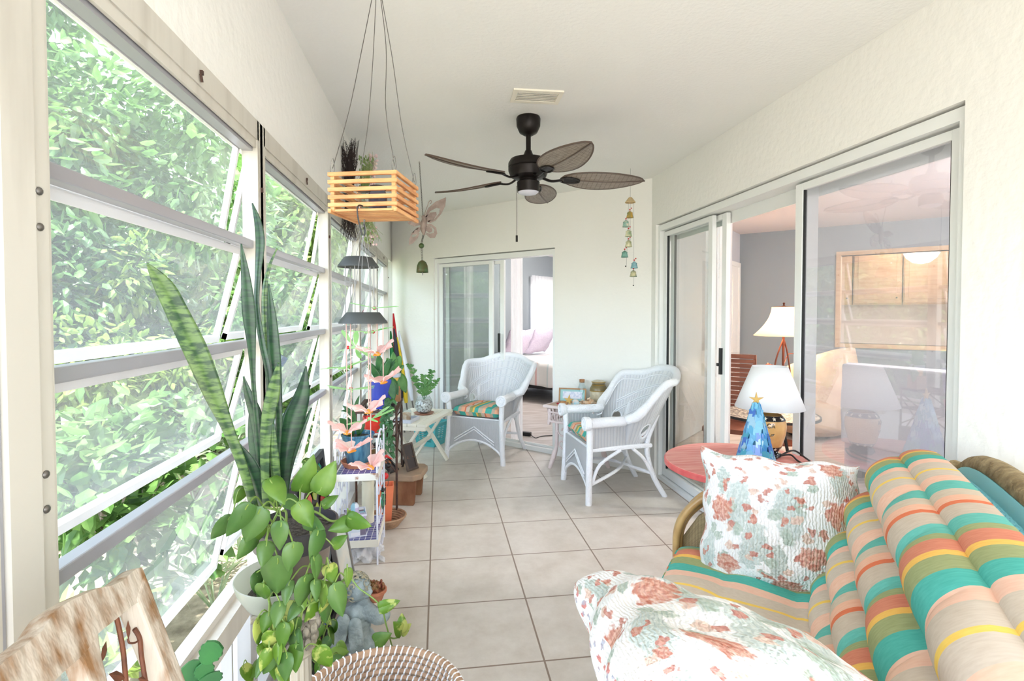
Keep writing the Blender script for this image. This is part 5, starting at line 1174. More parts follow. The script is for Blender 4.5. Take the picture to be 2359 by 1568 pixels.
blade([(658, 272), (620, 360), (598, 470), (600, 640), (610, 800), (620, 950), (625, 1200), (620, 1500)], [2, 6, 11, 15, 15, 12, 12, 12], 1.2, 1.19, M['snake'])
blade([(795, 832), (775, 970), (725, 1110), (695, 1280), (680, 1500)], [2, 32, 48, 30, 22], 1.19, 1.18, M['snaked'], flip=-1)
blade([(822, 1030), (765, 1160), (712, 1300), (670, 1490)], [2, 13, 20, 20], 1.21, 1.19, M['snaked'])
blade([(665, 815), (640, 940), (612, 1080), (598, 1250), (605, 1500)], [3, 26, 28, 20, 16], 1.11, 1.13, M['snake'], .25)
blade([(498, 880), (520, 970), (555, 1080), (575, 1250), (600, 1500)], [2, 18, 28, 18, 16], 1.17, 1.17, M['snaked'])
blade([(530, 1035), (545, 1150), (560, 1280), (590, 1480)], [4, 27, 30, 28], 1.18, 1.18, M['snaked'])
blade([(468, 1190), (515, 1290), (555, 1380), (590, 1500)], [2, 30, 34, 28], 1.13, 1.15, M['snaked'])
blade([(640, 1105), (642, 1250), (650, 1380), (650, 1500)], [4, 18, 20, 18], 1.12, 1.14, M['snake'])
M['poth'] = mat('pothos leaf', (92, 134, 48), .35, c2=(130, 164, 70), scale=9, trans=.35, contrast=(.45, .62)); M['pothd'] = mat('deep pothos leaf', (74, 116, 54), .35, c2=(104, 140, 72), scale=10, trans=.3); M['pothy'] = mat('variegated pothos leaf', (118, 158, 52), .35, c2=(206, 214, 120), scale=26, trans=.4, contrast=(.5, .56)); M['vine'] = mat('pothos stem', (120, 146, 66), .5)
HEART = [(0, 0), (.16, -.07), (.34, -.03), (.45, .14), (.46, .32), (.38, .54), (.24, .75), (.09, .92), (0, 1)]
def heart(mb, base, tip, wr=1., tw=0., cup=.18, org=Vector((0, 0, 0))):
    d = tip-base; L = d.length; t = d/L; view = (Vector((0, 0, CAM_Z))-base-org).normalized(); n = (view+Vector((.25*math.sin(tw*3), -.1, .35))).normalized()
    x = t.cross(n).normalized(); n = x.cross(t); x = (x*math.cos(tw)+n*math.sin(tw)); n = x.cross(t); b = len(mb.v); k = len(HEART)
    for i, (w, l) in enumerate(HEART): mb.v.append(tuple(base+t*l*L-n*(cup*.6*l*l)*L))
    for sg in (-1, 1):
        for i, (w, l) in enumerate(HEART): mb.v.append(tuple(base+t*l*L+x*(sg*w*L*.95*wr)+n*(w*cup*L)-n*(cup*.6*l*l)*L))
    for s_ in (0, 1):
        o = b+k*(1+s_)
        for i in range(k-1):
            f = (b+i, b+i+1, o+i+1, o+i) if s_ == 0 else (b+i, o+i, o+i+1, b+i+1)
            mb.f.append(f); mb.mi.append(mb.cur)
def pothos(par, org, leaves, vines, dv, seed, mats):
    r = random.Random(seed); vs_ = []; mb = MB(); lf = MB(); org = Vector(org)
    for pts, d in vines:
        P_ = [at(x, y, D=d+(dd if isinstance(dd, float) else 0)) - org for (x, y, dd) in [(p+(0.,))[:3] for p in pts]]
        sm = smooth_path(P_, 6); vs_.append(sm); mb.tube(sm, .0024, 6)
    for (bx, by, tx, ty, dd, mi) in leaves:
        b_ = at(bx, by, D=dd)-org; tp = at(tx, ty, D=dd-r.uniform(-.015, .03))-org; lf.cur = mi
        if (tp-b_).length < .035: tp = b_+(tp-b_).normalized()*.035
        heart(lf, b_, tp, r.uniform(.66, .9), r.uniform(-.7, .7), r.uniform(.1, .25), org)
        q = min((v for sm in vs_ for v in sm), key=lambda v: (v-b_).length)
        if (q-b_).length > .16: q = b_+(q-b_).normalized()*.12
        mb.tube(smooth_path([q, q.lerp(b_, .5)+Vector((0, 0, .018)), b_, b_.lerp(tp, .15)], 4), .0015, 5)
    mb.build('vine', M['vine'], par); lf.build('pothos_leaves', mats, par, solid=.0012)
LV = [(735, 1132, 772, 1062, 1.12, 0), (692, 1126, 724, 1052, 1.12, 0), (700, 1062, 745, 1085, 1.17, 1), (622, 1105, 657, 1160, 1.05, 0), (600, 1172, 563, 1252, 1.04, 1), (572, 1162, 522, 1240, 1.03, 1), (532, 1188, 486, 1247, 1.05, 1), (560, 1122, 540, 1162, 1.2, 0),
      (688, 1160, 720, 1216, 1.05, 0), (803, 1192, 853, 1213, 1.12, 0), (812, 1200, 756, 1222, 1.13, 0), (648, 1203, 642, 1270, 1.03, 1), (675, 1252, 666, 1320, 1.03, 1), (614, 1250, 604, 1306, 1.04, 1), (582, 1232, 549, 1290, 1.05, 1), (732, 1222, 719, 1296, 1.06, 1), (722, 1282, 734, 1338, 1.05, 1),
      (640, 1285, 636, 1372, 1.04, 1), (703, 1328, 692, 1400, 1.05, 1), (724, 1338, 731, 1386, 1.06, 1), (757, 1303, 770, 1343, 1.1, 2), (770, 1348, 791, 1422, 1.07, 1), (744, 1348, 768, 1366, 1.08, 0), (608, 1345, 607, 1385, 1.06, 0), (645, 1388, 633, 1446, 1.05, 1), (619, 1412, 605, 1460, 1.06, 0), (690, 1392, 661, 1432, 1.08, 1),
      (750, 1378, 738, 1416, 1.1, 2), (655, 1436, 648, 1500, 1.05, 0), (632, 1455, 611, 1496, 1.05, 2), (620, 1495, 600, 1548, 1.05, 2), (641, 1482, 640, 1526, 1.05, 2), (661, 1506, 655, 1572, 1.04, 1), (682, 1486, 680, 1552, 1.06, 0), (768, 1256, 790, 1240, 1.12, 0), (655, 1150, 700, 1175, 1.12, 1), (600, 1210, 575, 1262, 1.05, 0), (745, 1165, 776, 1142, 1.14, 0), (640, 1150, 620, 1125, 1.1, 0), (706, 1198, 745, 1218, 1.08, 1), (668, 1340, 655, 1395, 1.06, 1), (800, 1310, 802, 1345, 1.12, 0)]
VN = [([(650, 1175), (660, 1185), (655, 1260), (660, 1330), (652, 1390), (650, 1450), (652, 1500), (658, 1560)], 1.10), ([(690, 1180), (712, 1210), (722, 1270), (728, 1330), (740, 1375), (700, 1400), (690, 1450), (684, 1520)], 1.09), ([(690, 1170), (730, 1180), (765, 1200), (800, 1190)], 1.13), ([(640, 1175), (600, 1168), (560, 1185), (535, 1190)], 1.07), ([(725, 1290), (755, 1310), (770, 1345), (800, 1330)], 1.09), ([(640, 1180), (615, 1235), (610, 1290), (612, 1350), (625, 1410), (622, 1490)], 1.06)]
r = random.Random(77)
for _ in range(24):
    x = r.choice((r.uniform(590, 760), r.uniform(600, 700))); y = r.uniform(1310, 1540)
    if y < 1270 and 600 < x < 700 and r.random() < .5: continue
    a = r.uniform(-.5, .5); l = r.uniform(38, 66); LV.append((x, y, x+l*math.sin(a), y+l*math.cos(a), r.uniform(1.06, 1.16), r.choice((0, 1, 1, 2))))
LV = [(a, b_, c, d, dd-.075, k) for a, b_, c, d, dd, k in LV]; VN = [(p, d-.05) for p, d in VN]
pothos(sp, O3, LV, VN, 0, 3, [M['poth'], M['pothd'], M['pothy']])
# second pothos standing on the floor behind the column
P2 = Vector((-.40, 1.66, 0)); pp = thing('pothos', 'pothos in a black pot on the floor between the column and the cherub', 'potted plant', tuple(P2))
mb = MB(); mb.lathe([(0, 0), (.07, 0), (.09, .15), (.084, .15), (.08, .13), (0, .13)], seg=30); mb.build('pot', M['black'], pp)
L2 = [(720, 1462, 737, 1502, 1.72, 2), (757, 1450, 772, 1484, 1.74, 0), (740, 1440, 730, 1475, 1.7, 0), (700, 1470, 722, 1497, 1.68, 2), (762, 1505, 805, 1500, 1.6, 0), (875, 1400, 920, 1384, 1.62, 2), (925, 1455, 926, 1412, 1.62, 2), (925, 1458, 946, 1436, 1.63, 2), (925, 1458, 908, 1432, 1.62, 2), (865, 1477, 898, 1461, 1.62, 0), (760, 1525, 800, 1518, 1.55, 1), (735, 1530, 725, 1560, 1.55, 0), (700, 1530, 715, 1568, 1.55, 1), (745, 1410, 762, 1440, 1.75, 2), (720, 1400, 712, 1440, 1.75, 0), (780, 1480, 800, 1502, 1.66, 0), (775, 1430, 765, 1460, 1.75, 0), (690, 1500, 700, 1540, 1.6, 2), (560, 1535, 585, 1575, 1.6, 2), (600, 1530, 570, 1560, 1.6, 0), (715, 1500, 745, 1520, 1.62, 1), (760, 1470, 740, 1500, 1.7, 1)]
V2 = [([(735, 1500, .0), (790, 1335, .0), (830, 1357, -.05), (875, 1393, -.08), (890, 1440, -.08), (905, 1495, -.08), (915, 1520, -.08)], 1.72), ([(735, 1520), (745, 1470), (740, 1420), (725, 1395)], 1.74), ([(890, 1462), (905, 1470), (920, 1465), (925, 1450)], 1.62), ([(730, 1530), (705, 1500), (695, 1470)], 1.66), ([(735, 1530), (770, 1510), (800, 1505)], 1.62), ([(720, 1540), (650, 1545), (600, 1535), (570, 1530)], 1.62)]
pothos(pp, P2, L2, V2, 0, 8, [M['poth'], M['pothd'], M['pothy']])

# ------------------------------------------------------------------ distressed wooden chair at the window, left foreground
M['distress'] = mat('distressed whitewashed wood', (192, 180, 164), .7, c2=(134, 98, 62), scale=24, detail=9, bump=.4, bscale=40, stretch=(1.6, 1.6, .35), contrast=(.44, .64)); M['rustleaf'] = mat('rusted iron', (92, 56, 40), .65, .3, c2=(120, 72, 48), scale=40)
CH = Vector((-.2, .57, 0)); wc = thing('wooden_chair', 'distressed whitewashed wooden chair with rusty iron leaves in its back', 'chair', tuple(CH))
kk = .33; z0_ = .962; x0_ = -.43; nrm = Vector((1, 0, kk)).normalized()
def cp(yy, h, off=0.): return Vector((x0_+(z0_-h)*kk, yy, h))+nrm*off-CH        # point on the reclined back plane
YC = .572
def cpx(x, y):
    r_ = ray(x, y); t = (nrm.dot(Vector((x0_, 0, z0_))-Vector((0, 0, CAM_Z))))/nrm.dot(r_); p = Vector((0, 0, CAM_Z))+r_*t; return (p.y, p.z)
def slab(pts, th, name):       # closed outline of (y, h) pairs
    n = len(pts); mb = MB(); mb.add([cp(a, b_, -th/2) for a, b_ in pts]+[cp(a, b_, th/2) for a, b_ in pts], [tuple(range(n)), tuple(range(2*n-1, n-1, -1))]+[(i, n+i, n+(i+1) % n, (i+1) % n) for i in range(n)]); return mb.build(name, M['distress'], wc, smooth=False, bevel=.004)
up_ = [cpx(*p) for p in ((306, 1314), (290, 1318), (261, 1345), (228, 1359), (204, 1362), (172, 1376), (140, 1390), (102, 1414), (66, 1466))]
lo_ = [cpx(*p) for p in ((322, 1392), (290, 1397), (266, 1416), (237, 1440), (204, 1464), (180, 1500), (154, 1528), (128, 1549))]
crest_u = sorted([(y, z) for y, z in up_ if y >= YC-.001], reverse=True); crest_l = sorted([(y, z) for y, z in lo_ if y >= YC-.001], reverse=True)
full = crest_u+[(2*YC-y, z) for y, z in crest_u[::-1]]; fl_ = crest_l+[(2*YC-y, z) for y, z in crest_l[::-1]]
def strip(up, lo, th, name):
    n = 40; ya, yb = up[0][0], up[-1][0]
    def ev(c, y):
        for (a, b_), (c2, d2) in zip(c, c[1:]):
            if c2 <= y <= a: return b_+(d2-b_)*(a-y)/max(a-c2, 1e-6)
        return c[0][1] if y > c[0][0] else c[-1][1]
    mb = MB(); 
    def fn(u, v):
        y = ya+(yb-ya)*v; k = u*4; zt = ev(up, y); zb = min(ev(lo, y), zt-.03)
        if k <= 1: return cp(y, zb+(zt-zb)*k, th/2)
        if k <= 2: return cp(y, zt+.002*math.sin((k-1)*3.14), th/2-th*(k-1))
        if k <= 3: return cp(y, zt-(zt-zb)*(k-2), -th/2)
        return cp(y, zb, -th/2+th*(k-3))
    mb.grid(fn, 24, n, cu=True); return mb.build(name, M['distress'], wc)
strip(full, fl_, .026, 'crest_rail')
ZS = .44
for sg, nm in ((1, 'stile'), (-1, 'stile')):
    yy = YC+sg*(up_[0][0]-YC-.0); a = yy; b_ = yy-sg*.034; top_ = up_[0][1]-.008
    slab([(a, top_), (b_, top_-.02), (b_, ZS-.02), (a-sg*.01, ZS-.02)], .03, nm)
spl = [cpx(*p) for p in ((206, 1452), (216, 1520), (236, 1600), (262, 1700), (222, 1700), (192, 1600), (170, 1540), (150, 1510))]
slab(spl, .022, 'back_splat'); slab([(2*YC-y, z) for y, z in spl], .022, 'back_splat')
slab([(YC-.2, .50), (YC-.2, .46), (YC+.2, .46), (YC+.2, .50)], .024, 'lower_rail')
mb = MB()
def vine_px(ps, w=.0035): mb.tube(smooth_path([cp(*cpx(*p)) for p in ps], 5), w, 7)
def leaf_px(a, b_, w):
    A, Bp = cp(*cpx(*a)), cp(*cpx(*b_)); d = Bp-A; x = d.cross(nrm).normalized()*w; mb.add([A, A+d*.3+x*.8, A+d*.6+x, Bp, A+d*.6-x, A+d*.3-x*.8, A+d*.5+nrm*.003], [(0, 1, 6), (1, 2, 6), (2, 3, 6), (3, 4, 6), (4, 5, 6), (5, 0, 6)])
vine_px([(268, 1420), (275, 1450), (284, 1500), (290, 1568), (296, 1640)], .003); vine_px([(310, 1448), (322, 1470), (326, 1510), (335, 1568), (345, 1640)], .003)
vine_px([(232, 1525), (231, 1545), (240, 1568), (260, 1610)], .0022); vine_px([(295, 1470), (298, 1480), (310, 1480), (318, 1476)], .0013)
leaf_px((235, 1525), (245, 1475), .0048); leaf_px((296, 1473), (295, 1428), .0045); leaf_px((290, 1562), (250, 1552), .006); leaf_px((318, 1562), (345, 1572), .005)
mb.build('iron_vine', M['rustleaf'], wc)
mb = MB(); mb.bb((-.07, -.21, ZS-.02), (.34, .22, ZS+.015)); mb.build('seat', M['distress'], wc, bevel=.008)
for sy in (-.19, .2):
    mb = MB(); mb.tube([(.31, sy, ZS-.02), (.31, sy, 0)], [.02, .014], 12); mb.build('leg', M['distress'], wc)
    mb = MB(); mb.tube([(-.05, sy, ZS-.01), (-.13, sy, 0)], [.02, .015], 12); mb.build('leg', M['distress'], wc)

# Christmas cactus on a little stand
M['cactus'] = mat('dark green cactus pad', (42, 96, 52), .45, c2=(60, 120, 62), scale=14); M['navy'] = mat('navy glazed pot', (34, 36, 78), .25, coat=.4)
CC = Vector((-.425, 1.02, .40))
st_ = thing('plant_stool', 'low white stool under the holiday cactus at the window', 'stool', (CC.x, CC.y, 0)); mb = MB(); mb.lathe([(0, .38), (.10, .38), (.10, .40), (0, .40)], seg=30); mb.build('seat', M['white'], st_)
for a in (0, 2.1, 4.2): mb = MB(); mb.tube([(.05*math.cos(a), .05*math.sin(a), .38), (.08*math.cos(a), .08*math.sin(a), 0)], .01, 8); mb.build('leg', M['white'], st_)
cc = thing('holiday_cactus', 'holiday cactus with flat notched pads in a navy pot at the bottom left', 'potted plant', tuple(CC))
mb = MB(); mb.lathe([(0, 0), (.05, 0), (.07, .10), (.075, .165), (.07, .165), (.066, .14), (0, .14)], seg=30); mb.build('pot', M['navy'], cc)
mb = MB(); mb.lathe([(0, .15), (.067, .142)][::-1], seg=20); mb.build('soil', M['soil'], cc)
def pad(mb, a, b_, w):
    d = b_-a; n = (Vector((0, 0, CAM_Z))-a-CC).normalized(); x = d.cross(n).normalized(); o = []
    for t, ww in ((0, .25), (.15, .7), (.22, .62), (.38, 1), (.45, .88), (.62, 1.05), (.7, .9), (.85, .85), (.95, .45), (1.0, .2)): o.append((t, ww))
    vs_ = [a+d*t+x*w*ww for t, ww in o]+[a+d*t-x*w*ww for t, ww in o[::-1]]; k = len(vs_); n = x.cross(d).normalized()*.003
    mb.add([v-n for v in vs_]+[v+n for v in vs_], [tuple(range(k)), tuple(range(2*k-1, k-1, -1))]+[(i, k+i, k+(i+1) % k, (i+1) % k) for i in range(k)])
mb = MB()
for ch_ in ([(468, 1600), (472, 1565), (470, 1527), (500, 1478)], [(440, 1620), (448, 1575), (441, 1522)], [(425, 1630), (432, 1590), (424, 1545)], [(415, 1620), (415, 1585), (398, 1555)], [(490, 1620), (488, 1585), (482, 1550)]):
    q = [at(x, y, D=1.03)-CC for x, y in ch_]
    for k, (a, b_) in enumerate(zip(q, q[1:])): pad(mb, a, b_, .017 if k < len(q)-2 else .021)
mb.build('pads', M['cactus'], cc, smooth=False)

# ------------------------------------------------------------------ seagrass basket, bottom centre
M['seagrass'] = mat('brown seagrass coil', (176, 142, 112), .8, c2=(150, 118, 92), scale=30); M['stitch'] = mat('white stitching', (236, 234, 232), .7)
BK = Vector((-.145, 1.225, 0)); bk = thing('seagrass_basket', 'round brown seagrass basket with white stitches at the bottom of the view', 'basket', tuple(BK))
co = MB(); stc = MB(); rows = 24; zt = .42
for j in range(rows):
    z = .008+(zt-.016)*j/(rows-1); rr_ = .165+.035*math.sin(min(1, j/rows)*1.7); n = 72
    co.tube([(rr_*math.cos(k*6.283/48), rr_*math.sin(k*6.283/48), z) for k in range(48)], .0105, 8, closed=True)
    if j > 8:
        for k in range(n):
            a = (k+.5*(j % 2))*6.283/n; T = Matrix.Rotation(a, 4, 'Z') @ Matrix.Translation((rr_, 0, z)) @ Matrix.Rotation(R(16), 4, 'X')
            stc.tube([(.0118*math.cos(q*1.047), 0, .0118*math.sin(q*1.047)) for q in range(6)], .0022, 4, closed=True, M=T)
mb = co; mb.lathe([(0, .004), (.16, .004), (.16, .012), (0, .012)], seg=40); mb.build('coils', M['seagrass'], bk); stc.build('stitching', M['stitch'], bk)
M['tealthrow'] = mat('teal knitted throw', (84, 150, 146), .95, bump=.8, bscale=90)
mb = MB(); mb.grid(lambda u, v: ((.17*v)*math.cos(u*6.283), (.17*v)*math.sin(u*6.283), .22+.05*math.cos(v*1.5)+.015*math.sin(u*19)*v), 40, 8, cu=True); mb.grid(lambda u, v: ((.17-.01*v)*math.cos(u*6.283), (.17-.01*v)*math.sin(u*6.283), .02+.2*(1-v)), 30, 2, cu=True)
o = mb.build('throw', M['tealthrow']); o.location = BK; tag(o, 'teal knitted throw folded inside the seagrass basket', 'throw')

# ------------------------------------------------------------------ cherub statue
M['verdigris'] = mat('blue grey weathered stone', (188, 204, 208), .8, c2=(132, 146, 148), scale=14, bump=.7, bscale=55); M['terra'] = mat('terracotta', (186, 112, 82), .8, c2=(204, 134, 100), scale=8)
SC = Vector((-.315, 2.06, 0)); cs = thing('cherub_statue', 'small blue grey cherub statue holding a pot of succulents on the floor', 'statue', tuple(SC), R(0))
mb = MB()
mb.ball((0, .0, .05), (.07, .075, .05)); mb.ball((.035, -.02, .04), (.05, .06, .035)); mb.ball((-.005, 0, .12), (.055, .05, .07)); mb.ball((.0, .0, .17), (.056, .045, .035))
mb.ball((.005, -.045, .018), (.028, .05, .018)); mb.ball((.06, -.04, .018), (.022, .045, .018))
mb.tube([(.03, 0, .20), (.01, .0, .225)], .024, 10)
mb.tube(smooth_path([(.03, -.01, .185), (.08, -.02, .15), (.10, .0, .15), (.085, .03, .165)], 4), [.03]*5+[.026]*4+[.02]*4, 10); mb.tube(smooth_path([(-.03, .01, .18), (-.01, .05, .15), (.05, .06, .16)], 4), [.027]*5+[.02]*4, 10)
for k in range(4): mb.tube([(.085, .03, .165), (.07, .045, .175+.004*k)], .006, 6)
body = mb.build('body', M['verdigris'], cs, remesh=.006)
mb = MB(); mb.ball((-.002, 0, .262), (.047, .05, .050), 24, 16); mb.ball((.03, -.005, .248), (.026, .03, .026)); mb.ball((.052, -.012, .25), (.008, .008, .008)); mb.ball((.0, -.035, .245), (.012, .01, .014)); hd = mb.build('head', M['verdigris'], body, remesh=.005)
r = random.Random(2); mb = MB()
for k in range(46):
    th = r.uniform(0, 6.28); ph = r.uniform(-.5, 1.45); c_ = Vector((math.cos(th)*math.cos(ph)*.047-.006, math.sin(th)*math.cos(ph)*.050, math.sin(ph)*.050+.266)); nn = (c_-Vector((-.006, 0, .266))).normalized(); x = nn.orthogonal().normalized(); y = nn.cross(x); a0 = r.uniform(0, 6.28)
    mb.tube([c_+nn*.003+(x*math.cos(a0+q*.8)+y*math.sin(a0+q*.8))*(.004+.0019*q) for q in range(8)], [.0042-.0003*q for q in range(8)], 6)
mb.build('curls', mat('gilded grey curls', (150, 158, 152), .7, c2=(196, 184, 150), scale=60), hd)
for sg, (cx_, cz_, rot) in ((0, (-.055, .135, R(14))), (1, (.0, .115, R(-6)))):
    mb = MB(); T = Matrix.Translation((cx_, -.062, cz_)) @ Matrix.Rotation(rot, 4, 'Y') @ Matrix.Rotation(R(-10), 4, 'X')
    mb.ball((0, 0, .03), (.028, .016, .032), M=T)
    for k in range(5): mb.ball((-.018+.009*k, 0, -.02-.012*abs(2-k)*-.2), (.011, .009, .062-.004*abs(k-2)), M=T)
    mb.build('wing', M['verdigris'], body, remesh=.005)
sp_ = thing('succulent_pot', 'terracotta pot of reddish jelly bean succulents held by the cherub', 'potted plant', tuple(SC+Vector((.065, .025, .195))))
mb = MB(); mb.lathe([(0, -.005), (.024, 0), (.038, .034), (.042, .034), (.042, .044), (.036, .044), (.034, .036), (0, .036)], seg=26); mb.build('pot', M['terra'], sp_)
M['jelly'] = mat('reddish succulent beads', (134, 110, 60), .35, c2=(150, 72, 60), scale=40); mb = MB()
for _ in range(70): a = r.uniform(0, 6.28); q = .034*math.sqrt(r.random()); mb.ball((q*math.cos(a), q*math.sin(a), .045+r.uniform(0, .022)), (.0055, .0055, .0085), 7, 5)
mb.build('succulent', M['jelly'], sp_)
# ------------------------------------------------------------------ things leaning under the windows
def lean(T_): return T_
def leaning_frame(name, label, y0, y1, h, xb, xt, w, mframe, cat='picture frame', dep=.02):
    t = thing(name, label, cat, (xb, (y0+y1)/2, 0)); L = y1-y0; al = math.atan2(xb-xt, h); T = Matrix.Rotation(-al, 4, 'Y') @ basis((0, 0, 0), (0, 1, 0), (-1, 0, 0), (0, 0, 1))
    mb = MB(); frame_rect(mb, -L/2, L/2, .004, h, w, dep, T); mb.build('frame', mframe, t, smooth=False); return t, T, L
M['darkframe'] = mat('black frame', (36, 38, 42), .5); M['silver'] = mat('grey silver frame', (140, 136, 134), .4, .5)
t, T, L = leaning_frame('stained_glass_panel', 'black framed stained glass panel leaning under the windows beside the pothos', 1.90, 2.47, .71, -.46, -.535, .03, M['darkframe'], 'stained glass')
mb = MB(); mb.bb((-L/2+.03, .006, .034), (L/2-.03, .009, .68), T); mb.build('backing', M['black'], t, smooth=False)
sgm = [mat('stained glass %s' % n, c, .15, coat=.5, trans=.3) for n, c in (('blue', (40, 60, 220)), ('teal', (40, 180, 160)), ('orange', (240, 110, 50)), ('clear', (220, 226, 236)), ('lime', (190, 214, 60)), ('sky', (90, 190, 230)), ('red', (200, 40, 50)))]
r = random.Random(12)
mb = MB()
for j in range(10):
    for i in range(5):
        x, z = -L/2+.08+i*.10+r.uniform(-.01, .01), .075+j*.062+r.uniform(-.01, .01); mb.cur = r.randrange(7)
        out = [(x+.046*math.cos(a)*r.uniform(.6, 1.1), z+.03*math.sin(a)*r.uniform(.7, 1.1)) for a in (0, 1.2, 2.4, 3.6, 4.9)]
        mb.add([(a, .0, b_) for a, b_ in out], [tuple(range(5))], T)
mb.build('coloured_glass', sgm, t, smooth=False, solid=.002)
t, T, L = leaning_frame('picture_frame', 'small silver framed pale print leaning by the plastic bag', 2.36, 2.64, .34, -.42, -.475, .014, M['silver'])
mb = MB(); mb.bb((-L/2+.012, -.002, .016), (L/2-.012, .003, .328), T); mb.build('print', mat('pale map print', (216, 214, 204), .6, c2=(186, 200, 200), scale=8), t, smooth=False)

# white wire plant stand with two mosaic shelves
M['whitewire'] = mat('white enamelled wire', (222, 224, 236), .45); M['rustwhite'] = mat('chipped white metal', (226, 222, 210), .6, c2=(150, 100, 70), scale=16, contrast=(.62, .7))
def mosaicmat():
    m, t, b = newmat('blue and white mosaic tile'); N = t.nodes.new; L = t.links.new; tc = N('ShaderNodeTexCoord')
    br = N('ShaderNodeTexBrick'); br.offset = 0; br.inputs['Scale'].default_value = 1; br.inputs['Brick Width'].default_value = .03; br.inputs['Row Height'].default_value = .03; br.inputs['Mortar Size'].default_value = .0016
    br.inputs['Color1'].default_value = sr((62, 64, 130)); br.inputs['Color2'].default_value = sr((104, 104, 160)); br.inputs['Mortar'].default_value = sr((220, 220, 232)); L(tc.outputs['Object'], br.inputs['Vector']); L(br.outputs[0], b.inputs['Base Color']); b.inputs['Roughness'].default_value = .25; return m
M['mosaicblue'] = mosaicmat()
WSX0, WSX1, WSY0, WSY1 = -.535, -.325, 2.79, 3.13
ws = thing('wire_plant_stand', 'white wire plant stand with blue mosaic shelves and scrolled sides', 'plant stand', (0, 0, 0))
for z in (.125, .478):
    mb = MB(); mb.bb((WSX0, WSY0, z), (WSX1, WSY1, z+.008)); sf = mb.build('mosaic_shelf', M['mosaicblue'], ws, smooth=False)
    mb = MB(); rect_frame(mb, ((WSX0+WSX1)/2, (WSY0+WSY1)/2, 0), WSX1-WSX0+.01, WSY1-WSY0+.01, .006, z-.028, z+.009); mb.build('shelf_rim', M['rustwhite'], ws, smooth=False)
for x in (WSX0, WSX1):
    for y in (WSY0, WSY1): mb = MB(); mb.tube([(x, y, 0), (x, y, .67)], .005, 8); mb.build('leg', M['whitewire'], ws)
    mb = MB(); ym = (WSY0+WSY1)/2; mb.tube(smooth_path([(x, WSY0, .62), (x, ym, .68), (x, WSY1, .62)], 6), .005, 6)
    for zc in (.06, .24, .40, .57):
        for s_ in (-1, 1):
            pts = []
            for k in range(15): a = k*.45; q = .018+.0036*k; pts.append((x, ym+s_*(.075+q*math.cos(a)*.75), zc+q*math.sin(a)))
            mb.tube(pts, .0028, 5)
            mb.tube(smooth_path([(x, ym, zc-.06), (x, ym+s_*.05, zc), (x, ym, zc+.06)], 4), .0028, 5)
    mb.build('scroll_side', M['whitewire'], ws)
def lathe_thing(name, label, cat, loc, prof, m, part='pot', seg=32):
    t = thing(name, label, cat, loc); mb = MB(); mb.lathe(prof, seg=seg); mb.build(part, m, t); return t
M['tealpot'] = mat('dark teal glazed pot', (36, 82, 112), .25, c2=(80, 132, 156), scale=16, stretch=(3, 3, .4), coat=.5); M['cobalt'] = mat('cobalt blue plastic', (62, 76, 176), .35); M['lvd'] = mat('dark houseplant leaf', (46, 96, 52), .4, c2=(70, 124, 66), scale=12, trans=.25); M['lvm'] = mat('fresh houseplant leaf', (66, 128, 60), .4, c2=(110, 160, 84), scale=12, trans=.3)
def leaves(par, name, m, items, seed=1):       # items: (base, tip, width, droop)
    mb = MB(); st = MB()
    for (a, b_, w, dr) in items:
        a, b_ = Vector(a), Vector(b_); d = b_-a; x = d.cross(Vector((0, -1, .35))).normalized()
        def fn(u, v, a=a, d=d, x=x, w=w, dr=dr): q = (u-.5)*2; ww = w*math.sin(math.pi*min(.98, .06+.94*v)**.8)**.8; return a+d*v+Vector((0, 0, -dr*v*v+dr*v*.6))+x*q*ww+Vector((0, 0, abs(q)*ww*.35))
        mb.grid(fn, 4, 7)
    mb.build(name, m, par, solid=.0012)
s1 = lathe_thing('clay_saucer', 'terracotta saucer under the teal glazed pot', 'saucer', (-.445, 2.95, .4865), [(0, 0), (.075, 0), (.092, .03), (.087, .031), (.072, .008), (0, .008)], M['terra'], 'dish')
tp = lathe_thing('potted_plant', 'teal glazed pot with broad dark leaves on the white wire stand', 'potted plant', (-.445, 2.95, .497), [(0, 0), (.055, 0), (.062, .01), (.085, .155), (.09, .158), (.09, .168), (.082, .168), (.078, .145), (0, .145)], M['tealpot'])
mb = MB(); mb.lathe([(.078, .147), (0, .152)], seg=20); mb.build('soil', M['soil'], tp)
leaves(tp, 'leaves', M['lvd'], [((-.03, 0, .15), (-.09, -.03, .27), .028, .03), ((-.03, 0, .15), (-.055, .02, .26), .022, .02), ((-.04, 0, .15), (-.02, .0, .30), .012, .01), ((0, .02, .15), (.03, .03, .24), .02, .03), ((0, 0, .15), (-.03, 0, .36), .006, 0), ((-.02, .0, .25), (-.08, .0, .33), .012, .02), ((-.02, .0, .28), (.01, .0, .38), .010, .01), ((-.02, 0, .28), (-.09, 0, .30), .009, .02)])
M['redpot'] = mat('red square planter', (226, 62, 46), .4)
bp_ = thing('brown_bowl_planter', 'small olive brown bowl with a striped ornament on the wire stand corner', 'planter', (-.365, 3.085, .4865)); mb = MB(); mb.lathe([(0, 0), (.03, 0), (.048, .04), (.042, .04), (.03, .02), (0, .02)], seg=24); mb.build('bowl', mat('olive brown glaze', (122, 92, 50), .4), bp_)
mb = MB()
for k in range(5): a = k*1.2; mb.ball((.02*math.cos(a), .02*math.sin(a), .05+.008*k), (.014, .01, .014), 8, 6)
mb.build('ornament', mat('striped black and pink ornament', (50, 40, 36), .5, c2=(226, 190, 180), scale=30, contrast=(.48, .52)), bp_)
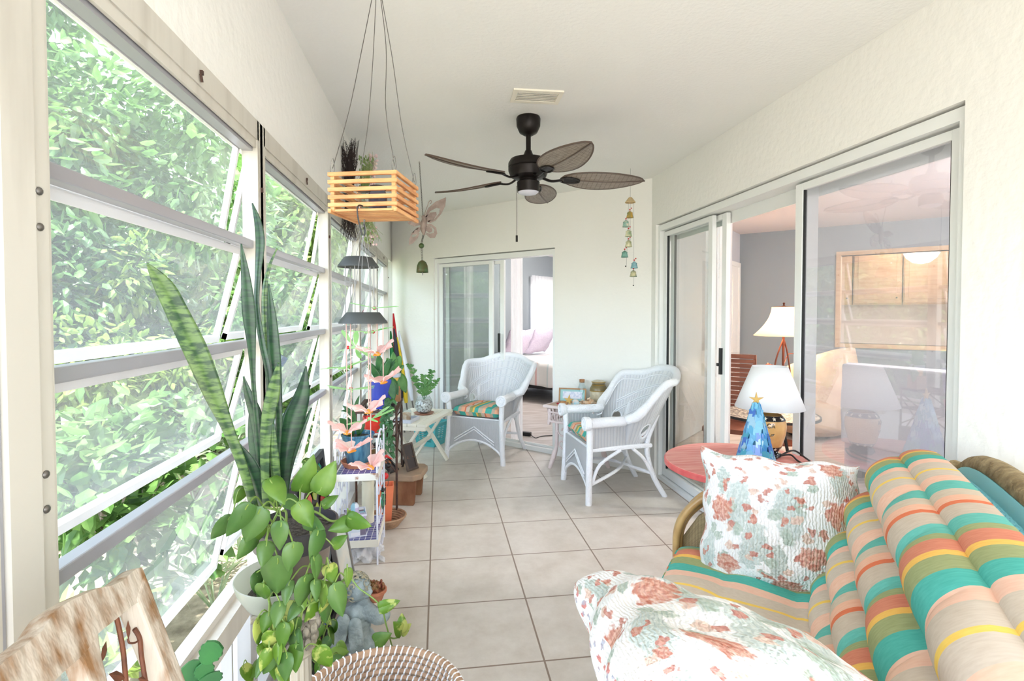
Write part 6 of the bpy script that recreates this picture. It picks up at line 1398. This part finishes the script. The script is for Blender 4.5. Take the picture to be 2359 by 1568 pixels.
ca = thing('candle', 'tall ivory pillar candle on the lower mosaic shelf', 'candle', (-.405, 3.04, .1335)); mb = MB(); mb.lathe([(0, 0), (.034, 0), (.034, .24), (.026, .245), (0, .238)], seg=26); mb.build('wax', mat('ivory wax', (246, 240, 216), .5, trans=.2), ca); mb = MB(); mb.tube([(0, 0, .236), (.003, 0, .252)], .0015, 5); mb.build('wick', M['black'], ca)
ln = thing('mosaic_lantern', 'square mosaic glass lantern on the lower shelf of the wire stand', 'lantern', (-.455, 2.89, .1335), R(12))
M['lanternm'] = weave('pastel mosaic glass', (176, 206, 220), (214, 212, 226), 22, 22, .3, .2, 'Object')
def pastel():
    m, t, b = newmat('pastel glass squares'); N = t.nodes.new; L = t.links.new; tc = N('ShaderNodeTexCoord'); sc_ = N('ShaderNodeVectorMath'); sc_.operation = 'SCALE'; sc_.inputs['Scale'].default_value = 42; L(tc.outputs['Object'], sc_.inputs[0]); fl_ = N('ShaderNodeVectorMath'); fl_.operation = 'FLOOR'; L(sc_.outputs[0], fl_.inputs[0])
    wn_ = N('ShaderNodeTexWhiteNoise'); L(fl_.outputs[0], wn_.inputs['Vector']); rp = N('ShaderNodeValToRGB'); rp.color_ramp.interpolation = 'CONSTANT'; cs_ = [(236, 236, 240), (150, 196, 214), (188, 176, 206), (120, 110, 130), (214, 222, 232)]
    for i, c in enumerate(cs_):
        e = rp.color_ramp.elements[i] if i < 2 else rp.color_ramp.elements.new(i/5); e.position = i/5; e.color = sr(c)
    L(wn_.outputs[0], rp.inputs[0]); L(rp.outputs[0], b.inputs['Base Color']); b.inputs['Roughness'].default_value = .2; return m
M['pastel'] = pastel()
mb = MB(); mb.bb((-.055, -.055, .0), (.055, .055, .115)); mb.build('glass_box', M['pastel'], ln, smooth=False, bevel=.004)
mb = MB(); rect_frame(mb, (0, 0, 0), .118, .118, .005, .108, .118); rect_frame(mb, (0, 0, 0), .118, .118, .005, 0, .006); mb.build('metal_frame', M['whitewire'], ln, smooth=False)
mb = MB(); mb.lathe([(0, .115), (.022, .115), (.022, .15), (.012, .165), (0, .166)], seg=18); mb.build('cap', M['pastel'], ln)
bug = thing('metal_beetle', 'green glass beetle ornament with black wire legs on the stand leg', 'ornament', (-.318, 3.0, .27)); mb = MB(); mb.ball((0, 0, 0), (.012, .026, .055), 16, 12); mb.build('body', mat('green glass', (70, 150, 110), .2, coat=.5), bug)
mb = MB()
for s_ in (-1, 1):
    for z in (-.035, 0, .035): mb.tube([(0, s_*.02, z), (.01, s_*.055, z+.015), (.008, s_*.07, z-.02)], .0025, 5)
    mb.tube(smooth_path([(0, s_*.008, .05), (0, s_*.02, .08), (0, s_*.035, .085)], 3), .002, 5)
mb.ball((0, 0, .055), (.012, .016, .014), 10, 7); mb.build('legs', M['black'], bug)
M['plastic'] = mat('white plastic film', (246, 246, 248), .35, trans=.4)
def crump(u, v):
    a = u*6.283; f = math.sin(v*math.pi*.5); r_ = .095*(1-.35*v*v)+.014*math.sin(a*5+v*6)+.01*math.sin(a*9-v*8)+.006*math.sin(a*17+v*13); z = .10*v+.008*math.sin(a*4+v*5)*v
    r_ = r_*(1 if v < .75 else max(0.02, (1-v)*4)); return (r_*math.cos(a), 1.25*r_*math.sin(a), max(0.002, z))
mb = MB(); mb.grid(crump, 72, 20, cu=True); mb.grid(lambda u, v: (.06+.07*v, -.06-.07*v+.04*u, .004+.012*math.sin(u*9+v*3)+.006), 8, 6); o = mb.build('plastic_bag', M['plastic']); o.location = (-.42, 2.93, 0); tag(o, 'crumpled white plastic bag on the floor under the wire stand', 'bag')
# basket with tall terracotta planter
wb_ = thing('wicker_tray', 'shallow round wicker tray on the floor under the terracotta planter', 'basket', (-.325, 3.30, 0)); mb = MB()
for j in range(6): q = .07+.009*j; mb.tube([(q*math.cos(k*.2618), q*math.sin(k*.2618), .008+.011*j) for k in range(24)], .007, 6, closed=True)
mb.lathe([(0, .002), (.07, .002), (.07, .01), (0, .01)], seg=24); mb.build('coils', M['seagrass'], wb_)
M['orangeterra'] = mat('bright orange terracotta', (236, 134, 92), .7, c2=(222, 120, 82), scale=7)
tq = thing('square_planter', 'tall tapered orange terracotta planter standing in the wicker tray', 'planter', (-.335, 3.30, .0115), R(6)); mb = MB()
def sq(z, h): return [(-h, -h, z), (h, -h, z), (h, h, z), (-h, h, z)]
mb.add(sq(0, .034)+sq(.25, .052)+sq(.25, .046)+sq(.2, .043), [(3, 2, 1, 0)]+[(4*l+i, 4*l+(i+1) % 4, 4*(l+1)+(i+1) % 4, 4*(l+1)+i) for l in range(3) for i in range(4)]+[(12, 13, 14, 15)]); mb.build('pot', M['orangeterra'], tq, smooth=False)
fb = thing('ladybug_stake', 'red metal ladybug and cardinal ornaments on thin wires in the terracotta planter', 'ornament', (-.335, 3.30, .212)); mb = MB(); mb.tube([(0, 0, -.002), (0, 0, .22)], .002, 5); mb.tube([(.01, 0, -.002), (.03, 0, .13)], .002, 5); mb.build('wire', M['steel'], fb)
mb = MB(); mb.ball((.0, 0, .10), (.02, .02, .02), 12, 9); mb.ball((-.02, 0, .16), (.012, .012, .012), 8, 6); mb.add([(-.03, 0, .21), (.01, 0, .235), (.05, 0, .20), (.01, 0, .215)], [(0, 1, 2, 3)]); mb.build('red_ornament', M['redb'], fb, solid=.003)
mb = MB(); mb.ball((.02, 0, .165), (.018, .016, .016), 12, 9); mb.build('black_ball', M['black'], fb)

# rusty iron etagere with the blue pot
et = thing('iron_plant_table', 'rusty iron folding plant table with crossed braces holding the blue pot', 'plant stand', (0, 0, 0)); EX0, EX1, EY0, EY1, EZ = -.525, -.272, 3.40, 3.86, .70
for x in (EX0, EX1):
    for y in (EY0, EY1): mb = MB(); mb.tube([(x, y, .012), (x, y, EZ)], .0075, 8); mb.ball((x, y, .013), .0125, 10, 7); mb.build('leg', M['rust'], et)
    mb = MB(); mb.tube([(x, EY0, EZ-.05), (x, EY1, EZ-.3)], .005, 6); mb.tube([(x, EY1, EZ-.05), (x, EY0, EZ-.3)], .005, 6); mb.build('brace', M['rust'], et)
for y in (EY0, EY1): mb = MB(); mb.tube([(EX0, y, EZ-.08), (EX1, y, EZ-.4)], .005, 6); mb.tube([(EX1, y, EZ-.08), (EX0, y, EZ-.4)], .005, 6); mb.build('brace', M['rust'], et)
mb = MB(); rect_frame(mb, ((EX0+EX1)/2, (EY0+EY1)/2, 0), EX1-EX0+.02, EY1-EY0+.02, .025, EZ-.012, EZ+.004)
for k in range(9): x = EX0+.02+k*.028; mb.bb((x-.003, EY0, EZ-.008), (x+.003, EY1, EZ))
mb.build('top', M['rust'], et, smooth=False)
mb = MB(); rect_frame(mb, ((EX0+EX1)/2, (EY0+EY1)/2, 0), EX1-EX0, EY1-EY0, .012, .53, .542)
for k in range(9): x = EX0+.02+k*.028; mb.bb((x-.002, EY0, .534), (x+.002, EY1, .54))
mb.build('lower_shelf', M['rust'], et, smooth=False)
cb_ = lathe_thing('potted_plant', 'cobalt blue pot with arching leaves on the rusty iron table', 'potted plant', (-.375, 3.50, EZ+.005), [(0, 0), (.06, 0), (.064, .01), (.076, .16), (.08, .165), (.08, .19), (.072, .19), (.068, .15), (0, .15)], M['cobalt'])
mb = MB(); mb.lathe([(.068, .155), (0, .16)], seg=20); mb.build('soil', M['soil'], cb_)
r = random.Random(21)
leaves(cb_, 'leaves', M['lvd'], [((0, 0, .15), (r.uniform(-.09, .10), r.uniform(-.05, .05), .19+r.uniform(.02, .16)), r.uniform(.012, .022), r.uniform(.02, .07)) for _ in range(26)])
leaves(cb_, 'trailing_leaves', M['lvd'], [((.06, -.04, .19), (.085, -.06, .04), .032, -.03), ((.06, -.02, .19), (.11, -.05, .08), .03, -.02), ((.0, .02, .19), (-.02, .0, .36), .03, .02)])
rp_ = thing('red_planter', 'square red planter on the lower shelf of the rusty iron table', 'planter', (-.43, 3.52, .5425), R(15)); mb = MB(); mb.add(sq(0, .05)+sq(.10, .062)+sq(.10, .056)+sq(.07, .054), [(3, 2, 1, 0)]+[(4*l+i, 4*l+(i+1) % 4, 4*(l+1)+(i+1) % 4, 4*(l+1)+i) for l in range(3) for i in range(4)]+[(12, 13, 14, 15)]); mb.build('pot', M['redpot'], rp_, smooth=False)
tr_ = thing('trailing_plant', 'dark trailing vine spilling over the front edge of the iron table', 'potted plant', (-.31, 3.46, EZ+.005)); mb = MB(); mb.lathe([(0, 0), (.022, 0), (.026, .035), (0, .03)], seg=16); mb.build('pot', M['black'], tr_)
it = []; r = random.Random(31)
vm = MB()
for s_ in range(5):
    p = Vector((0, 0, .035)); pts = [p.copy(), p+Vector((.01-.02*s_*.4, -.07, .03))]
    for k in range(7): pts.append(pts[-1]+Vector((r.uniform(-.02, .015), r.uniform(-.01, .006), -.048)))
    vm.tube(pts, .002, 5)
    for q in pts[1:]:
        for _ in range(3): it.append((q, q+Vector((r.uniform(-.04, .04), -.01, r.uniform(-.05, .01))), .011, .01))
vm.build('vine', M['lvd'], tr_); leaves(tr_, 'leaves', M['lvd'], it)
bx = thing('wooden_riser', 'small wooden block raising the yellow pot on the iron table', 'block', (-.315, 3.76, EZ+.004)); mb = MB(); mb.bb((-.045, -.045, 0), (.045, .045, .11)); mb.build('block', M['goldwood'], bx, bevel=.003)
yp = lathe_thing('potted_plant', 'yellow pot with a pale blue rim and round leaves behind the blue pot', 'potted plant', (-.315, 3.76, EZ+.115), [(0, 0), (.035, 0), (.045, .06)], mat('yellow ceramic', (240, 196, 92), .4)); mb = MB(); mb.lathe([(.045, .058), (.052, .062), (.054, .085), (.048, .086), (0, .08)], seg=26); mb.build('rim', mat('pale blue ceramic', (204, 214, 230), .4), yp)
leaves(yp, 'leaves', M['lvm'], [((0, 0, .08), (-.05, 0, .20), .034, .02), ((0, 0, .08), (.045, 0, .22), .036, .03), ((0, 0, .09), (-.005, .0, .24), .03, .01), ((0, 0, .08), (.07, 0, .15), .03, .03), ((0, 0, .08), (-.07, 0, .12), .022, .03), ((.03, -.02, .08), (.085, -.05, -.06), .04, -.03), ((0, 0, .08), (.02, 0, .17), .026, .02)])

# wood stool with photographs
M['stoolwood'] = mat('rough brown slab wood', (170, 124, 88), .7, c2=(122, 74, 46), scale=6, stretch=(1, 1, .5), bump=.4, bscale=20); M['stooltop'] = mat('greyed wood top', (150, 130, 112), .8, c2=(178, 148, 118), scale=5, bump=.3, bscale=20)
sl = thing('slab_stool', 'low rough wooden slab stool on the floor beside the iron table', 'stool', (-.235, 3.75, 0), R(-12))
mb = MB(); out = [(-.13, -.15), (.09, -.15), (.135, -.10), (.135, .10), (.10, .15), (-.13, .15)]; mb.prism(out, .042, Matrix.Translation((0, 0, .195))); mb.build('seat', M['stooltop'], sl, smooth=False, bevel=.008)
for y in (-.10, .11): mb = MB(); mb.add([(-.09, y-.025, 0), (.085, y-.025, 0), (.085, y+.02, 0), (-.09, y+.02, 0), (-.10, y-.02, .175), (.10, y-.02, .175), (.10, y+.02, .175), (-.10, y+.02, .175)], [(0, 3, 2, 1), (4, 5, 6, 7), (0, 1, 5, 4), (1, 2, 6, 5), (2, 3, 7, 6), (3, 0, 4, 7)]); mb.build('leg', M['stoolwood'], sl, smooth=False, bevel=.004)
def photo(name, label, loc, rz, w, h, back, m, strut=True):
    t = thing(name, label, 'picture frame', loc, rz); T = Matrix.Rotation(R(-back), 4, 'X'); mb = MB(); frame_rect(mb, -w/2, w/2, 0, h, .014, .012, T); mb.build('frame', m, t, smooth=False)
    mb = MB(); mb.bb((-w/2+.012, -.001, .012), (w/2-.012, .004, h-.012), T); mb.build('photograph', mat('orange toned photograph', (58, 48, 46), .4, c2=(222, 140, 84), scale=11, contrast=(.55, .65)), t, smooth=False)
    if strut: mb = MB(); mb.beam(T @ Vector((0, .006, h*.8)), (0, h*.55, .004), .02, .006); mb.build('strut', m, t, smooth=False)
    return t
M['barn'] = mat('dark barn wood', (96, 82, 72), .7, c2=(70, 58, 50), scale=14)
photo('picture_frame', 'dark wooden picture frame with an orange photograph on the slab stool', (-.185, 3.72, .2175), R(48), .105, .19, 20, M['barn'])
photo('picture_frame', 'black picture frame leaning low at the left end of the slab stool', (-.31, 3.70, .2175), R(60), .10, .11, 48, M['black'])

# white folding table with crossed legs
M['whitewood'] = mat('creamy white painted wood', (242, 238, 222), .5); wt = thing('folding_table', 'white painted side table with crossed legs holding the pebble bowl', 'table', (-.175, 4.46, 0), R(-20))
for k in range(5): mb = MB(); x = -.16+k*.08; mb.bb((x-.038, -.33, .435), (x+.038, .33, .458)); mb.build('top_slat', M['whitewood'], wt, smooth=False, bevel=.003)
mb = MB(); mb.bb((-.19, -.33, .405), (.19, -.30, .435)); mb.bb((-.19, .30, .405), (.19, .33, .435)); mb.build('end_rail', M['whitewood'], wt, smooth=False)
for y in (-.26, .26):
    mb = MB(); mb.beam((-.15, y, 0.012), (.13, y, .43), .02, .042, (0, 1, 0)); mb.v = [tuple(v) for v in mb.v]; mb.build('leg', M['whitewood'], wt, smooth=False)
    mb = MB(); mb.beam((.16, y+.021, 0.012), (-.12, y+.021, .43), .02, .042, (0, 1, 0)); mb.build('leg', M['whitewood'], wt, smooth=False)
mb = MB(); mb.beam((0, -.26, .215), (0, .28, .215), .04, .02); mb.build('stretcher', M['whitewood'], wt, smooth=False)
pl_ = lathe_thing('wooden_plate', 'round wooden plate under the pebble filled glass bowl', 'plate', (-.13, 4.53, .4575), [(0, 0), (.07, 0), (.088, .014), (.084, .015), (.06, .008), (0, .008)], mat('reddish wood plate', (176, 122, 96), .5), 'plate')
gb_ = thing('glass_bowl_plant', 'round glass bowl of pebbles with a leafy green plant on the white table', 'potted plant', (-.13, 4.53, .4665)); mb = MB(); mb.lathe([(.03, 0), (.06, .015), (.078, .055), (.078, .085), (.062, .125), (.05, .14), (.053, .145)], seg=30); mb.build('glass_bowl', M['clear'], gb_)
mb = MB(); mb.lathe([(0, .004), (.03, .004), (.058, .018), (.074, .055), (.074, .08), (.06, .11), (0, .115)], seg=26); mb.build('pebbles', mat('grey and white pebbles', (150, 142, 136), .5, c2=(228, 226, 224), scale=70, detail=1, bump=1, bscale=80, contrast=(.4, .5)), gb_)
r = random.Random(44); it = []; vm = MB()
for (dx, h) in ((-.12, .28), (-.08, .16), (.0, .18), (.07, .22), (.11, .14), (.04, .12)):
    pts = smooth_path([(0, 0, .11), (dx*.5, 0, .11+h*.6), (dx, r.uniform(-.03, .03), .13+h)], 5); vm.tube(pts, .0022, 5)
    for q in pts[3:]:
        for s_ in (-1, 1): it.append((q, q+Vector((s_*.032, -.005, .018+r.uniform(-.02, .02))), .011, .005))
vm.build('stem', M['lvm'], gb_); leaves(gb_, 'leaves', M['lvm'], it)
ty = thing('ceramic_tray', 'pale blue grey oblong dish at the near end of the white table', 'dish', (-.26, 4.25, .4575), R(-20)); mb = MB(); mb.bb((-.07, -.09, 0), (.07, .09, .006)); rect_frame(mb, (0, 0, 0), .15, .19, .01, 0, .028); mb.build('tray', mat('pale grey ceramic', (206, 210, 222), .4), ty, bevel=.004)
jj = lathe_thing('shell_jar', 'glass jar of small shells standing in the oblong dish', 'jar', (-.26, 4.27, .4645), [(0, 0), (.035, 0), (.038, .07), (.03, .08), (.03, .085)], M['clear'], 'glass'); mb = MB(); mb.lathe([(0, .003), (.032, .003), (.034, .055), (0, .06)], seg=18); mb.build('shells', M['shell'], jj)

# turquoise crate, kite poles in the corner
M['aquaplastic'] = mat('turquoise plastic', (92, 196, 200), .4, trans=.1)
cr = thing('plastic_crate', 'turquoise slotted plastic crate on the floor behind the white table', 'crate', (-.085, 5.30, 0), R(-30)); mb = MB(); H_ = .23
def cr_pt(u, z): 
    k = .10+.03*z/H_; e = [(-k, -k), (k, -k), (k, k), (-k, k)]; s_ = u*4 % 4; i = int(s_); f = s_-i; a, b_ = e[i], e[(i+1) % 4]; return (a[0]+(b_[0]-a[0])*f, a[1]+(b_[1]-a[1])*f, z)
mb.grid(lambda u, v: cr_pt(u, H_*v), 96, 24, cu=True, skip=lambda u, v: (.2 < v < .82) and (int(v*24) % 2 == 1) and (.15 < (u*4) % 1 < .85)); mb.add(sq(.002, .10), [(0, 1, 2, 3)]); mb.build('body', M['aquaplastic'], cr, solid=.004, smooth=False)
mb = MB(); mb.tube([cr_pt(k/4+.0001, H_) for k in range(4)], .007, 6, closed=True); mb.build('rim', M['aquaplastic'], cr)
cols = [('red furled flag leaning in the far left corner', (206, 34, 44), (-.515, 6.10), 1.32, (-.42, 5.98)), ('green furled flag left of the red flag in the corner', (40, 130, 70), (-.54, 6.02), 1.12, (-.47, 5.90)), ('yellow furled flag leaning right of the red flag', (240, 204, 50), (-.47, 6.02), 1.05, (-.32, 5.90)), ('white furled kite with blue and yellow dots in the corner', (232, 236, 244), (-.45, 6.05), 1.12, (-.24, 5.92)), ('black furled umbrella between the flags in the corner', (44, 46, 56), (-.50, 6.0), 1.15, (-.38, 5.86))]
for lab, c, (x, y), h, (x2, y2) in cols:
    m_ = mat('cloth ' + lab.split()[0], c, .7); t = thing('furled_flag' if 'flag' in lab else ('furled_kite' if 'kite' in lab else 'umbrella'), lab, 'flag' if 'flag' in lab else ('kite' if 'kite' in lab else 'umbrella'), (x2, y2, 0)); tip = Vector((x-x2, y-y2, h))
    mb = MB(); mb.tube([tip*0, tip], .008, 8); mb.build('pole', M['steel'], t)
    mb = MB(); mb.tube([tip*k/10 for k in range(3, 11)], [.018, .03, .034, .03, .028, .024, .018, .008], 9); mb.build('cloth', m_, t)
